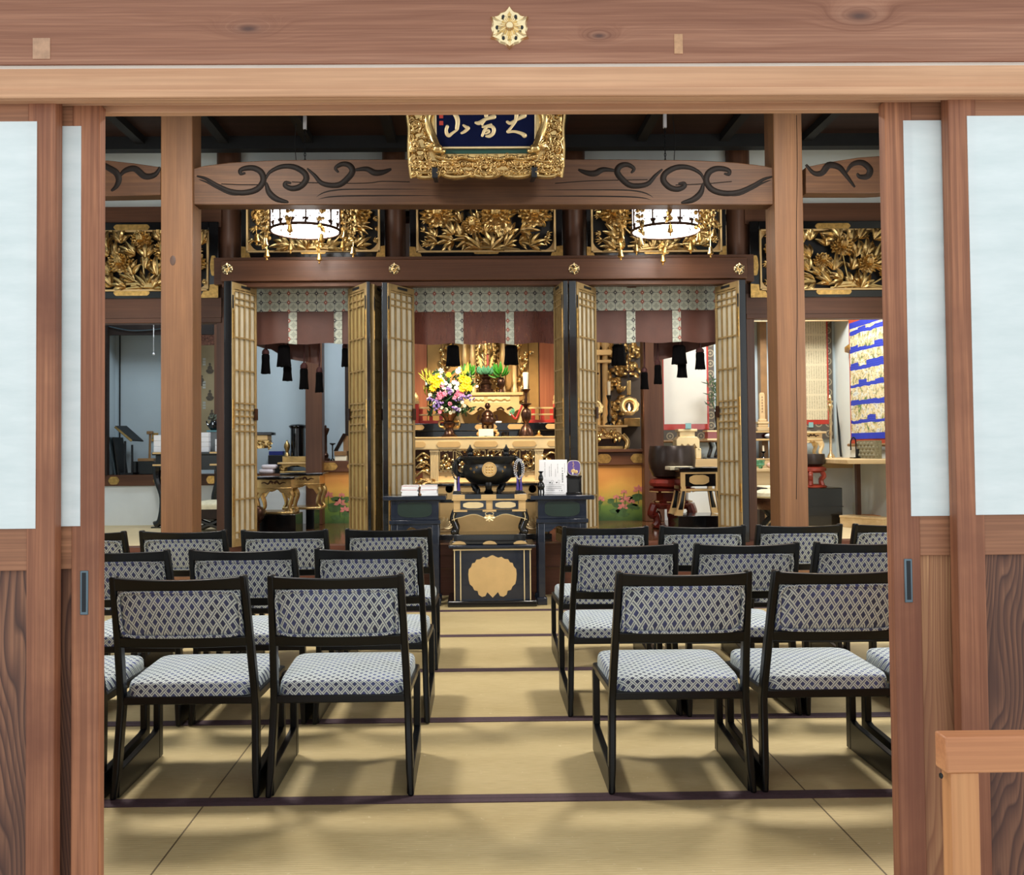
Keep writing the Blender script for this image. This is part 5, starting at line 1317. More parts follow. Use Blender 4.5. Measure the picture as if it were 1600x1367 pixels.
build(MB().ell((c.x-.009, Yc_+.0095, z0_+.012), (.006, .002, .011), 8, 4), 'white_picture', MT['cream'], t)

# front offering table of the sanctuary, behind the pedestal group, on the stage
Yf = 7.62
A, B = PX(668, Yf, 800), PX(858, Yf, 800); z0_, z1_ = ZS, PZ(755, Yf)
t = thing('altar_front_table', 'wide gold panelled table with round crests behind the incense burner', 'table', ((A+B)/2, Yf+.15, ZS))
build(MB().box(A, B, Yf, Yf+.3, z0_+.04, z1_-.02), 'case', MT['gold_leaf'], t)
build(MB().box(A-.02, B+.02, Yf-.02, Yf+.32, z1_-.02, z1_), 'tabletop', MT['black'], t, bevel=.003)
build(MB().box(A-.02, B+.02, Yf-.02, Yf+.32, z0_, z0_+.045), 'base_board', MT['black'], t, bevel=.003)
m = MB(); ms = M(1, Yf)
for x in (A, A+(B-A)*.235, A+(B-A)*.765, B-.012): m.box(x, x+.012, Yf-.006, Yf+.002, z0_+.045, z1_-.02)
zm_ = PZ(782, Yf); m.box(A, B, Yf-.005, Yf+.002, zm_-.012, zm_+.012)
build(m, 'black_bar', MT['black'], t)
m = MB()
for x in (702, 832):
    c0 = W(x, 764, Yf); m.lathe([(.001, -.006), (.03, -.006), (.032, 0)], (c0.x, Yf, c0.z), 20, axis='Y')
build(m, 'round_crest', MT['brass'], t)
m = MB()
for x in (694, 836):
    c0 = W(x, 824, Yf)
    for k in range(9): leaflet(m, (c0.x, c0.z), math.pi*(k+.5)/9, .085, .02, Yf-.004, .006)
    m.tube(smooth_path([(c0.x-.09, Yf-.004, c0.z-.02), (c0.x, Yf-.008, c0.z-.03), (c0.x+.09, Yf-.004, c0.z-.02)], 4), .005, 5)
build(m, 'lotus_relief', MT['gold_pale'], t)

# ================================================================ high altar
Ya = 8.62; q = lambda x, y: (PX(x, Ya, y), PZ(y, Ya, x))
XA, XB = PX(640, Ya, 700), PX(877, Ya, 700)
zt_ = PZ(684, Ya); zr_ = PZ(702, Ya); zd = PZ(735, Ya); zp = PZ(757, Ya)
t = thing('high_altar', 'broad gilded altar with carved panels behind the incense burner', 'altar', ((XA+XB)/2, Ya+.3, ZS))
build(MB().box(XA, XB, Ya, Ya+.55, zr_, zt_), 'altar_rail', MT['gold_pale'], t, bevel=.008)
build(MB().box(XA, XB, Ya-.008, Ya+.5, zt_-.004, zt_+.012), 'altar_top', MT['gold_leaf'], t, bevel=.004)
for x, w in ((652, 26), (701, 37), (759, 37), (819, 37), (868, 26)): build(plate(PX(x, Ya, 693), (zt_+zr_)/2-.004, M(w, Ya), M(9, Ya), Ya-.001, .006), 'rail_fitting', MT['gold_leaf'], t)
build(MB().box(XA+.04, XB-.04, Ya+.055, Ya+.5, zd-.0, zr_), 'carved_body', MT['bronze'], t)
rr = random.Random(9)
for x0, x1 in ((686, 709), (712, 734), (737, 759), (762, 784), (787, 808), (812, 834)):
    a, b = PX(x0, Ya, 720), PX(x1, Ya, 720)
    m = MB().box(a, a+.008, Ya+.03, Ya+.05, zd, zr_).box(b-.008, b, Ya+.03, Ya+.05, zd, zr_).box(a, b, Ya+.03, Ya+.05, zr_-.01, zr_).box(a, b, Ya+.03, Ya+.05, zd, zd+.01)
    for k in range(12):
        p0 = (rr.uniform(a+.02, b-.02), rr.uniform(zd+.03, zr_-.03)); leaflet(m, p0, rr.uniform(0, 6.3), .055, .013, Ya+.04, .02)
    for k in range(3): m.tube(smooth_path([(rr.uniform(a+.01, b-.01), Ya+.04, rr.uniform(zd+.01, zr_-.015)) for _ in range(4)], 4), .007, 6)
    build(m, 'carved_panel', MT['gold'], t, ang=60)
for xa_, xb_ in ((672, 685), (836, 849)):
    m = MB(); a, b = PX(xa_, Ya, 720), PX(xb_, Ya, 720)
    for k in range(5): m.tube([(a+(b-a)*(k+.5)/5, Ya+.03, zp), (a+(b-a)*(k+.5)/5, Ya+.03, zr_)], (b-a)*.11, 8)
    m.box(a-.004, b+.004, Ya+.01, Ya+.06, zr_-.02, zr_).box(a-.004, b+.004, Ya+.01, Ya+.06, zp, zp+.02)
    build(m, 'pilaster', MT['gold_pale'], t)
for xa_, xb_ in ((650, 671), (850, 874)):
    m = MB(); a, b = PX(xa_, Ya, 720), PX(xb_, Ya, 720)
    for k in range(16): leaflet(m, (rr.uniform(a, b), rr.uniform(zp, zr_-.03)), rr.uniform(-.6, .6)+(0 if k % 2 else math.pi), .08, .02, Ya+.05, .03)
    for k in range(4): m.tube(smooth_path([(a, Ya+.04, zp+(zr_-zp)*k/4), ((a+b)/2, Ya+.015, zp+(zr_-zp)*(k+.6)/4), (b, Ya+.045, zp+(zr_-zp)*(k+.2)/4)], 5), .012, 6)
    build(m, 'wave_carving', MT['gold'], t, ang=60)
m = MB()
for k in range(20):
    x = PX(686+7.6*k, Ya, 740); m.box(x, x+M(5, Ya), Ya+.035, Ya+.05, zr_-.018, zr_-.006).box(x, x+M(5, Ya), Ya+.035, Ya+.05, zd-.014, zd-.004)
build(m, 'bead_moulding', MT['gold_pale'], t)
m = MB(); zq_ = PZ(741, Ya)
m.prism([(Ya+.05, zd), (Ya+.05, PZ(745, Ya)), (Ya-.02, zp-.03), (Ya-.05, zp-.07), (Ya+.4, zp-.07), (Ya+.4, zd)], PX(660, Ya, 740), PX(862, Ya, 740), 'X')
build(m, 'flared_base', MT['gold_leaf'], t, bevel=.004)
m = MB()
for k in range(14):
    x = PX(668+13.9*k, Ya, 750)
    for j in range(3): leaflet(m, (x, zp-.05), math.pi/2+(j-1)*.5, .05, .012, Ya-.035, .01)
build(m, 'petal_relief', MT['gold'], t)
build(MB().box(XA+.05, XB-.05, Ya-.06, Ya+.4, ZS, zp-.07), 'plinth', MT['stage'], t, bevel=.006)
# black steps with gilt tips standing on the altar
Ys = 9.0; za = zt_+.0125
t = thing('altar_step', 'black lacquer step with gilt tips on the altar behind the bronze burner', 'step', (PX(757, Ys, 670), Ys+.1, za))
z1_ = PZ(673, Ys); z2_ = PZ(661, Ys)
build(MB().box(PX(649, Ys, 675), PX(868, Ys, 675), Ys-.02, Ys+.14, za, z1_), 'lower_step', MT['black'], t, bevel=.004)
build(MB().box(PX(646, Ys, 665), PX(872, Ys, 665), Ys-.05, Ys+.14, z1_, z2_), 'upper_step', MT['black'], t, bevel=.004)
for x, w in ((654, 18), (705, 26), (759, 34), (806, 26), (862, 20)): build(plate(PX(x, Ys, 667), (z1_+z2_)/2, M(w, Ys), M(8, Ys), Ys-.051, .006), 'gilt_tip', MT['gold_leaf'], t)
# vermilion balustrades
for (xa_, xb_, lab) in ((650, 697, 'vermilion balustrade with gilt rails behind the flower bouquet'), (826, 869, 'vermilion balustrade with gilt rails behind the bronze candlestick')):
    Yb = 9.06; a, b = PX(xa_, Yb, 650), PX(xb_, Yb, 650); zb0 = z2_+.0005; zt1 = PZ(636, Yb, (xa_+xb_)/2)
    t = thing('balustrade', lab, 'railing', ((a+b)/2, Yb, zb0), group='vermilion balustrades on the altar')
    out = xa_ if xa_ < 760 else xb_
    hh = zt1-zb0
    build(MB().box(a, b, Yb-.012, Yb+.012, zt1-.018, zt1), 'top_rail', MT['gold_leaf'], t, bevel=.002)
    build(MB().box(a, b, Yb-.01, Yb+.01, zb0+hh*.48, zb0+hh*.58), 'middle_rail', MT['gold_leaf'], t, bevel=.002)
    build(MB().box(a, b, Yb-.012, Yb+.012, zb0, zb0+.03), 'bottom_rail', MT['red'], t, bevel=.002)
    for k in range(3):
        x = a+(b-a)*(k+.5)/3; build(MB().box(x-.018, x+.018, Yb-.008, Yb+.008, zb0+.03, zt1-.018), 'baluster', MT['red'], t)
    xp = a if xa_ < 760 else b
    p = build(MB().box(xp-.03, xp+.03, Yb-.03, Yb+.03, zb0, zt1+.03), 'newel_post', MT['red'], t, bevel=.003)
    build(MB().lathe([(.034, 0), (.034, .03), (.022, .035), (.028, .055), (.024, .08), (.008, .1), (.001, .115)], (xp, Yb, zt1+.03), 12), 'gilt_finial', MT['gold_leaf'], p)
# carved gold table carrying the figure
Yg = 9.2; zg = z2_+.0005 if Yg < Ys+.2 else za
a, b = PX(717, Yg, 620), PX(816, Yg, 620); c_ = (a+b)/2
t = thing('carved_gold_table', 'pale gold table with cabriole legs carrying leaf vases behind the bronze burner', 'table', (c_, Yg+.1, za))
zT = PZ(613, Yg); zU = PZ(618, Yg); zV = PZ(632, Yg); zW = PZ(655, Yg)
build(MB().box(a-.01, b+.01, Yg-.02, Yg+.2, zU, zT), 'tabletop', MT['gold_leaf'], t, bevel=.005)
build(MB().box(a+.03, b-.03, Yg, Yg+.18, zV, zU), 'frieze', MT['gold_leaf'], t)
m = MB(); m2 = MB()
for x0, x1 in ((736, 756), (762, 797)):
    p, r_ = PX(x0, Yg, 626), PX(x1, Yg, 626); m.box(p, r_, Yg-.003, Yg+.002, zV+.015, zU-.012); m2.tube(smooth_path([(p+(r_-p)*k/8, Yg-.006, (zU+zV)/2+.008*math.sin(k*2.4)) for k in range(9)], 3), .007, 6)
build(m, 'frieze_panel', MT['gold_pale'], t); build(m2, 'frieze_scroll', MT['gold_dim'], t)
ap = [(a+.0, zV), (a-.02, zV-.05), (a-.015, zV-.10)]
for k in range(25):
    u = k/24; ap.append((a+.03+(b-a-.06)*u, zV-.075-.025*math.cos(math.pi*6*(u-.5))+.02*math.exp(-((u-.5)/.1)**2)))
ap += [(b+.015, zV-.10), (b+.02, zV-.05), (b, zV)]
build(MB().prism(ap, Yg-.012, Yg+.012), 'scalloped_apron', MT['gold_leaf'], t)
m = MB()
for sgn in (-1, 1):
    for k in range(2): m.tube(smooth_path([(c_+sgn*(.06+.10*k), Yg-.016, zV-.05), (c_+sgn*(.10+.10*k), Yg-.018, zV-.03), (c_+sgn*(.13+.10*k), Yg-.016, zV-.055)], 4), .008, 6)
build(m, 'apron_scroll', MT['bronze'], t)
for sgn in (-1, 1):
    for yy_ in (Yg, Yg+.16):
        x = a+.02 if sgn < 0 else b-.02
        build(MB().tube(smooth_path([(x, yy_, zV-.06), (x-sgn*.0+sgn*.02, yy_, zV-.12), (x-sgn*.03, yy_, za+.06), (x-sgn*.01, yy_, za+.015)], 5), [.03]*16, 8).ell((x-sgn*.0, yy_, za+.022), (.035, .03, .022), 10, 6), 'leg', MT['gold_leaf'], t)
build(MB().box(a+.02, b-.02, Yg+.03, Yg+.15, za+.0, za+.11), 'inner_box', MT['gold_dim'], t)
# statue on lotus seat
Yq = 9.3; c0 = W(759, 580, Yq); sq = M(1, Yq); zq0 = zT+.0005
t = thing('gilded_statue', 'slender standing gilded figure on a lotus seat between the green leaves', 'statue', (c0.x, Yq, zq0))
build(MB().lathe([(12*sq, 0), (12*sq, 6*sq), (9*sq, 7*sq), (9*sq, 13*sq), (11*sq, 14*sq), (8*sq, 17*sq), (6*sq, 21*sq), (10*sq, 24*sq), (4*sq, 26*sq), (5*sq, 29*sq), (.01, 29*sq)], (c0.x, Yq, zq0), 20), 'pedestal', MT['bronze'], t)
m = MB()
for rg in range(2):
    for k in range(10):
        an = 2*math.pi*(k+.5*rg)/10; lf = MB(); leaflet(lf, (0, 0), math.pi/2, 12*sq, 4*sq, 0, .01)
        m.join(lf, Matrix.Translation((c0.x, Yq, zq0+29*sq+rg*2*sq)) @ Matrix.Rotation(an, 4, 'Z') @ Matrix.Translation((0, -7*sq, 0)) @ Matrix.Rotation(R(35-10*rg), 4, 'X'))
build(m, 'lotus_petal', MT['celadon'], t)
body = [(5.5, 33), (6.5, 36), (5.8, 46), (6.4, 56), (7.6, 66), (7.2, 73), (8.2, 80), (6, 84), (2.4, 86.5), (2.3, 88), (3.6, 91), (3.9, 94), (3.3, 98), (1.8, 100), (1.5, 102), (.1, 103)]
build(MB().lathe([(r*sq, z*sq) for r, z in body], (c0.x, Yq, zq0), 24, 1, .75), 'robed_body', MT['gold'], t)
m = MB()
for sgn in (-1, 1): m.tube(smooth_path([(c0.x+sgn*7.5*sq, Yq, zq0+79*sq), (c0.x+sgn*9*sq, Yq-.01, zq0+68*sq), (c0.x+sgn*5*sq, Yq-.06, zq0+66*sq), (c0.x+sgn*4*sq, Yq-.07, zq0+(74 if sgn < 0 else 60)*sq)], 5), [2.4*sq]*16, 8)
for k in range(5): m.tube(smooth_path([(c0.x-6*sq, Yq-.03, zq0+(74-7*k)*sq), (c0.x, Yq-.055, zq0+(68-8*k)*sq), (c0.x+6*sq, Yq-.03, zq0+(76-7*k)*sq)], 5), .5*sq, 5)
build(m, 'arms_and_drapery', MT['gold'], t)
build(MB().box(c0.x+1.5*sq, c0.x+4.5*sq, Yq-.062, Yq-.054, zq0+36*sq, zq0+64*sq), 'red_sash', MT['red_cloth'], t, bevel=.004)
m = MB()
for k in range(33):
    u = k/32; an = -math.pi*.5+2*math.pi*u; m.ell((c0.x+15*sq*math.cos(an)*.95, Yq+.08, zq0+68*sq+36*sq*math.sin(an)), (2.6*sq, 1.2*sq, 3*sq), 7, 4)
m.prism([(c0.x+14*sq*math.cos(2*math.pi*k/32), zq0+68*sq+35*sq*math.sin(2*math.pi*k/32)) for k in range(32)], Yq+.085, Yq+.095)
build(m, 'halo_board', MT['gold_dim'], t)
# gilt shrine wall behind: side walls, panels and carved columns
Yw = 9.55
for (xa_, xb_, mt, lab, nm) in ((642, 668, 'brown_z', None, 0), (842, 876, 'brown_z', None, 0)):
    struct(MB().box(PX(xa_, Yw, 600), PX(xb_, Yw, 600), Yw, Yw+.05, ZS, 3.0), 'trim_%d' % (20+(xa_ > 700)), wood('altar_side_wood', '#8a4a2e', '#b06a44', 'Z', .6, .45, .2, .2) if xa_ < 700 else bpy.data.materials['altar_side_wood'])
gw = thing('gilded_shrine', 'gold-papered shrine wall with carved columns behind the altar figure', 'shrine', (PX(757, Yw), Yw, ZS))
build(MB().box(PX(667, Yw, 600), PX(843, Yw, 600), Yw+.0, Yw+.05, ZS, 2.9), 'gold_panel', simple('aged_gold_panel', '#a07a40', .5, .3, .25, 4), gw)
m = MB()
for x in (690, 842, 826): m.box(PX(x, Yw, 600)-.002, PX(x, Yw, 600)+.002, Yw-.002, Yw+.002, ZS, 2.6)
build(m, 'panel_seam', MT['scroll_dark'], gw)
for xa_, xb_ in ((723, 731), (735, 743), (781, 789), (799, 807)):
    a, b = PX(xa_, Yw-.06, 570), PX(xb_, Yw-.06, 570); cx_ = (a+b)/2; r_ = (b-a)/2
    build(MB().lathe([(r_*1.3, 0), (r_*1.3, .05), (r_, .07), (r_, PZ(552, Yw)-zT-.1), (r_*1.35, PZ(548, Yw)-zT-.1), (r_*1.2, PZ(540, Yw)-zT-.1), (r_, PZ(530, Yw)-zT-.1), (r_, PZ(470, Yw)-zT)], (cx_, Yw-.08, zT+.0), 14), 'gilt_column', MT['gold_leaf'], gw)
for xa_, xb_ in ((688, 702), (741, 753), (767, 780), (806, 825)):
    a, b = PX(xa_, Yw-.03, 570), PX(xb_, Yw-.03, 570); m = MB()
    for k in range(34):
        z = zT-.1+k*.034; leaflet(m, (rr.uniform(a, b), z), rr.uniform(.3, 2.8), .075, .02, Yw-.03, .03, rr.uniform(-.01, .02))
    m.tube(smooth_path([((a+b)/2+(b-a)*.35*math.sin(k*1.3), Yw-.035, zT-.1+.13*k) for k in range(10)], 4), .012, 6)
    build(m, 'carved_strip', MT['gold'], gw, ang=60)
m = MB().box(PX(718, Yw, 500), PX(806, Yw, 500), Yw-.14, Yw-.02, PZ(508, Yw), PZ(498, Yw)).box(PX(712, Yw, 500), PX(812, Yw, 500), Yw-.16, Yw-.02, PZ(480, Yw), PZ(470, Yw))
for k in range(26): leaflet(m, (PX(690+5.4*k, Yw, 500), PZ(496, Yw)+rr.uniform(-.02, .05)), rr.uniform(0, 3.1), .09, .024, Yw-.15, .03)
build(m, 'canopy_carving', MT['gold'], gw, ang=60)
# leaf vases
def leaf_vase(x, label, r_):
    c0 = W(x, 600, 9.24); s = M(1, 9.24)
    t = thing('leaf_vase', label, 'vase', (c0.x, 9.24, zT+.0006), group='bronze vases of green leaves')
    build(MB().lathe([(5*s, 0), (4.2*s, 2*s), (3*s, 5*s), (6*s, 12*s), (6.8*s, 17*s), (5*s, 21*s), (4.2*s, 22.5*s), (5.2*s, 23.5*s), (3.4*s, 22*s)], (c0.x, 9.24, zT+.0006), 18), 'vase_body', MT['bronze'], t)
    m = MB(); q = random.Random(x)
    for k in range(24):
        an = q.uniform(0, 6.28); el = q.uniform(-.2, 1.1); L = q.uniform(13, 19)*s
        lf = MB(); leaflet(lf, (0, 0), 0, L, L*.19, 0, .01, .02)
        m.join(lf, Matrix.Translation((c0.x, 9.24, zT+(23+q.uniform(0, 8))*s)) @ Matrix.Rotation(an, 4, 'Z') @ Matrix.Rotation(-el, 4, 'Y') @ Matrix.Translation((2.5*s, 0, 0)) @ Matrix.Rotation(R(90), 4, 'X'))
    build(m, 'leaves', MT['leaf'], t, ang=80)
leaf_vase(783, 'bronze vase of green leaves on the gold table next to the candle side', 1)
leaf_vase(733, 'bronze vase of green leaves on the gold table half behind the bouquet', 1)
# bouquet in its bronze vase
Yv = 8.78; c0 = W(702, 660, Yv); s = M(1, Yv)
t = thing('flower_vase', 'tall footed bronze vase holding the big flower bouquet on the altar', 'vase', (c0.x, Yv, za))
zb0 = za
build(MB().lathe([(13*s, 0), (13*s, 1.5*s), (9*s, 4*s), (6.5*s, 10*s), (6*s, 14*s), (9*s, 18*s), (9.5*s, 22*s), (6.5*s, 25*s), (9*s, 30*s), (14*s, 35*s), (15.5*s, 37*s), (14*s, 37*s), (8*s, 30*s)], (c0.x, Yv, zb0), 24), 'vase_body', MT['bronze'], t)
for sg in (-1, 1): build(MB().tube(smooth_path([(c0.x+sg*7*s, Yv, zb0+25*s), (c0.x+sg*15*s, Yv, zb0+24*s), (c0.x+sg*15*s, Yv, zb0+17*s), (c0.x+sg*8*s, Yv, zb0+16*s)], 5), 1.6*s, 8), 'handle', MT['gold_dim'], t)
bq = thing('flower_bouquet', 'big bouquet of yellow, white, pink and purple flowers in the footed bronze vase', 'bouquet', (c0.x, Yv, zb0+30*s))
rr = random.Random(12)
def P_(x, y): return W(x, y, Yv-.02)
fo = MB()
for k in range(330):
    an = rr.uniform(0, 6.28); x = 702+rr.gauss(0, 19); y = 622+rr.gauss(0, 21)
    if y > 652 or y < 584 or abs(x-702) > 34: continue
    p = P_(x, y); L = rr.uniform(8, 15)*s; lf = MB(); leaflet(lf, (0, 0), 0, L, L*.16, 0, .006)
    fo.join(lf, Matrix.Translation((p.x, Yv+rr.uniform(-.08, .1), p.z)) @ Matrix.Rotation(rr.uniform(-.7, .7), 4, 'Z') @ Matrix.Rotation(rr.uniform(-2.8, -.2), 4, 'Y'))
for k in range(16):
    x = 702+rr.uniform(-26, 26); y = 580+rr.uniform(0, 40); p = P_(x, y); fo.tube([(c0.x+rr.uniform(-.03, .03), Yv, zb0+30*s), ((c0.x+p.x)/2, Yv, (zb0+34*s+p.z)/2), (p.x, Yv, p.z)], .004, 5)
build(fo, 'foliage', MT['leaf_dark'], bq, ang=80)
fe = MB()
for cx_, cy_, n in ((668, 590, 16), (727, 586, 9), (669, 606, 9)):
    for k in range(n):
        p = P_(cx_+rr.uniform(-7, 7), cy_+rr.uniform(-4, 12)); leaflet(fe, (p.x, p.z), rr.uniform(1.0, 2.6) if cx_ < 700 else rr.uniform(.6, 2.1), rr.uniform(10, 18)*s, 1.2*s, Yv+rr.uniform(-.02, .03), .004)
build(fe, 'goldenrod_spray', simple('yellow_green_spray', '#b7b23a', .6, 0, .25, 30), bq, ang=80)
def flower(x, y, r, mt, nm, petals=10, layers=2, dz=0, squash=.6):
    p = W(x, y, Yv-.09-dz); m = MB(); r = r*s
    for l in range(layers):
        for k in range(petals-2*l):
            an = 2*math.pi*(k+.5*l)/(petals-2*l)+rr.uniform(-.1, .1)
            lf = MB(); leaflet(lf, (r*.08, 0), 0, r*(1-.22*l), r*.34, 0, r*.22, -r*.25*l)
            m.join(lf, Matrix.Rotation(-an, 4, 'Y'))
    m.ell((0, -r*.22, 0), (r*.3, r*.25, r*.3), 8, 5)
    m.xf(Matrix.Translation(p) @ Matrix.Rotation(rr.uniform(-.5, .3), 4, 'X') @ Matrix.Rotation(rr.uniform(-.5, .5), 4, 'Z'))
    build(m, nm, MT[mt], bq, ang=80)
for x, y, r in ((676, 594, 7), (684, 590, 7), (681, 601, 7.5), (676, 607, 6), (689, 597, 6), (723, 592, 7), (730, 595, 7), (727, 603, 7.5), (722, 608, 6), (733, 607, 6), (701, 586, 4.5)): flower(x, y, r, 'yellow', 'yellow_flower', 9, 2)
for x, y, r in ((689, 580, 5), (716, 580, 5), (696, 599, 3.8), (703, 603, 4), (709, 598, 4), (713, 606, 4), (706, 611, 3.6), (693, 606, 3.6), (715, 600, 3.6), (699, 610, 3.6), (672, 617, 3.2), (669, 624, 3), (679, 630, 3), (697, 640, 3.2), (712, 637, 3.2), (704, 645, 3), (690, 637, 3), (722, 629, 3), (709, 643, 2.8), (718, 640, 2.8)): flower(x, y, r, 'white_f', 'white_flower', 8, 2)
for k in range(26): flower(rr.gauss(703, 16), min(650, rr.gauss(620, 17)), rr.uniform(2.4, 3.6), 'white_f' if k % 4 else 'pink', 'white_flower' if k % 4 else 'pink_flower', 7, 2, rr.uniform(-.03, .02))
for x, y, r in ((688, 617, 6.5), (694, 616, 5), (717, 613, 5), (721, 617, 4.5), (713, 618, 4), (703, 631, 3.6), (710, 622, 3.4), (684, 622, 3.6)): flower(x, y, r, 'pink', 'pink_flower', 8, 3)
for x0, y0, x1, y1 in ((684, 626, 668, 622), (690, 628, 676, 636), (712, 626, 742, 622), (702, 616, 700, 608), (708, 636, 718, 642), (688, 632, 680, 640), (716, 622, 736, 618), (706, 614, 699, 605)):
    m = MB()
    for k in range(15):
        u = k/14; p = W(x0+(x1-x0)*u+rr.uniform(-2, 2), y0+(y1-y0)*u+rr.uniform(-2, 2), Yv-.10+rr.uniform(-.02, .02)); m.ell(p, (rr.uniform(1.1, 1.9)*s,)*3, 6, 4)
    build(m, 'purple_spray', MT['purple'], bq)
# bronze burner with lidded lion and its small gold stand, cream card
c0 = W(762, 660, 8.8); s = M(1, 8.8)
t = thing('gold_stand', 'small gold stand with curled feet under the bronze lidded burner', 'stand', (c0.x, 8.8, za))
zg1 = PZ(671, 8.8)
build(MB().box(c0.x-15*s, c0.x+15*s, 8.8-.09, 8.8+.09, zg1-.02, zg1), 'top_board', MT['gold_leaf'], t, bevel=.004)
for sx in (-1, 1):
    for sy in (-1, 1): build(MB().tube(smooth_path([(c0.x+sx*12*s, 8.8+sy*.07, zg1-.02), (c0.x+sx*16*s, 8.8+sy*.08, zg1-.04), (c0.x+sx*12.5*s, 8.8+sy*.07, za+.012)], 4), .011, 6), 'leg', MT['gold_leaf'], t)
t = thing('lidded_burner', 'bronze lidded incense burner with a knob on the small gold stand', 'incense burner', (c0.x, 8.8, zg1+.0005))
z = zg1+.0005
build(MB().lathe([(.001, 6*s), (7*s, 7*s), (11*s, 11*s), (11.5*s, 16*s), (9*s, 20*s), (10*s, 22*s), (8*s, 22*s), (.001, 20*s)], (c0.x, 8.8, z), 20), 'bowl', MT['bronze'], t)
build(MB().lathe([(10*s, 22*s), (8.5*s, 26*s), (5.5*s, 29*s), (2.5*s, 30.5*s), (1.8*s, 32*s), (4.4*s, 35*s), (4.6*s, 37*s), (3.2*s, 40.5*s), (.01, 41.5*s)], (c0.x, 8.8, z), 18), 'lid', MT['bronze'], t)
for k in range(3):
    an = R(90+120*k); build(MB().tube([(c0.x+8*s*math.cos(an), 8.8+8*s*math.sin(an), z+10*s), (c0.x+9*s*math.cos(an), 8.8+9*s*math.sin(an), z+4*s), (c0.x+7*s*math.cos(an), 8.8+7*s*math.sin(an), z)], [2.4*s, 1.8*s, 2*s], 7), 'leg', MT['bronze'], t)
for sg in (-1, 1): build(MB().tube(smooth_path([(c0.x+sg*9*s, 8.8, z+13*s), (c0.x+sg*15*s, 8.8, z+16*s), (c0.x+sg*13*s, 8.8, z+23*s)], 4), 1.6*s, 6), 'handle', MT['bronze'], t)
a, b = PX(748, 8.68, 677), PX(771, 8.68, 677); zt2 = PZ(670, 8.68); 
t = thing('cream_card', 'blank cream card propped before the bronze lidded burner', 'card', ((a+b)/2, 8.68, za))
build(MB().box(a, b, 8.68, 8.684, za+.004, zt2), 'card', MT['cream'], t)
build(MB().box((a+b)/2-.015, (a+b)/2+.015, 8.672, 8.72, za, za+.006), 'clip_foot', MT['black'], t)
# tall candlestick with candle
Yk = 8.78; c0 = W(822, 660, Yk); s = M(1, Yk); z = za
H_ = lambda y: PZ(y, Yk, 822)-za
t = thing('bronze_candlestick', 'tall bronze candlestick with round bulbs before the balustrade', 'candlestick', (c0.x, Yk, z))
build(MB().lathe([(12*s, 0), (12*s, 2*s), (10.5*s, 8*s), (7*s, 15*s), (3*s, 20*s), (6*s, 25*s), (8.2*s, H_(647)), (6.5*s, H_(641)), (2.4*s, H_(637)), (4*s, H_(634)), (9*s, H_(631.5)), (9*s, H_(630.5)), (2*s, H_(629)), (2.8*s, H_(624)), (1.6*s, H_(620)), (2*s, H_(614)), (7*s, H_(609)), (7*s, H_(608)), (1*s, H_(609))], (c0.x, Yk, z), 22), 'stem', MT['bronze'], t)
m = MB().tube(smooth_path([(c0.x-6*s, Yk-.02, z+H_(633)), (c0.x-10*s, Yk-.02, z+H_(642)), (c0.x-16*s, Yk-.02, z+H_(654)), (c0.x-21*s, Yk-.02, z+H_(650)), (c0.x-24*s, Yk-.02, z+H_(645))], 5), [1.8*s]*21, 7)
build(m, 'dragon_neck', MT['red'], t); m = MB()
for k in range(6): leaflet(m, (c0.x-19*s, z+H_(646)), 2.4+.35*k-.8, 9*s, 1.6*s, Yk-.02, .006)
build(m, 'dragon_mane', MT['celadon'], t)
t = thing('white_candle', 'white candle standing on the tall bronze candlestick', 'candle', (c0.x, Yk, z+H_(608)))
build(MB().lathe([(3.4*s, H_(608)+.001), (4.7*s, H_(582.5)), (4.1*s, H_(582)), (.01, H_(582.5))], (c0.x, Yk, z), 16), 'wax_body', MT['wax'], t)
build(MB().tube([(c0.x, Yk, z+H_(583)), (c0.x, Yk, z+H_(580))], .003, 5), 'wick', MT['ink'], t)
c0 = W(790, 679, 8.75); s = M(1, 8.75)
single(MB().lathe([(.001, 0), (5*s, 0), (5.5*s, 7*s), (5*s, 7.5*s), (4.5*s, 2*s), (.001, 1.5*s)], (c0.x, 8.75, za), 16), 'small_cup', MT['black'], 'small black cup on the altar beside the cream card', 'cup')
c0 = W(842, 679, 8.75)
single(MB().lathe([(.001, 0), (6*s, 0), (6*s, 1*s), (2*s, 3*s), (2.5*s, 6*s), (.6*s, 9*s), (.001, 9*s)], (c0.x, 8.75, za), 14), 'gilt_knob_dish', MT['brass'], 'little gilt dish with a knob on the altar beside the candlestick foot', 'dish')
c0 = W(779, 663, 9.0); 
single(MB().box(c0.x-.03, c0.x+.03, 8.97, 9.03, z2_+.0005, z2_+.018), 'pale_saucer', MT['paper'], 'tiny white block on the black altar step behind the cream card', 'block', bevel=.004)
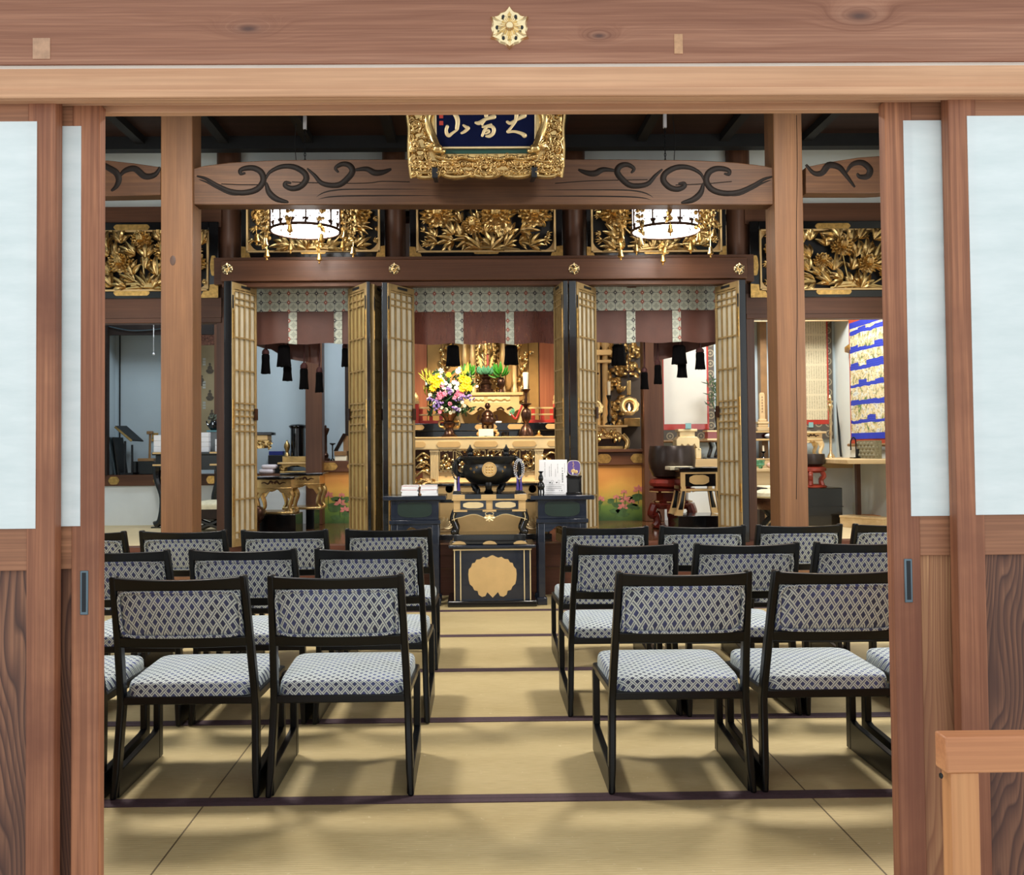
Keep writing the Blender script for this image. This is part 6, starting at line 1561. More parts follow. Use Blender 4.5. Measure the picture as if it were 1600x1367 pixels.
# ================================================================ side alcoves: built-in shelves
YSH = 9.42
def shelf(name, xa, xb, ytop, ybot, fits, below, mt='brown'):
    A, B = xa, xb; zT = PZ(ytop, YSH); zB = PZ(ybot, YSH)
    s = struct(MB().box(A, B, YSH, YSH+.06, zB, zT), name, MT[mt], bevel=.003)
    build(MB().box(A, B, YSH+.06, YB, zT-.03, zT-.002), 'shelf_board', MT[mt], s)
    for f in fits:
        build(plate(PX(f[0], YSH, 740), (zT+zB)/2, M(f[1], YSH), (zB-zT)*-.72, YSH-.001, .005), 'fitting_plate', MT['brass'], s)
    build(MB().box(A, B, YSH+.03, YSH+.05, ZS, zB), 'lower_panel', MT[below], s)
    return zT
XPl0, XPl1, XPr0, XPr1 = PX(477, 9.3), PX(503, 9.3), PX(1005, 9.3), PX(1036, 9.3)
zL = shelf('trim_30', XL, XPl0+.05, 737, 754, [(178, 16), (247, 14), (330, 14), (404, 10), (461, 22)], 'panel_white')
zLm = shelf('trim_31', XPl1-.02, PX(560, YSH), 718, 735, [(514, 26), (556, 26)], 'lotus_ground')
zRm = shelf('trim_32', PX(918, YSH), XPr0+.02, 708, 728, [(944, 22), (997, 22)], 'lotus_ground')
zR = shelf('trim_33', XPr1-.05, XR, 720, 736, [], 'panel_white', 'pale_wood')
build(MB().box(PX(910, 9.38), XPr0+.01, 9.38, 9.5, zRm, zRm+.03), 'shelf_lip', MT['brown'], bpy.data.objects['trim_32'], bevel=.004)
# right wall return of the shelf and its leg
struct(MB().box(3.3, XR, 8.2, YSH, zR-.04, zR), 'trim_34', MT['pale_wood'], bevel=.004)
struct(MB().box(PX(1336, 8.9), PX(1342, 8.9), 8.9, 8.95, ZS, zR-.04), 'trim_35', MT['brown_z'])
# corner posts of the alcoves
struct(MB().box(PX(339, 9.4), PX(352, 9.4), 9.3, 9.42, ZS, 3.15), 'trim_36', MT['brown_z'])
struct(MB().box(PX(1329, 9.5, 600), PX(1337, 9.5, 600), 9.42, 9.5, zR, 3.15), 'trim_37', MT['mount'])
build(MB().prism([(PX(1331, 9.4)+p[0], PZ(551, 9.4)+p[1]) for p in ((-.06, -.02), (.05, -.05), (.05, .05), (-.02, .06), (-.06, .03))], 9.405, 9.42), 'brass_fitting', MT['brass'], bpy.data.objects['trim_37'])
struct(MB().box(XL, PX(335, 9.5), 9.45, 9.5, PZ(519, 9.45), 3.15), 'trim_38', MT['dark_wood'])
struct(MB().box(PX(1170, 9.5), PX(1330, 9.5), 9.45, 9.5, PZ(505, 9.45), 3.15), 'trim_39', MT['pale_wood'])
struct(MB().box(XL, XL+.09, 9.40, 9.46, zL, 3.15), 'trim_40', MT['dark_wood'])
build(MB().tube([(PX(187, 9.84), 9.845, zL), (PX(187, 9.84), 9.845, 2.5)], .008, 6), 'corner_batten', MT['matte_black'], bpy.data.objects['wall_back'])
# lotus flowers painted on the two gold panels
def lotus_paint(parent, xs):
    pk = MB(); gr = MB(); rr = random.Random(len(xs))
    Y = YSH+.029
    for i, (x, y, r) in enumerate(xs):
        c = W(x, y, Y); r = M(r, Y)
        for k in range(9):
            a = math.pi*(-.1+1.2*k/8); e = .55 if k % 2 else 1
            pts = []
            for q in range(11):
                u = q/10; pts.append((c.x+math.cos(a)*r*e*u-math.sin(a)*r*.22*math.sin(math.pi*u), c.z+math.sin(a)*r*e*u*.8+math.cos(a)*r*.22*math.sin(math.pi*u)))
            for q in range(9, 0, -1):
                u = q/10; pts.append((c.x+math.cos(a)*r*e*u+math.sin(a)*r*.22*math.sin(math.pi*u), c.z+math.sin(a)*r*e*u*.8-math.cos(a)*r*.22*math.sin(math.pi*u)))
            pk.prism(pts, Y-.001-.0006*(k % 3), Y+.0005)
        gr.tube([(c.x, Y, c.z-r*.1), (c.x+rr.uniform(-.01, .01), Y, c.z-r*2.2)], .004, 5)
        for k in range(3):
            x0, z0 = c.x+rr.uniform(-1.6, 1.6)*r, c.z-rr.uniform(.6, 2.0)*r
            z0 = max(z0, ZS+.06)
            gr.prism([(x0+math.cos(q)*r*.9*(1+.12*math.sin(5*q)), z0+math.sin(q)*r*.42) for q in [2*math.pi*j/20 for j in range(20)]], Y-.0004-.0003*k, Y+.0004)
    build(gr, 'painted_leaves', MT['lotus_green'], parent); build(pk, 'painted_lotus', MT['lotus_pink'], parent)
MT['lotus_pink'] = simple('painted_pink', '#b8706a', .6, 0, .25, 40); MT['lotus_green'] = simple('painted_green', '#3c5a30', .6, 0, .35, 25)
lotus_paint(bpy.data.objects['trim_31'], [(513, 774, 9), (534, 774, 6), (531, 786, 10), (539, 797, 9), (552, 782, 9)])
lotus_paint(bpy.data.objects['trim_32'], [(938, 780, 8), (963, 777, 6), (975, 769, 6), (977, 781, 10), (973, 792, 9), (998, 765, 10), (987, 784, 6)])

# ---------------------------------------------------------------- generic furniture
def curl_leg_table(label, xa, xb, ytop, ybase, Y, dpt, name='low_gold_table', z0=None, mt='gold', top='black', group=None):
    A, B = PX(xa, Y, 770), PX(xb, Y, 770); zT = PZ(ytop, Y, (xa+xb)/2); zB = z0 if z0 is not None else PZ(ybase, Y, (xa+xb)/2)
    H = zT-zB; t = thing(name, label, 'table', ((A+B)/2, Y+dpt/2, zB), group=group)
    build(MB().box(A-.03, B+.03, Y-.03, Y+dpt+.03, zT-.022, zT), 'tabletop', MT[top], t, bevel=.006)
    build(MB().box(A+.005, B-.005, Y-.0, Y+dpt, zT-H*.30, zT-.022).box(A+.0, B, Y-.008, Y+dpt+.008, zT-H*.32, zT-H*.29), 'frieze', MT[mt], t, bevel=.003)
    m = MB(); c = (A+B)/2
    for sg in (-1, 1):
        m.tube(smooth_path([(c+sg*(B-A)*.02, Y-.001, zT-H*.17), (c+sg*(B-A)*.09, Y-.001, zT-H*.12), (c+sg*(B-A)*.16, Y-.001, zT-H*.19), (c+sg*(B-A)*.25, Y-.001, zT-H*.15), (c+sg*(B-A)*.33, Y-.001, zT-H*.17)], 4), [H*.028*(1.2-.8*i/16) for i in range(17)], 6)
    build(m, 'pierced_scroll', MT['bronze'], t)
    for y_ in (Y+.0, Y+dpt-.018):
        ap = [(A-.002, zT-H*.31), (A-.002, zT-H*.5)]
        for k in range(19):
            u = k/18; ap.append((A+.03+(B-A-.06)*u, zT-H*(.36+.20*abs(2*u-1)**2.2+.03*math.cos(math.pi*8*u))))
        ap += [(B+.002, zT-H*.5), (B+.002, zT-H*.31)]
        build(MB().prism(ap, y_, y_+.018), 'scalloped_apron', MT[mt], t, bevel=.002)
    for sx in (-1, 1):
        for y_ in (Y+.012, Y+dpt-.012):
            x = A+.014 if sx < 0 else B-.014
            q = smooth_path([(x, y_, zT-H*.4), (x+sx*.014, y_, zT-H*.52), (x-sx*.006, y_, zT-H*.72), (x-sx*.008, y_, zB+.05), (x+sx*.012, y_, zB+.022)], 5)
            build(MB().tube(q, [.024-.010*i/len(q) for i in range(len(q))], 8), 'leg', MT[mt], t)
    build(MB().box(A-.012, B+.012, Y-.012, Y+dpt+.012, zB, zB+.022), 'base_frame', MT[mt], t, bevel=.005)
    return zT
def box_thing(name, label, cat, xa, xb, ya, yb, Y, dpt, mat, z0=None, bevel=.003, group=None, extra=None):
    A, B = PX(xa, Y, (ya+yb)/2), PX(xb, Y, (ya+yb)/2); zT = PZ(ya, Y, (xa+xb)/2); zB = z0 if z0 is not None else PZ(yb, Y, (xa+xb)/2)
    if zT <= zB: zT = zB+.02
    return single(MB().box(A, B, Y, Y+dpt, zB, zT), name, MT[mat], label, cat, group, bevel=bevel), zT
# ---------------------------------------------------------------- gold tables bay
Yt = 8.15
_, zbx = box_thing('low_chest', 'plain black chest under the nearer low gold table', 'chest', 398, 462, 804, 838, Yt, .34, 'black', ZS)
curl_leg_table('low gold curled-leg table standing on the plain black chest', 399, 456, 745, 803, Yt+.03, .28, z0=zbx+.0005, group='low gold curled-leg tables')
Yt2 = 8.75
s_, zst = box_thing('black_stand', 'narrow black stand under the farther gold table', 'stand', 478, 491, 796, 826, Yt2, .3, 'black', ZS)
curl_leg_table('farther low gold curled-leg table against the brown post', 443, 500, 739, 796, Yt2, .3, z0=zst+.0005, group='low gold curled-leg tables')
c0 = W(404, 797, 8.0); s = M(1, 8.0)
t = thing('wooden_fish_drum', 'round brown wooden drum half behind the folding door by the gold table', 'drum', (c0.x-.02, 8.0, ZS))
build(MB().lathe([(.001, -.07), (8*s, -.068), (12*s, -.05), (13*s, 0), (12*s, .05), (8*s, .068), (.001, .07)], (c0.x-.02, 8.0, ZS+24*s+13*s), 20, axis='Y'), 'drum_body', MT['bronze'], t)
build(MB().lathe([(10*s, 0), (9*s, 4*s), (5*s, 8*s), (6*s, 22*s), (9*s, 25*s), (.01, 25.5*s)], (c0.x-.02, 8.0, ZS), 16), 'drum_stand', MT['bronze'], t)
# objects on the shelf of that bay
Yo_ = 9.5
c0 = W(465, 690, Yo_+.06); s = M(1, Yo_+.06)
zt1 = zL+.0006
curl_leg_table('small gold and black tray stand under the black canister', 439, 484, 722, 735, Yo_, .14, 'tray_stand', zt1, 'gold_dim', 'gold_leaf')
ztray = PZ(722, Yo_, 461)
box_thing('gilt_box', 'black box with gilt edges on the small tray stand', 'box', 441, 478, 713, 722, Yo_+.0, .13, 'gold_dim', ztray+.0006)
zbox = PZ(713, Yo_, 460)
t = thing('black_canister', 'tall black cylindrical canister with flared lid beside the brown post', 'canister', (c0.x, Yo_+.07, zbox+.001))
zc1 = PZ(660, Yo_+.06)
hh = zc1-zbox-.001
build(MB().lathe([(11*s, 0), (11*s, hh*.9), (.01, hh*.9)], (c0.x, Yo_+.07, zbox+.001), 24), 'body', MT['black'], t)
build(MB().lathe([(11.5*s, hh*.86), (14*s, hh*.93), (13.5*s, hh*.95), (10*s, hh*.985), (.01, hh)], (c0.x, Yo_+.07, zbox+.001), 24), 'lid', MT['black'], t)
c0 = W(447, 712, Yo_-.02)
single(MB().lathe([(5*s, 0), (4*s, 3*s), (2.2*s, 6*s), (3.2*s, 10*s), (5*s, 14*s), (4.6*s, 18*s), (1*s, 24*s), (.01, 25*s)], (c0.x-.0, Yo_+.03, zbox+.001), 14), 'gilt_finial', MT['gold_dim'], 'small gilt pointed finial on the box edge beside the black canister', 'ornament')
for k, (xa, xb, y0, y1) in enumerate(((403, 426, 726, 733), (407, 430, 719, 726))):
    A, B = PX(xa, Yo_-.05, y0), PX(xb, Yo_-.05, y0); z0 = zt1 if k == 0 else zt1+.046; h = .045
    m = MB().box(A, B, Yo_-.03, Yo_+.09, z0, z0+h)
    single(m, 'folded_cloth', MT['cloth_pw'], '%s pale folded cloth on the shelf above the near gold table' % ('lower' if k == 0 else 'upper'), 'cloth', bevel=.018)
box_thing('blue_case', 'flat blue case on the shelf behind the gilt finial', 'case', 420, 442, 705, 711, 9.72, .1, 'blue_book', None)
box_thing('dark_box', 'dark box carrying the flat blue case on the shelf', 'box', 419, 443, 711.3, 735, 9.70, .13, 'matte_black', zt1)
# bracket shaped gilt stand on the left edge
A = PX(396, 9.05), PX(424, 9.05); z0, z1 = PZ(700, 9.05), PZ(672, 9.05)
t = thing('gilt_lectern_top', 'black and gilt bracketed lectern half behind the folding door', 'lectern', ((A[0]+A[1])/2-.05, 9.15, ZS))
build(MB().box(A[0]-.2, A[1], 9.05, 9.25, z1-.03, z1), 'top_board', MT['black'], t, bevel=.004)
build(MB().box(A[0]-.2, A[1]-.04, 9.06, 9.24, z1-.08, z1-.03), 'gilt_band', MT['gold_leaf'], t, bevel=.004)
m = MB()
for k in range(20): leaflet(m, (A[0]-.1+.014*k, z1-.10-.05*random.Random(k).random()), random.Random(k+50).uniform(0, 6), .05, .015, 9.08, .02)
m.prism([(A[0]-.2, z1-.08), (A[1]-.03, z1-.08), (A[1]-.07, z0+.02), (A[0]-.2, z0)], 9.09, 9.22)
build(m, 'carved_bracket', MT['gold'], t, ang=60)
build(MB().lathe([(.10, 0), (.09, .05), (.04, .08), (.035, z0-ZS)], (A[0]-.13, 9.15, ZS), 14), 'pillar_foot', MT['black'], t)
# things beyond the brown post
zq = zLm+.0006
c0 = W(508, 700, 9.55); s = M(1, 9.55)
t = thing('tall_candle_stand', 'tall carved wooden candle stand just beyond the brown post', 'candlestick', (c0.x+.005, 9.55, zq))
hh = PZ(663, 9.55)-zq
build(MB().lathe([(7*s, 0), (7*s, 3*s), (4*s, 5*s), (5*s, 9*s), (2.6*s, 13*s), (2.4*s, hh*.72), (3.4*s, hh*.76), (6*s, hh*.88), (5.6*s, hh*.93), (1.5*s, hh*.95), (1.8*s, hh*.985), (.3*s, hh*1.03)], (c0.x+.005, 9.55, zq), 14), 'stem', MT['bronze'], t)
c0 = W(519, 705, 9.5)
single(MB().lathe([(4*s, 0), (3.5*s, 2*s), (1*s, 4*s), (1*s, 24*s), (4.6*s, 26*s), (4.6*s, 27.5*s), (.01, 27.5*s)], (c0.x+.004, 9.5, zq), 14), 'thin_black_stand', MT['black'], 'thin black single-stem stand next to the carved candle stand', 'stand')
b_, zbb = box_thing('white_box', 'flat white box on the shelf before the lotus panel bay', 'box', 523, 541, 712, 718, 9.5, .12, 'cream', zq)
w_, zww = box_thing('wooden_box', 'brown wooden box lying on the flat white box', 'box', 522, 541, 705, 712, 9.49, .14, 'mount', zbb+.0005)
t = thing('leaning_tablet', 'dark board leaning on a wooden rest on top of the brown box', 'board', (PX(532, 9.55), 9.55, zww+.001))
x0, x1 = PX(521, 9.55), PX(539, 9.55)
build(MB().prism([(x0, zww+.001), (x0+.04, zww+.001), (x1+.02, PZ(676, 9.55)), (x1-.02, PZ(675, 9.55))], 9.53, 9.58), 'dark_board', MT['black'], t)
build(MB().box(x1-.02, x1+.03, 9.55, 9.6, zww+.001, PZ(679, 9.55)), 'rest', MT['mount'], t)
struct(MB().box(PX(539, 9.6), PX(547, 9.6), 9.6, 9.66, zLm, 3.0), 'trim_41', MT['dark_wood'])
# ---------------------------------------------------------------- left alcove
Yl = 9.5
zt1 = zL+.0006
t = thing('folding_lectern', 'grey folding lectern with slanted top on the shelf near the sliding door', 'lectern', (PX(198, Yl), Yl, zt1))
a = [W(180, 667, Yl), W(206, 689, Yl), W(224, 690, Yl+.2), W(198, 667, Yl+.2)]
mm = MB(); th = Vector((0, 0, .012))
mm.add([a[0], a[1], a[2], a[3]]+[p+th for p in a], [(0,1,2,3),(7,6,5,4),(1,0,4,5),(2,1,5,6),(3,2,6,7),(0,3,7,4)])
build(mm, 'slanted_top', MT['iron'], t)
build(MB().tube([a[0]+Vector((0, -.004, 0)), a[1]+Vector((0, -.004, 0))], .012, 6), 'book_ledge', MT['gold_dim'], t)
lg = MB()
for x in (194, 205): lg.box(PX(x, Yl)-.008, PX(x, Yl)+.008, Yl+.02, Yl+.04, zt1, PZ(684 if x < 200 else 690, Yl))
lg.box(PX(188, Yl), PX(207, Yl), Yl+.0, Yl+.02, zt1, zt1+.02)
build(lg, 'leg', MT['iron'], t)
for k, (x0, x1, w, lb) in enumerate(((170, 179, .012, 'grey-edged board leaning outermost beside the folding lectern'), (176, 184, .012, 'black board leaning next to the legs of the folding lectern'))):
    p0, p1 = W(x1, 735, Yl), W(x0, 683, Yl)
    single(MB().add([(p0.x, Yl, zt1), (p0.x+w, Yl, zt1), (p1.x+w, Yl, p1.z), (p1.x, Yl, p1.z), (p0.x, Yl+.25, zt1), (p0.x+w, Yl+.25, zt1), (p1.x+w, Yl+.25, p1.z), (p1.x, Yl+.25, p1.z)], [(0,1,2,3),(7,6,5,4),(1,0,4,5),(2,1,5,6),(3,2,6,7),(0,3,7,4)]), 'leaning_board', MT['matte_black' if k else 'steel'], lb, 'board')
t = thing('black_low_box', 'low black lacquer box on the shelf behind the mallet', 'box', (PX(222, 9.6), 9.6, zt1))
build(MB().box(PX(205, 9.6), PX(243, 9.6), 9.6, 9.75, zt1, PZ(716, 9.6)), 'body', MT['black'], t, bevel=.004)
t = thing('wooden_mallet', 'wooden mallet standing head up on its small base by the knotted pillar', 'mallet', (PX(227, 9.5), 9.5, zt1))
c0 = W(226, 672, 9.5); 
zz = PZ(716, 9.6)+.001
build(MB().box(PX(215, 9.62), PX(240, 9.62), 9.62, 9.72, zz, zz+.03), 'base', MT['mount'], t, bevel=.003)
build(MB().tube([(c0.x-.005, 9.66, zz+.03), (c0.x, 9.66, PZ(671, 9.66))], .012, 8), 'shaft', MT['mount'], t)
build(MB().box(c0.x-.03, c0.x+.03, 9.635, 9.685, PZ(674, 9.66), PZ(669, 9.66)), 'head', MT['mount'], t, bevel=.006)
c0 = W(242, 683, 9.84)
single(MB().box(c0.x-.035, c0.x+.035, 9.835, 9.849, c0.z-.045, c0.z-.01).box(c0.x-.03, c0.x+.035, 9.833, 9.849, c0.z-.005, c0.z+.045), 'gilt_wall_plate', MT['brass'], 'small gilt plate fixed on the grey wall above the low black box', 'fitting', bevel=.004)
# tall black table with gilt edges
Yk = 9.05
t = thing('black_altar_table', 'tall black table with gilt edge strips behind the knotted pillar', 'table', (PX(290, Yk), Yk+.15, ZS))
A, B = PX(237, Yk), PX(347, Yk); zT = PZ(702, Yk); zM = PZ(722, Yk)
build(MB().box(A, B, Yk, Yk+.3, zT-.03, zT), 'tabletop', MT['black'], t, bevel=.006)
build(MB().box(A+.03, B-.03, Yk+.02, Yk+.28, zM-.05, zT-.03), 'apron', MT['black'], t, bevel=.004)
m = MB()
for z in (zT-.008, zM): 
    build(MB().box(A+.01, A+.11, Yk-.006, Yk+.02, z-.008, z+.008), 'gilt_strip', MT['gold_leaf'], t); build(MB().box(B-.12, B-.01, Yk-.006, Yk+.02, z-.008, z+.008), 'gilt_strip', MT['gold_leaf'], t)
for sx in (-1, 1):
    for y_ in (Yk+.04, Yk+.26):
        x = A+.04 if sx < 0 else B-.04
        q = smooth_path([(x, y_, zM-.02), (x+sx*.0, y_, zM-.14), (x-sx*.05, y_, zM-.32), (x-sx*.03, y_, ZS+.08), (x+sx*.02, y_, ZS+.03)], 5)
        build(MB().tube(q, [.045*(1-.35*math.sin(math.pi*.9*i/len(q))) for i in range(len(q))], 8).box(x-.05, x+.05, y_-.03, y_+.03, ZS, ZS+.015), 'leg', MT['black'], t)
for st_, (xa, xb, ys, dd) in enumerate(((310, 325, (703, 695, 687.5, 680, 672.5), 'beside the figure scroll'), (239, 251, (703, 694, 685, 676), 'by the gilt wall plate'), (335, 346, (703, 693, 683), 'by the brown corner post'))):
    for k in range(len(ys)-1):
        zz0 = zT+.0006+sum(.0 for _ in ()) + (PZ(ys[k], Yk)-PZ(ys[0], Yk)); h = PZ(ys[k+1], Yk)-PZ(ys[k], Yk)-.002
        nm = ['lowest', 'second from below', 'third from below', 'topmost'][k] if k < len(ys)-2 else 'topmost'
        single(MB().box(PX(xa, Yk+.03), PX(xb, Yk+.03), Yk+.05, Yk+.25, zz0, zz0+h), 'white_carton', MT['paper'], 'small white carton, %s of the pile %s' % (nm, dd), 'carton', 'white cartons on the tall black table', bevel=.002)
c0 = W(331, 668, 9.6); s = M(1, 9.6)
Yvz = 9.22
zv = zT+.0006
t = thing('plant_pot_stand', 'teal stand under the dark teapot-shaped vase', 'stand', (PX(333, Yvz), Yvz, zv))
build(MB().box(PX(326, Yvz), PX(341, Yvz), Yvz-.05, Yvz+.05, zv, PZ(671, Yvz)), 'pedestal', simple('grey_plinth', '#6a7072', .6), t)
build(MB().box(PX(325, Yvz), PX(342, Yvz), Yvz-.055, Yvz+.055, PZ(671, Yvz), PZ(668.5, Yvz)), 'teal_top', simple('teal_board', '#4d7f86', .5), t)
zp_ = PZ(668.5, Yvz)+.001; cx = PX(334, Yvz)
t = thing('dark_pot', 'dark spouted pot with a small dry plant before the figure scroll', 'pot', (cx, Yvz, zp_))
build(MB().lathe([(4*s, 0), (7.5*s, 3*s), (8*s, 8*s), (5*s, 12*s), (4.4*s, 14*s), (.01, 13*s)], (cx, Yvz, zp_), 16), 'pot_body', MT['black'], t)
build(MB().tube([(cx-6*s, Yvz, zp_+5*s), (cx-10*s, Yvz, zp_+9*s), (cx-11*s, Yvz, zp_+14*s)], [2*s, 1.4*s, .9*s], 7), 'spout', MT['black'], t)
m = MB(); rr = random.Random(8)
for k in range(26): leaflet(m, (cx+rr.uniform(-3, 3)*s, zp_+(13+rr.uniform(0, 8))*s), rr.uniform(.2, 2.9), 6*s, 1.4*s, Yvz+rr.uniform(-.03, .03), .005)
build(m, 'dry_plant', simple('grey_green_leaf', '#5b6257', .6), t, ang=80)
# figure scroll on the back wall
A, B = PX(306, 9.83), PX(338, 9.83)
t = thing('figure_scroll', 'olive hanging scroll with small seated figures and grey tags behind the knotted pillar', 'scroll', ((A+B)/2, 9.83, PZ(700, 9.83)))
z0, z1 = PZ(697, 9.83), PZ(536, 9.83)
A -= .25
build(MB().box(A, B, 9.832, 9.842, z0, z1), 'paper', simple('olive_painted_paper', '#8d8062', .8, 0, .15, 3), t)
build(MB().box(A, B, 9.828, 9.84, z1, PZ(513, 9.83)), 'patterned_top', simple('red_brown_brocade', '#7d5648', .7, 0, .6, 60), t)
build(MB().box(A-.02, B, 9.82, 9.845, PZ(513, 9.83), PZ(507, 9.83)), 'top_bar', MT['matte_black'], t)
fg = MB(); tg = MB()
for (x, y) in ((328, 577), (328, 619), (331, 650), (315, 596)):
    c0 = W(x, y, 9.83); k = M(1, 9.83)
    fg.prism([(c0.x+math.cos(q)*6*k*(1+.1*math.sin(3*q)), c0.z+math.sin(q)*4*k-3*k) for q in [6.283*i/16 for i in range(16)]], 9.8295, 9.832)
    fg.prism([(c0.x+math.cos(q)*3.6*k, c0.z+math.sin(q)*4*k+2*k) for q in [6.283*i/14 for i in range(14)]], 9.829, 9.832)
    fg.prism([(c0.x+math.cos(q)*1.8*k, c0.z+math.sin(q)*2*k+8*k) for q in [6.283*i/12 for i in range(12)]], 9.8285, 9.832)
for (x, y) in ((319, 565), (319, 601), (319, 633)):
    c0 = W(x, y, 9.83); k = M(1, 9.83)
    for j in range(3): tg.box(c0.x-2.2*k, c0.x+2.2*k, 9.829, 9.832, c0.z+(j*4.2-6)*k, c0.z+(j*4.2-2.8)*k)
build(fg, 'painted_figures', simple('dark_figure_paint', '#4c4438', .8, 0, .4, 60), t); build(tg, 'grey_tags', simple('grey_tag', '#9b9c92', .8), t)
# cushioned folding stool, wire and pull cord, wall ornament
Yst = 8.6
c0 = W(330, 790, Yst)
t = thing('cushioned_stool', 'dark stool with a cream cushion behind the knotted pillar', 'stool', (c0.x, Yst, ZS))
zc_ = PZ(791, Yst)
m = rrect_pad(.42, .34, .05, 0, .03, 1); m.v = [(x+c0.x, y+Yst+.1, z+zc_) for x, y, z in m.v]; build(m, 'cushion', MT['cushion'], t, ang=60)
build(MB().box(c0.x-.22, c0.x+.22, Yst-.06, Yst+.26, zc_-.09, zc_), 'seat_frame', MT['dark_wood'], t, bevel=.006)
for sx in (-1, 1):
    build(MB().tube([(c0.x+sx*.2, Yst-.04, zc_-.06), (c0.x-sx*.19, Yst-.05, ZS+.0)], .02, 6), 'crossed_leg', MT['black'], t)
    build(MB().tube([(c0.x+sx*.2, Yst+.22, zc_-.06), (c0.x-sx*.19, Yst+.23, ZS+.0)], .02, 6), 'crossed_leg', MT['black'], t)
c0 = W(240, 509, 9.0)
t = thing('pull_cord', 'white hanging pull cord with a round knob before the grey wall', 'cord', (c0.x, 9.0, PZ(549, 9.0)))
build(MB().tube([(c0.x, 9.0, PZ(549, 9.0)), (c0.x, 9.0, PZ(549, 9.0)+1.4)], .0018, 5), 'cord', MT['paper'], t)
build(MB().ell((c0.x, 9.0, PZ(549, 9.0)), .012, 10, 6), 'knob', MT['paper'], t)
build(MB().tube([(c0.x, 9.0, PZ(523, 9.0)), (c0.x, 9.0, PZ(508, 9.0))], .004, 6), 'sleeve', MT['paper'], t)
single(MB().tube(smooth_path([(PX(168, 9.43, 505), 9.43, PZ(505, 9.43)), (PX(195, 9.43), 9.43, PZ(511, 9.43)), (PX(215, 9.43), 9.43, PZ(512.5, 9.43)), (PX(250, 9.43), 9.43, PZ(510, 9.43)), (PX(268, 9.43), 9.43, PZ(505, 9.43))], 5), .006, 5), 'sagging_wire', MT['steel'], 'sagging grey wire under the dark alcove lintel', 'wire')
# ---------------------------------------------------------------- bell bowl bay
zq = zRm+.031
Yq_ = 9.5
t = thing('side_altar', 'gilded side altar with columns between the folding door and the brown post', 'altar', (PX(955, Yq_+.2), Yq_+.1, zq))
rr = random.Random(31)
A, B = PX(926, Yq_), PX(980, Yq_); z0, z1 = PZ(690, Yq_), PZ(667, Yq_)
build(MB().box(A, B, Yq_, Yq_+.3, z1-.012, z1+.01).box(A, B-.06, Yq_+.03, Yq_+.3, z0+.02, z1-.012), 'gold_counter', MT['gold_leaf'], t, bevel=.003)
m = MB()
for k in range(20): leaflet(m, (A+.02+(B-A-.1)*k/20, rr.uniform(z0+.04, z1-.06)), rr.uniform(0, 6), .07, .018, Yq_+.028, .02)
m.tube(smooth_path([(B-.05, Yq_+.05, z0+.06), (B-.0, Yq_+.04, z0-.01), (B-.03, Yq_+.03, z0-.10), (B-.10, Yq_+.03, z0-.12)], 5), [.03, .03, .03, .03, .03, .028, .027, .026, .025, .023, .02, .018, .016, .014, .012, .01], 8)
build(m, 'counter_carving', MT['gold'], t, ang=60)
build(MB().box(A, B-.1, Yq_+.06, Yq_+.3, zq, z0+.02), 'black_base', MT['black'], t, bevel=.004)
build(MB().box(A, B-.05, Yq_+.0, Yq_+.3, zq, zq+.03), 'base_board', MT['gold_dim'], t, bevel=.003)
m = MB()
for xa, xb in ((933, 938), (941, 950)):
    a, b = PX(xa, 9.7), PX(xb, 9.7); m.lathe([((b-a)/2, z1), ((b-a)/2, PZ(545, 9.7)), ((b-a)*.8, PZ(540, 9.7)), ((b-a)*.6, PZ(500, 9.7))], ((a+b)/2, 9.7, 0), 12)
m.box(PX(931, 9.66), PX(955, 9.66), 9.64, 9.75, PZ(556, 9.66), PZ(548, 9.66)).box(PX(931, 9.66), PX(955, 9.66), 9.64, 9.75, PZ(568, 9.66), PZ(564, 9.66))
build(m, 'gilt_column', MT['gold_leaf'], t)
m = MB()
for x0, x1, y0, y1, n in ((950, 974, 540, 668, 70), (974, 998, 535, 590, 26), (931, 957, 535, 562, 16), (925, 960, 655, 668, 14)):
    for k in range(n):
        p = W(rr.uniform(x0, x1), rr.uniform(y0, y1), 9.78); leaflet(m, (p.x, p.z), rr.uniform(0, 6.28), .09, .024, 9.80, .03)
build(m, 'dark_gilt_carving', MT['gold_dim'], t, ang=60)
build(MB().box(PX(925, 9.82), PX(1002, 9.82), 9.81, 9.845, zq, 2.6), 'dark_backing', simple('dark_brown_backing', '#3b3128', .6, 0, .2), t)
build(MB().box(PX(975, 9.7), PX(1000, 9.7), 9.72, 9.8, PZ(668, 9.72), PZ(655, 9.72)), 'small_ledge', MT['gold_dim'], t, bevel=.004)
c0 = W(952, 640, 9.58); s = M(1, 9.58)
t = thing('black_candle_holder', 'black candle holder on the gilded side altar', 'candlestick', (c0.x, 9.58, z1+.0105))
hb = PZ(619, 9.58)-z1-.0105
build(MB().lathe([(7*s, 0), (7*s, 2*s), (3*s, 5*s), (4*s, 12*s), (2*s, 18*s), (3*s, hb*.6), (1.8*s, hb*.8), (4.6*s, hb*.98), (4.6*s, hb), (.01, hb)], (c0.x, 9.58, z1+.0105), 14), 'stem', MT['black'], t)
single(MB().lathe([(2*s, 0), (2.6*s, 21*s), (.01, 21.5*s)], (c0.x, 9.58, z1+.0115+hb), 12), 'white_candle', MT['wax'], 'white candle on the black holder of the gilded side altar', 'candle')
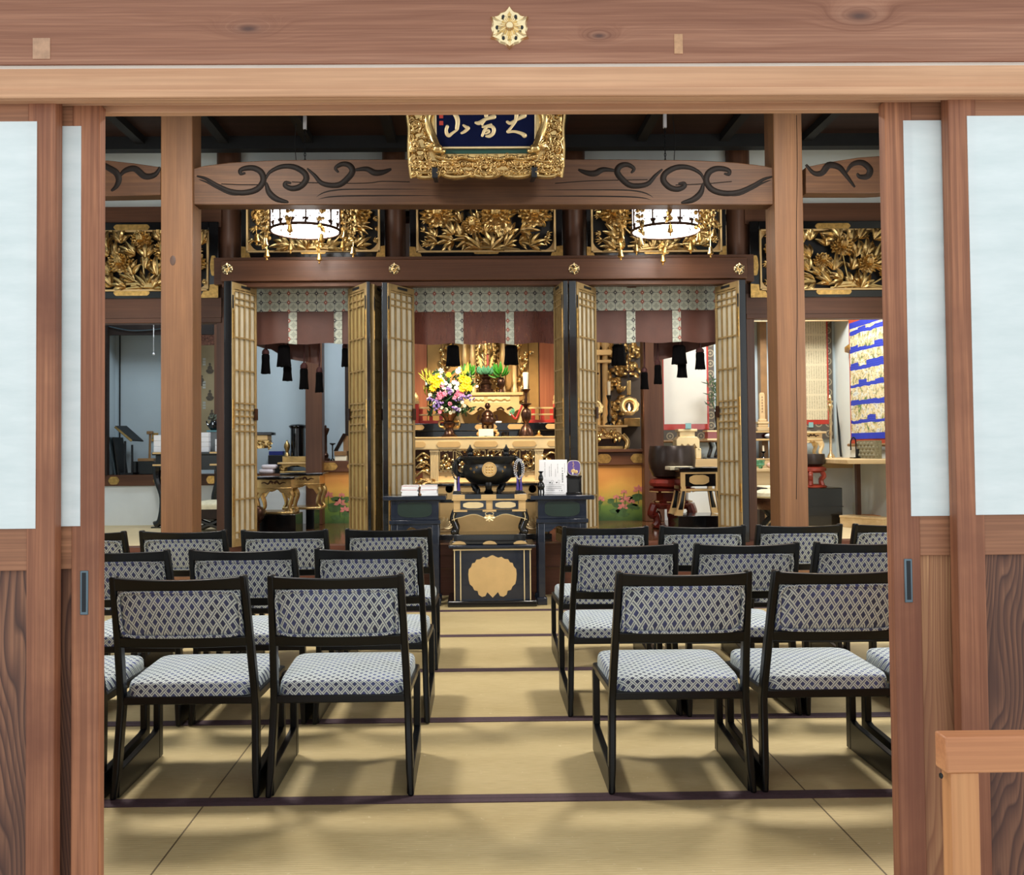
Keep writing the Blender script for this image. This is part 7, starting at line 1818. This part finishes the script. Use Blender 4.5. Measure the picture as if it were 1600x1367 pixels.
def flame_lantern(x, y, Y, label, top, lit=True):
    c0 = W(x, y, Y); s = M(1, Y)
    t = thing('flame_lantern', label, 'lantern', (c0.x, Y, c0.z), group='gilt hanging flame lanterns')
    N = 40; pts = []
    for k in range(N):
        a = 2*math.pi*k/N; r = 15*s*(1+.05*math.sin(9*a)) ; pts.append((c0.x+r*math.cos(a), c0.z+r*math.sin(a)*.95))
    hole = [(c0.x+7*s*math.cos(a), c0.z-2*s+8*s*math.sin(a)) for a in [2*math.pi*k/N for k in range(N)]]
    m = MB()
    vs = [(p[0], Y-.02, p[1]) for p in pts]+[(p[0], Y-.03, p[1]) for p in hole]+[(p[0], Y+.02, p[1]) for p in pts]+[(p[0], Y+.02, p[1]) for p in hole]
    fs = []
    for k in range(N):
        j = (k+1) % N; fs += [(k, j, N+j, N+k), (2*N+j, 2*N+k, 3*N+k, 3*N+j), (j, k, 2*N+k, 2*N+j), (N+k, N+j, 3*N+j, 3*N+k)]
    m.add(vs, fs); build(m, 'pierced_disc', MT['gold'], t)
    q = MB(); rr = random.Random(int(x))
    for k in range(26):
        a = 2*math.pi*k/26; q.ell((c0.x+11.5*s*math.cos(a), Y-.03, c0.z+11*s*math.sin(a)), (2.2*s, .012, 1.6*s), 6, 4)
    build(q, 'openwork_relief', MT['gold_pale'], t)
    build(MB().lathe([(.001, -15*s), (6*s, -15*s), (8*s, -12*s), (8.5*s, -9*s), (7*s, -9*s), (.001, -10*s)], (c0.x, Y, c0.z), 20), 'oil_cup', MT['gold_leaf'], t)
    build(MB().box(c0.x-3.2*s, c0.x+3.2*s, Y-.012, Y+.012, c0.z+17*s, c0.z+40*s), 'pierced_hanger', MT['gold'], t, bevel=.008)
    build(MB().tube([(c0.x, Y, c0.z+14*s), (c0.x, Y, top)], .004, 6), 'hanging_rod', MT['iron'], t)
    build(MB().ell((c0.x, Y, c0.z+53*s), (.014, .014, .014), 8, 5).box(c0.x-.05, c0.x+.06, Y-.008, Y+.008, c0.z+52*s, c0.z+55*s), 'cross_bar', MT['bronze'], t)
    if lit:
        build(MB().lathe([(.001, -8.5*s), (1.8*s, -6*s), (2.0*s, -4*s), (1.0*s, 0), (.001, 3.5*s)], (c0.x, Y-.005, c0.z), 10), 'flame', MT['flame'], t)
        d = bpy.data.lights.new('flame_light', 'POINT'); d.energy = 1.2; d.color = (1, .6, .3); d.shadow_soft_size = .02
        o = bpy.data.objects.new('flame_light', d); COL.objects.link(o); o.location = (c0.x, Y-.06, c0.z-4*s)
flame_lantern(983, 634, 9.35, 'round gilt hanging lantern with a burning flame before the side altar', 3.0)
flame_lantern(927, 637, 9.3, 'round gilt hanging lantern mostly hidden by the folding door beside the side altar', 3.0, False)
# bare white hanging scroll
MT['sheet'] = simple('off_white_sheet', '#d9d8d0', .75, 0, .02)
MT['red_stand'] = simple('worn_red_lacquer', '#8a3324', .3, 0, .3, 20, coat=.3)
Ysc = 9.82
t = thing('white_hanging_scroll', 'large bare white hanging scroll with red and brown mount beyond the brown post', 'scroll', (PX(1070, Ysc), Ysc, PZ(692, Ysc)))
def sc(n, xa, xb, ya, yb, d, mt): build(MB().box(PX(xa, Ysc), PX(xb, Ysc), Ysc-d, Ysc+.01, PZ(yb, Ysc), PZ(ya, Ysc)), n, MT[mt], t)
sc('patterned_mount', 1030, 1116, 470, 692, .002, 'scroll_mount'); sc('red_border', 1034, 1107, 505, 674, .004, 'red'); sc('white_sheet', 1037, 1104, 508, 665, .006, 'sheet')
build(MB().tube([(PX(1028, Ysc), Ysc-.01, PZ(692, Ysc)), (PX(1118, Ysc), Ysc-.01, PZ(692, Ysc))], .014, 10), 'roller', MT['mount'], t)
Ygt = 9.55
zq2 = zR+.0006
s = M(1, Ygt)
c0 = W(1072, 690, Ygt)
t = thing('gold_offering_stand', 'pale gold stepped offering stand before the bare white scroll', 'stand', (c0.x, Ygt, zq2))
zs = [zq2, PZ(700, Ygt), PZ(688, Ygt), PZ(677, Ygt), PZ(673, Ygt)]
build(MB().box(c0.x-15*s, c0.x+15*s, Ygt-.08, Ygt+.08, zs[3], zs[4]).box(c0.x-12*s, c0.x+12*s, Ygt-.06, Ygt+.06, zs[2]+.02, zs[3]), 'upper_box', MT['gold_pale'], t, bevel=.004)
ap = [(c0.x-18*s, zs[2]-.01), (c0.x-14*s, zs[2]+.02), (c0.x+14*s, zs[2]+.02), (c0.x+18*s, zs[2]-.01), (c0.x+18*s, zs[1]-.06), (c0.x+14*s, zs[1]-.02)]+[(c0.x+(10-2*k)*s, zs[1]+.015*math.cos(k*1.26)+.01) for k in range(11)]+[(c0.x-14*s, zs[1]-.02), (c0.x-18*s, zs[1]-.06)]
build(MB().prism(ap, Ygt-.09, Ygt+.09), 'curved_base', MT['gold_pale'], t, bevel=.004)
for sx in (-1, 1): build(MB().box(c0.x+sx*16*s-.03, c0.x+sx*16*s+.03, Ygt-.09, Ygt+.09, zq2, zs[1]-.02), 'foot', MT['gold_pale'], t, bevel=.008)
build(MB().box(c0.x-4*s, c0.x+5*s, Ygt-.1, Ygt-.092, PZ(673, Ygt), PZ(664, Ygt)).box(c0.x-4*s, c0.x+5*s, Ygt-.1, Ygt-.02, PZ(673.3, Ygt), PZ(672.4, Ygt)), 'blue_cover', simple('pale_teal_cloth', '#86b3b5', .6), t)
# big bronze bell bowl on red cushion and stand
Yb_ = 8.55; s = M(1, Yb_); c0 = W(1050, 740, Yb_)
zA, zB_, zC_, zD_ = PZ(699, Yb_), PZ(749, Yb_), PZ(764, Yb_), PZ(788, Yb_)
t = thing('bell_stand', 'dark red lacquer stand with curled legs under the red cushion', 'stand', (c0.x, Yb_, ZS))
build(MB().lathe([(30*s, zC_-ZS-.035), (36*s, zC_-ZS-.03), (36*s, zC_-ZS-.006), (30*s, zC_-ZS)], (c0.x, Yb_, ZS), 8), 'top_board', MT['red_lacq'], t, bevel=.004)
build(MB().lathe([(28*s, zD_-ZS), (29*s, zD_-ZS+.02), (25*s, zD_-ZS+.03), (25*s, zC_-ZS-.04), (30*s, zC_-ZS-.035)], (c0.x, Yb_, ZS), 8), 'neck', MT['red_lacq'], t)
build(MB().lathe([(32*s, zD_-ZS-.05), (35*s, zD_-ZS-.02), (35*s, zD_-ZS), (28*s, zD_-ZS+.006)], (c0.x, Yb_, ZS), 8), 'apron', MT['red_lacq'], t, bevel=.004)
m = MB()
for k in range(8):
    a = 2*math.pi*(k+.5)/8; m.box(c0.x+27*s*math.cos(a)-.02, c0.x+27*s*math.cos(a)+.02, Yb_+27*s*math.sin(a)-.02, Yb_+27*s*math.sin(a)+.02, zD_+.01, zD_+.02).tube([(c0.x+35*s*math.cos(a-.3), Yb_+35*s*math.sin(a-.3), zC_-.035), (c0.x+35*s*math.cos(a+.3), Yb_+35*s*math.sin(a+.3), zC_-.035)], .006, 6)
build(m, 'gilt_line', MT['gold_leaf'], t)
for k in range(6):
    a = 2*math.pi*(k+.25)/6; f = lambda r, z: (c0.x+r*s*math.cos(a), Yb_+r*s*math.sin(a), z)
    q = smooth_path([f(31, zD_-.02), f(36, zD_-.10), f(29, ZS+.12), f(27, ZS+.06), f(32, ZS+.025)], 5)
    build(MB().tube(q, [.042*(1-.3*i/len(q)) for i in range(len(q))], 8), 'leg', MT['red_lacq'], t)
build(MB().lathe([(30*s, 0), (33*s, .01), (33*s, .03), (28*s, .035)], (c0.x, Yb_, ZS), 20), 'foot_ring', MT['red_lacq'], t)
single(MB().lathe([(.001, 0), (28*s, 0), (35*s, .02), (36*s, (zB_-zC_)*.5), (33*s, (zB_-zC_)*.85), (20*s, zB_-zC_), (.001, zB_-zC_)], (c0.x, Yb_, zC_+.0005), 32), 'round_cushion', MT['red_cloth'], 'round red brocade cushion between the bell bowl and its lacquer stand', 'cushion')
hB = zA-zB_
single(MB().lathe([(.001, 0), (24*s, 0), (30*s, hB*.06), (35.5*s, hB*.3), (36.5*s, hB*.55), (35*s, hB*.85), (34*s, hB*.97), (33.4*s, hB), (32*s, hB*.99), (33*s, hB*.8), (30*s, hB*.2), (.001, hB*.08)], (c0.x, Yb_, zB_+.001), 48), 'bell_bowl', MT['bowl'], 'large dark bronze bell bowl on the round red cushion', 'bell')
# small black and gold splay-legged table
Yt = 7.95; A, B = PX(1062, Yt, 760), PX(1128, Yt, 760)
zT = PZ(733, Yt); z1 = PZ(742, Yt); z2 = PZ(763, Yt); z3 = PZ(770, Yt); zF = PZ(804, Yt)
b_, zbx = box_thing('black_plinth_box', 'plain black box under the splay-legged small table', 'box', 1060, 1130, 806, 838, Yt-.05, .4, 'black', ZS)
zF = zbx+.0006
t = thing('splay_legged_table', 'small black and gold table with splayed legs before the bell bowl', 'table', ((A+B)/2, Yt+.15, zF))
build(MB().box(A, B, Yt, Yt+.32, zT-.04, zT), 'tabletop', MT['black'], t, bevel=.006)
build(MB().box(A+.02, B-.02, Yt+.015, Yt+.30, z2, zT-.04), 'apron', MT['black'], t, bevel=.003)
c_ = (A+B)/2-.01
build(MB().prism(shape_lobed(c_, (z1+z2)/2, .17, (z1-z2)*.72, 4, False), Yt+.008, Yt+.015), 'gold_cartouche', MT['gold_leaf'], t)
m = MB().box(A+.01, B-.01, Yt+.008, Yt+.02, zT-.056, zT-.042).box(A+.01, B-.01, Yt+.006, Yt+.02, z3, z3+.018).box(A+.01, A+.05, Yt+.004, Yt+.016, z2, z1).box(B-.05, B-.01, Yt+.004, Yt+.016, z2, z1)
build(m, 'gold_band', MT['gold_leaf'], t)
build(MB().box(A+.015, B-.015, Yt+.012, Yt+.3, z3-.004, z3+.012), 'shelf_rail', MT['black'], t)
for sx in (-1, 1):
    for y_ in (Yt+.02, Yt+.28):
        x = A+.035 if sx < 0 else B-.035
        def lvl(z, o, w): return [(x+sx*o-w, y_-.018, z), (x+sx*o+w, y_-.018, z), (x+sx*o+w, y_+.018, z), (x+sx*o-w, y_+.018, z)]
        ls = [lvl(z2, 0, .018), lvl(z3, .0, .019), lvl(zF+.12, .015, .022), lvl(zF+.05, .03, .027), lvl(zF, .045, .034)][::-1]
        vs = [p for l in ls for p in l]; fs = [(i*4+k, i*4+(k+1)%4, (i+1)*4+(k+1)%4, (i+1)*4+k) for i in range(4) for k in range(4)]+[(3,2,1,0), (16,17,18,19)]
        lg = build(MB().add(vs, fs), 'leg', MT['gold_leaf'], t)
        e = [(p[0]+(.007 if i % 4 in (0, 3) else -.007), p[1]-.001 if i % 4 < 2 else p[1], p[2]) for i, p in enumerate(vs[4:16])]
        build(MB().add([(e[i][0], y_-.0195, e[i][2]) for i in (0, 1, 4, 5, 8, 9)], [(0, 1, 3, 2), (2, 3, 5, 4)]), 'black_inlay', MT['matte_black'], lg, solid=.002)
box_thing('grey_cushion_roll', 'flat grey cushion lying behind the splay-legged table top', 'cushion', 1047, 1083, 729, 737, 8.15, .25, 'cushion', PZ(737, 8.15))
# red and black shelves with vases at the edge of the bay
Yx = 9.5; s = M(1, Yx)
t = thing('red_black_rack', 'red and black tiered stand with curved legs past the bare white scroll', 'stand', (PX(1119, Yx), Yx+.1, zq2))
A, B = PX(1104, Yx), PX(1150, Yx)
for y in (675, 688): build(MB().box(A, B, Yx, Yx+.2, PZ(y+2.5, Yx), PZ(y, Yx)), 'tier_board', MT['gold_pale'], t)
build(MB().box(A+.02, B, Yx+.06, Yx+.19, PZ(688, Yx), PZ(677.5, Yx)), 'red_panel', MT['red'], t)
build(MB().box(A, B, Yx, Yx+.2, PZ(722, Yx)-.0, PZ(718, Yx)), 'base_board', MT['black'], t)
for x in (1110, 1121, 1143):
    q = smooth_path([W(x-1, 690.5, Yx+.04), W(x+1, 700, Yx+.04), W(x-2, 711, Yx+.04), W(x-3, 718, Yx+.04)], 4); build(MB().tube([Vector((p.x, Yx+.04, p.z)) for p in q], .02, 8), 'leg', MT['black'], t)
build(MB().box(A+.01, B, Yx+.02, Yx+.18, zq2, PZ(722, Yx)), 'red_foot', MT['red_cloth'], t)
c0 = W(1118, 670, Yx+.08)
t = thing('dark_bamboo_vase', 'dark narrow vase with thin green bamboo leaves at the folding door edge', 'vase', (c0.x, Yx+.1, PZ(675, Yx)+.0005))
zz = PZ(675, Yx)+.0005
build(MB().lathe([(5*s, 0), (5*s, 3*s), (2*s, 6*s), (3*s, 16*s), (4.2*s, 28*s), (3.6*s, 30*s), (.01, 28*s)], (c0.x+.02, Yx+.1, zz), 12), 'vase_body', MT['black'], t)
m = MB(); rr = random.Random(77)
for k in range(5): m.tube(smooth_path([(c0.x+.02, Yx+.1, zz+28*s), (c0.x+.01+rr.uniform(-.06, .05), Yx+.1, zz+50*s), (c0.x+rr.uniform(-.07, .07), Yx+.1, zz+75*s)], 4), .003, 5)
for k in range(40): leaflet(m, (c0.x+rr.uniform(-.06, .07), zz+rr.uniform(38, 80)*s), rr.uniform(.2, 2.9), rr.uniform(.06, .1), .006, Yx+.1+rr.uniform(-.04, .04), .004)
build(m, 'bamboo_leaves', MT['leaf_dark'], t, ang=80)
# ---------------------------------------------------------------- tablet alcove between black door and cracked pillar
Yz = 9.5; s = M(1, Yz)
t = thing('tiered_display', 'black and red tiered display shelf with gilt edges beside the cracked pillar', 'shelf', (PX(1195, Yz), Yz+.1, zq2))
A, B = PX(1160, Yz), PX(1222, Yz)
for y0, y1, d in ((677, 680, .0), (689, 692.5, -.04), (720, 722.5, -.08)):
    build(MB().box(A, B, Yz+d, Yz+.22, PZ(y1, Yz), PZ(y0, Yz)), 'tier_board', MT['black'], t, bevel=.002)
    build(MB().box(A, B, Yz+d-.004, Yz+d, PZ(y1, Yz)+.004, PZ(y0, Yz)), 'gilt_edge', MT['gold_leaf'], t)
build(MB().box(A, B, Yz+.08, Yz+.2, PZ(689, Yz), PZ(680, Yz)), 'red_riser', MT['red_lacq'], t)
c0 = W(1192, 676, Yz+.08); zz = PZ(677, Yz)+.0006
t = thing('wooden_tablet', 'pale wooden memorial tablet with a column of faint characters on a stepped foot', 'tablet', (c0.x, Yz+.1, zz))
build(MB().box(c0.x-10*s, c0.x+10*s, Yz+.05, Yz+.15, zz, zz+6*s).box(c0.x-8*s, c0.x+8*s, Yz+.06, Yz+.14, zz+6*s, zz+11*s).box(c0.x-9*s, c0.x+9*s, Yz+.055, Yz+.145, zz+11*s, zz+15*s).box(c0.x-6*s, c0.x+6*s, Yz+.07, Yz+.13, zz+15*s, zz+19*s), 'stepped_foot', MT['pale_wood'], t, bevel=.006)
build(MB().prism([(c0.x-4.2*s, zz+19*s), (c0.x+4.2*s, zz+19*s), (c0.x+3.8*s, zz+58*s), (c0.x+2.4*s, zz+61*s), (c0.x-2.4*s, zz+61*s), (c0.x-3.8*s, zz+58*s)], Yz+.085, Yz+.115), 'slab', MT['pale_wood'], t)
m = MB()
for k in range(6):
    z = zz+(31+4.6*k)*s; m.box(c0.x-1.2*s, c0.x+1.2*s, Yz+.083, Yz+.086, z, z+.5*s).box(c0.x-.3*s, c0.x+.3*s, Yz+.083, Yz+.086, z-1.3*s, z+1.3*s).box(c0.x-1*s, c0.x+1*s, Yz+.083, Yz+.086, z-1.2*s, z-.8*s)
build(m, 'faint_characters', simple('faint_ink', '#8a6a58', .8), t)
c0 = W(1206, 686, Yz); m = MB().ell((c0.x, Yz+.02, PZ(689, Yz)+.03), (.07, .04, .03), 12, 6)
single(m, 'white_bundle', MT['paper'], 'white rumpled bundle on the middle tier under the wooden tablet', 'bundle')
c0 = W(1193, 719, Yz); zz = PZ(720, Yz)+.0006
t = thing('small_candle_stand', 'small black candle stand with a white candle on the lowest tier', 'candlestick', (c0.x, Yz+.0, zz))
build(MB().lathe([(4.5*s, 0), (3.5*s, 2*s), (1.2*s, 4*s), (1.6*s, 6*s), (.9*s, 8*s), (4.2*s, 10.5*s), (4.2*s, 11.2*s), (.01, 11.2*s)], (c0.x, Yz, zz), 14), 'stem', MT['black'], t)
build(MB().lathe([(1.6*s, 11.2*s), (1.6*s, 20*s), (.01, 20.3*s)], (c0.x, Yz, zz), 10), 'candle', MT['wax'], t)
struct(MB().box(PX(1186, 9.8), PX(1196, 9.8), 9.74, 9.84, zR, 3.15), 'trim_42', MT['mount'])
# lower wooden table with green censer, round cushioned seats
Yw_ = 9.1; A, B = PX(1163, Yw_), PX(1230, Yw_); zT = PZ(736, Yw_)
t = thing('pale_wood_table', 'pale wooden table with arched front carrying the green censer', 'table', ((A+B)/2, Yw_+.12, ZS))
build(MB().box(A, B, Yw_-.02, Yw_+.24, zT-.03, zT), 'tabletop', MT['pale_wood'], t, bevel=.004)
ap = [(A+.02, ZS), (A+.12, ZS), (A+.12, zT-.3), (A+.17, zT-.22), ((A+B)/2-.04, zT-.16), ((A+B)/2-.02, ZS), ((A+B)/2+.12, ZS), ((A+B)/2+.12, zT-.2), (B-.05, zT-.16), (B-.02, ZS), (B, ZS), (B, zT-.03), (A+.02, zT-.03)]
build(MB().prism(ap, Yw_, Yw_+.03), 'arched_front', MT['pale_wood'], t)
build(MB().box(A+.02, A+.05, Yw_+.03, Yw_+.22, ZS, zT-.03), 'side_panel', MT['pale_wood'], t)
c0 = W(1189, 735, Yw_); s = M(1, Yw_)
t = thing('green_censer', 'green glazed three-footed censer on the pale wooden table', 'censer', (c0.x, Yw_+.08, zT+.0005))
build(MB().lathe([(.001, 3*s), (7*s, 3*s), (10*s, 6*s), (9.5*s, 10*s), (11*s, 13*s), (10*s, 13.2*s), (8*s, 10*s), (.001, 8*s)], (c0.x, Yw_+.08, zT+.0005), 22), 'bowl', MT['celadon'], t)
for k in range(3): a = R(30+120*k); build(MB().lathe([(1.4*s, 0), (2.2*s, 2*s), (2.4*s, 5*s)], (c0.x+7*s*math.cos(a), Yw_+.08+7*s*math.sin(a), zT+.0005), 8), 'foot', MT['celadon'], t)
c0 = W(1208, 733, Yw_)
single(MB().ell((c0.x, Yw_+.05, zT+.032), (.05, .05, .031), 14, 7), 'pink_peach', simple('pale_pink', '#d9b4a4', .6), 'small pale pink round object beside the green censer', 'ornament')
Yst = 8.3; c0 = W(1203, 780, Yst)
t = thing('cushion_seat_stool', 'dark stool with a cream round cushion before the pale wooden table', 'stool', (c0.x, Yst, ZS))
zc_ = PZ(782, Yst)
build(MB().lathe([(.001, 0), (.17, 0), (.20, .02), (.19, .05), (.12, .075), (.001, .08)], (c0.x+.04, Yst, zc_), 24), 'cushion', MT['cushion'], t)
build(MB().lathe([(.15, -.10), (.18, -.04), (.18, 0), (.001, 0)], (c0.x+.04, Yst, zc_), 20), 'dark_seat', MT['bronze'], t)
for sx in (-1, 1): build(MB().tube([(c0.x+.04+sx*.13, Yst-.08, zc_-.03), (c0.x+.04-sx*.1, Yst-.1, ZS)], .024, 6), 'crossed_leg', MT['matte_black'], t)
for sx in (-1, 1): build(MB().tube([(c0.x+.04+sx*.13, Yst+.1, zc_-.03), (c0.x+.04-sx*.1, Yst+.12, ZS)], .024, 6), 'crossed_leg', MT['matte_black'], t)
Yst = 8.7; c0 = W(1207, 762, Yst)
t = thing('cream_backed_chair', 'low dark chair with a cream pad behind the round cushioned stool', 'chair', (c0.x+.1, Yst, ZS))
build(MB().box(c0.x-.07, c0.x+.14, Yst, Yst+.3, PZ(774, Yst), PZ(764, Yst)), 'cream_pad', MT['cushion'], t, bevel=.02)
build(MB().box(c0.x-.13, c0.x+.16, Yst-.02, Yst+.32, PZ(782, Yst), PZ(774, Yst)).box(c0.x-.13, c0.x-.05, Yst-.02, Yst+.32, PZ(775, Yst), PZ(766, Yst)), 'dark_frame', MT['dark_wood'], t, bevel=.008)
for sx in (0, 1): build(MB().box(c0.x-.12+sx*.22, c0.x-.07+sx*.22, Yst+.02, Yst+.3, ZS, PZ(782, Yst)), 'leg', MT['dark_wood'], t)
# ---------------------------------------------------------------- picture scroll corner
Yv = 9.82
t = thing('inscribed_scroll', 'tall cream scroll full of small columns of writing behind the cracked pillar', 'scroll', (PX(1270, Yv), Yv, PZ(690, Yv)))
def sc(n, xa, xb, ya, yb, d, mt): build(MB().box(PX(xa, Yv), PX(xb, Yv), Yv-d, Yv+.01, PZ(yb, Yv), PZ(ya, Yv)), n, MT[mt], t)
sc('patterned_mount', 1230, 1301, 480, 690, .002, 'scroll_mount'); sc('red_border', 1236, 1294.5, 490, 667, .004, 'red'); sc('written_sheet', 1238, 1292, 492, 660, .006, 'text_scroll')
build(MB().box(PX(1262, Yv), PX(1269, Yv), Yv-.012, Yv-.006, PZ(672, Yv), PZ(664, Yv)), 'teal_tab', bpy.data.materials['pale_teal_cloth'], t)
# blue painted scroll on the side wall
ya, yb_ = 9.40, 8.62; Xw = XR-.012
t = thing('blue_picture_scroll', 'brightly painted blue picture scroll with red border on the side wall', 'scroll', (Xw, (ya+yb_)/2, PZ(690, 9.0)))
def zw(y, Y): return 1.15+(700-y)*Y/F
zb0, zt0 = zw(691, 9.3), zw(507, 9.3)
build(MB().box(Xw-.004, Xw+.01, yb_-.06, ya+.03, zb0-.05, zt0+.25), 'red_border', simple('orange_red_mount', '#b4472b', .7, 0, .1), t)
build(MB().box(Xw-.008, Xw-.003, yb_, ya, zb0, zt0), 'painted_scene', MT['mural'], t)
build(MB().box(Xw-.009, Xw-.003, yb_, ya, zb0, zb0+.06).box(Xw-.009, Xw-.003, yb_, ya, zt0-.06, zt0), 'blue_band', simple('blue_paint', '#2438b8', .7, 0, .1), t)
build(MB().tube([(Xw-.02, yb_-.1, zb0-.06), (Xw-.02, ya+.05, zb0-.06)], .015, 8), 'roller', MT['mount'], t)
t = thing('woven_zabuton', 'grey-green patterned cushion standing on the shelf below the blue picture scroll', 'cushion', (3.62, 9.0, zR))
m = MB()
for k in range(4):
    for j in range(5): m.ell((3.71+.0, 8.56+.08*j+(.04 if k % 2 else 0), zR+.03+.036*k), (.03, .05, .026), 8, 5)
m.box(3.69, 3.75, 8.52, 8.93, zR+.001, zR+.17); build(m, 'padded_face', MT['grey_cloth'], t)
# small black lamp hook, tall gilt candlestick, cable
c0 = W(1338, 724, 8.9); s = M(1, 8.9)
t = thing('small_hook_stand', 'small dark hooked stand on the pale shelf before the patterned cushion', 'stand', (c0.x, 8.9, zR+.0006))
build(MB().box(c0.x-7*s, c0.x+7*s, 8.85, 8.95, zR+.0006, zR+.012), 'base', MT['black'], t)
build(MB().tube(smooth_path([(c0.x, 8.9, zR+.012), (c0.x, 8.9, zR+.10), (c0.x-.004, 8.9, zR+.18), (c0.x-.03, 8.9, zR+.20), (c0.x-.05, 8.9, zR+.16), (c0.x-.05, 8.9, zR+.08)], 5), .007, 6), 'hook', MT['iron'], t)
build(MB().box(c0.x-.0, c0.x+.035, 8.885, 8.915, zR+.012, zR+.09), 'dark_block', MT['iron'], t, bevel=.004)
Yg2 = 9.55; c0 = W(1298, 690, Yg2); s = M(1, Yg2); zz = zR+.0006; H_ = lambda y: PZ(y, Yg2, 1298)-zz
t = thing('tall_gilt_candlestick', 'tall slender gilt candlestick before the mount of the inscribed scroll', 'candlestick', (c0.x, Yg2, zz))
build(MB().lathe([(5*s, 0), (6*s, 2*s), (3*s, 4*s), (6.2*s, H_(716)), (5*s, H_(711)), (2.2*s, H_(707)), (1.8*s, H_(680)), (2.2*s, H_(660)), (1.9*s, H_(645)), (2.8*s, H_(640)), (4.6*s, H_(634)), (2*s, H_(630)), (5.4*s, H_(627)), (1.4*s, H_(625)), (2.4*s, H_(621)), (.5*s, H_(617)), (.001, H_(617))], (c0.x, Yg2, zz), 16), 'stem', MT['bright_brass'], t)
single(MB().tube(smooth_path([(PX(1308, 9.83), 9.83, PZ(505, 9.83)), (PX(1308.5, 9.83), 9.83, PZ(610, 9.83)), (PX(1308, 9.82), 9.82, PZ(640, 9.82)), (PX(1310, 9.72), 9.72, PZ(690, 9.72)), (PX(1312, 9.62), 9.62, zR+.014)], 6), .012, 6), 'black_cable', MT['matte_black'], 'black cable running down the wall corner beside the tall gilt candlestick', 'cable')
# gold stand behind the pillar, small bell bowl on red stand, black cabinet, boxes on the floor
curl_leg_table('gold curled-leg stand half behind the cracked pillar under the inscribed scroll', 1255, 1287, 674, 715, 9.5, .2, 'gold_scroll_stand', zR+.0006, 'gold_pale', 'gold_pale')
Yb2 = 8.75; s = M(1, Yb2); c0 = W(1266, 740, Yb2)
zc1, zc2, zc3, zc4 = PZ(766, Yb2), PZ(733, Yb2), PZ(730, Yb2), PZ(711, Yb2)
t = thing('black_cabinet', 'glossy black low cabinet on the pale floor beside the cracked pillar', 'cabinet', (PX(1280, Yb2), Yb2, ZS))
build(MB().box(PX(1240, Yb2-.15), PX(1313, Yb2-.15), Yb2-.15, Yb2+.2, ZS+.001, zc1), 'body', MT['black'], t, bevel=.006)
build(MB().box(PX(1240, Yb2-.15)-.005, PX(1313, Yb2-.15)+.006, Yb2-.16, Yb2+.2, (ZS+zc1)/2+.0, (ZS+zc1)/2+.006), 'drawer_line', MT['matte_black'], t)
t = thing('red_bell_stand', 'small red openwork stand on the black cabinet under the small bell bowl', 'stand', (c0.x, Yb2, zc1+.0006))
z = zc1+.0006; h = zc2-z
build(MB().lathe([(24*s, 0), (25*s, .012), (20*s, .03), (.001, .03)], (c0.x, Yb2, z), 20), 'foot_ring', MT['red_stand'], t)
build(MB().lathe([(.001, h-.05), (18*s, h-.06), (24*s, h-.04), (24*s, h-.015), (20*s, h), (.001, h)], (c0.x, Yb2, z), 20), 'top_ring', MT['red_stand'], t)
for k in range(6):
    a = 2*math.pi*(k+.2)/6; f = lambda r, zz_: (c0.x+r*s*math.cos(a), Yb2+r*s*math.sin(a), zz_)
    build(MB().tube(smooth_path([f(20, z+h-.05), f(23, z+h*.55), f(18, z+h*.35), f(20, z+.02)], 4), .022, 7), 'leg', MT['red_stand'], t)
single(MB().lathe([(.001, 0), (16*s, 0), (22*s, 4*s), (23*s, 12*s), (22*s, 19*s), (21*s, 19.3*s), (20*s, 10*s), (.001, 3*s)], (c0.x, Yb2, zc2+.001), 28), 'small_bell_bowl', MT['bowl'], 'small dark bell bowl on the red openwork stand', 'bell')
t = thing('long_wooden_box', 'long pale wooden box lying on the floor beside the sliding door edge', 'box', (PX(1350, 8.3), 8.35, ZS))
a0 = W(1380, 808, 8.15); a1 = W(1312, 798, 8.5)
dv = Vector((a0.x-a1.x, a0.y-a1.y, 0)); L = dv.length; an = math.atan2(dv.y, dv.x)
m = MB().box(-L, 0, 0, .14, .001, .085).xf(Matrix.Translation((a0.x, a0.y, ZS)) @ Matrix.Rotation(an, 4, 'Z')); build(m, 'body', MT['pale_wood'], t, bevel=.003)
m = MB().box(-L-.004, .004, -.004, .144, .085, .105).xf(Matrix.Translation((a0.x, a0.y, ZS)) @ Matrix.Rotation(an, 4, 'Z')); build(m, 'lid', MT['pale_wood'], t, bevel=.003)
single(MB().box(PX(1335, 8.8), PX(1335, 8.8)+.5, 8.8, 9.0, ZS+.001, ZS+.075), 'orange_wooden_box', MT['orange_box'], 'flat orange-brown wooden box on the floor behind the long pale box', 'box', bevel=.003)
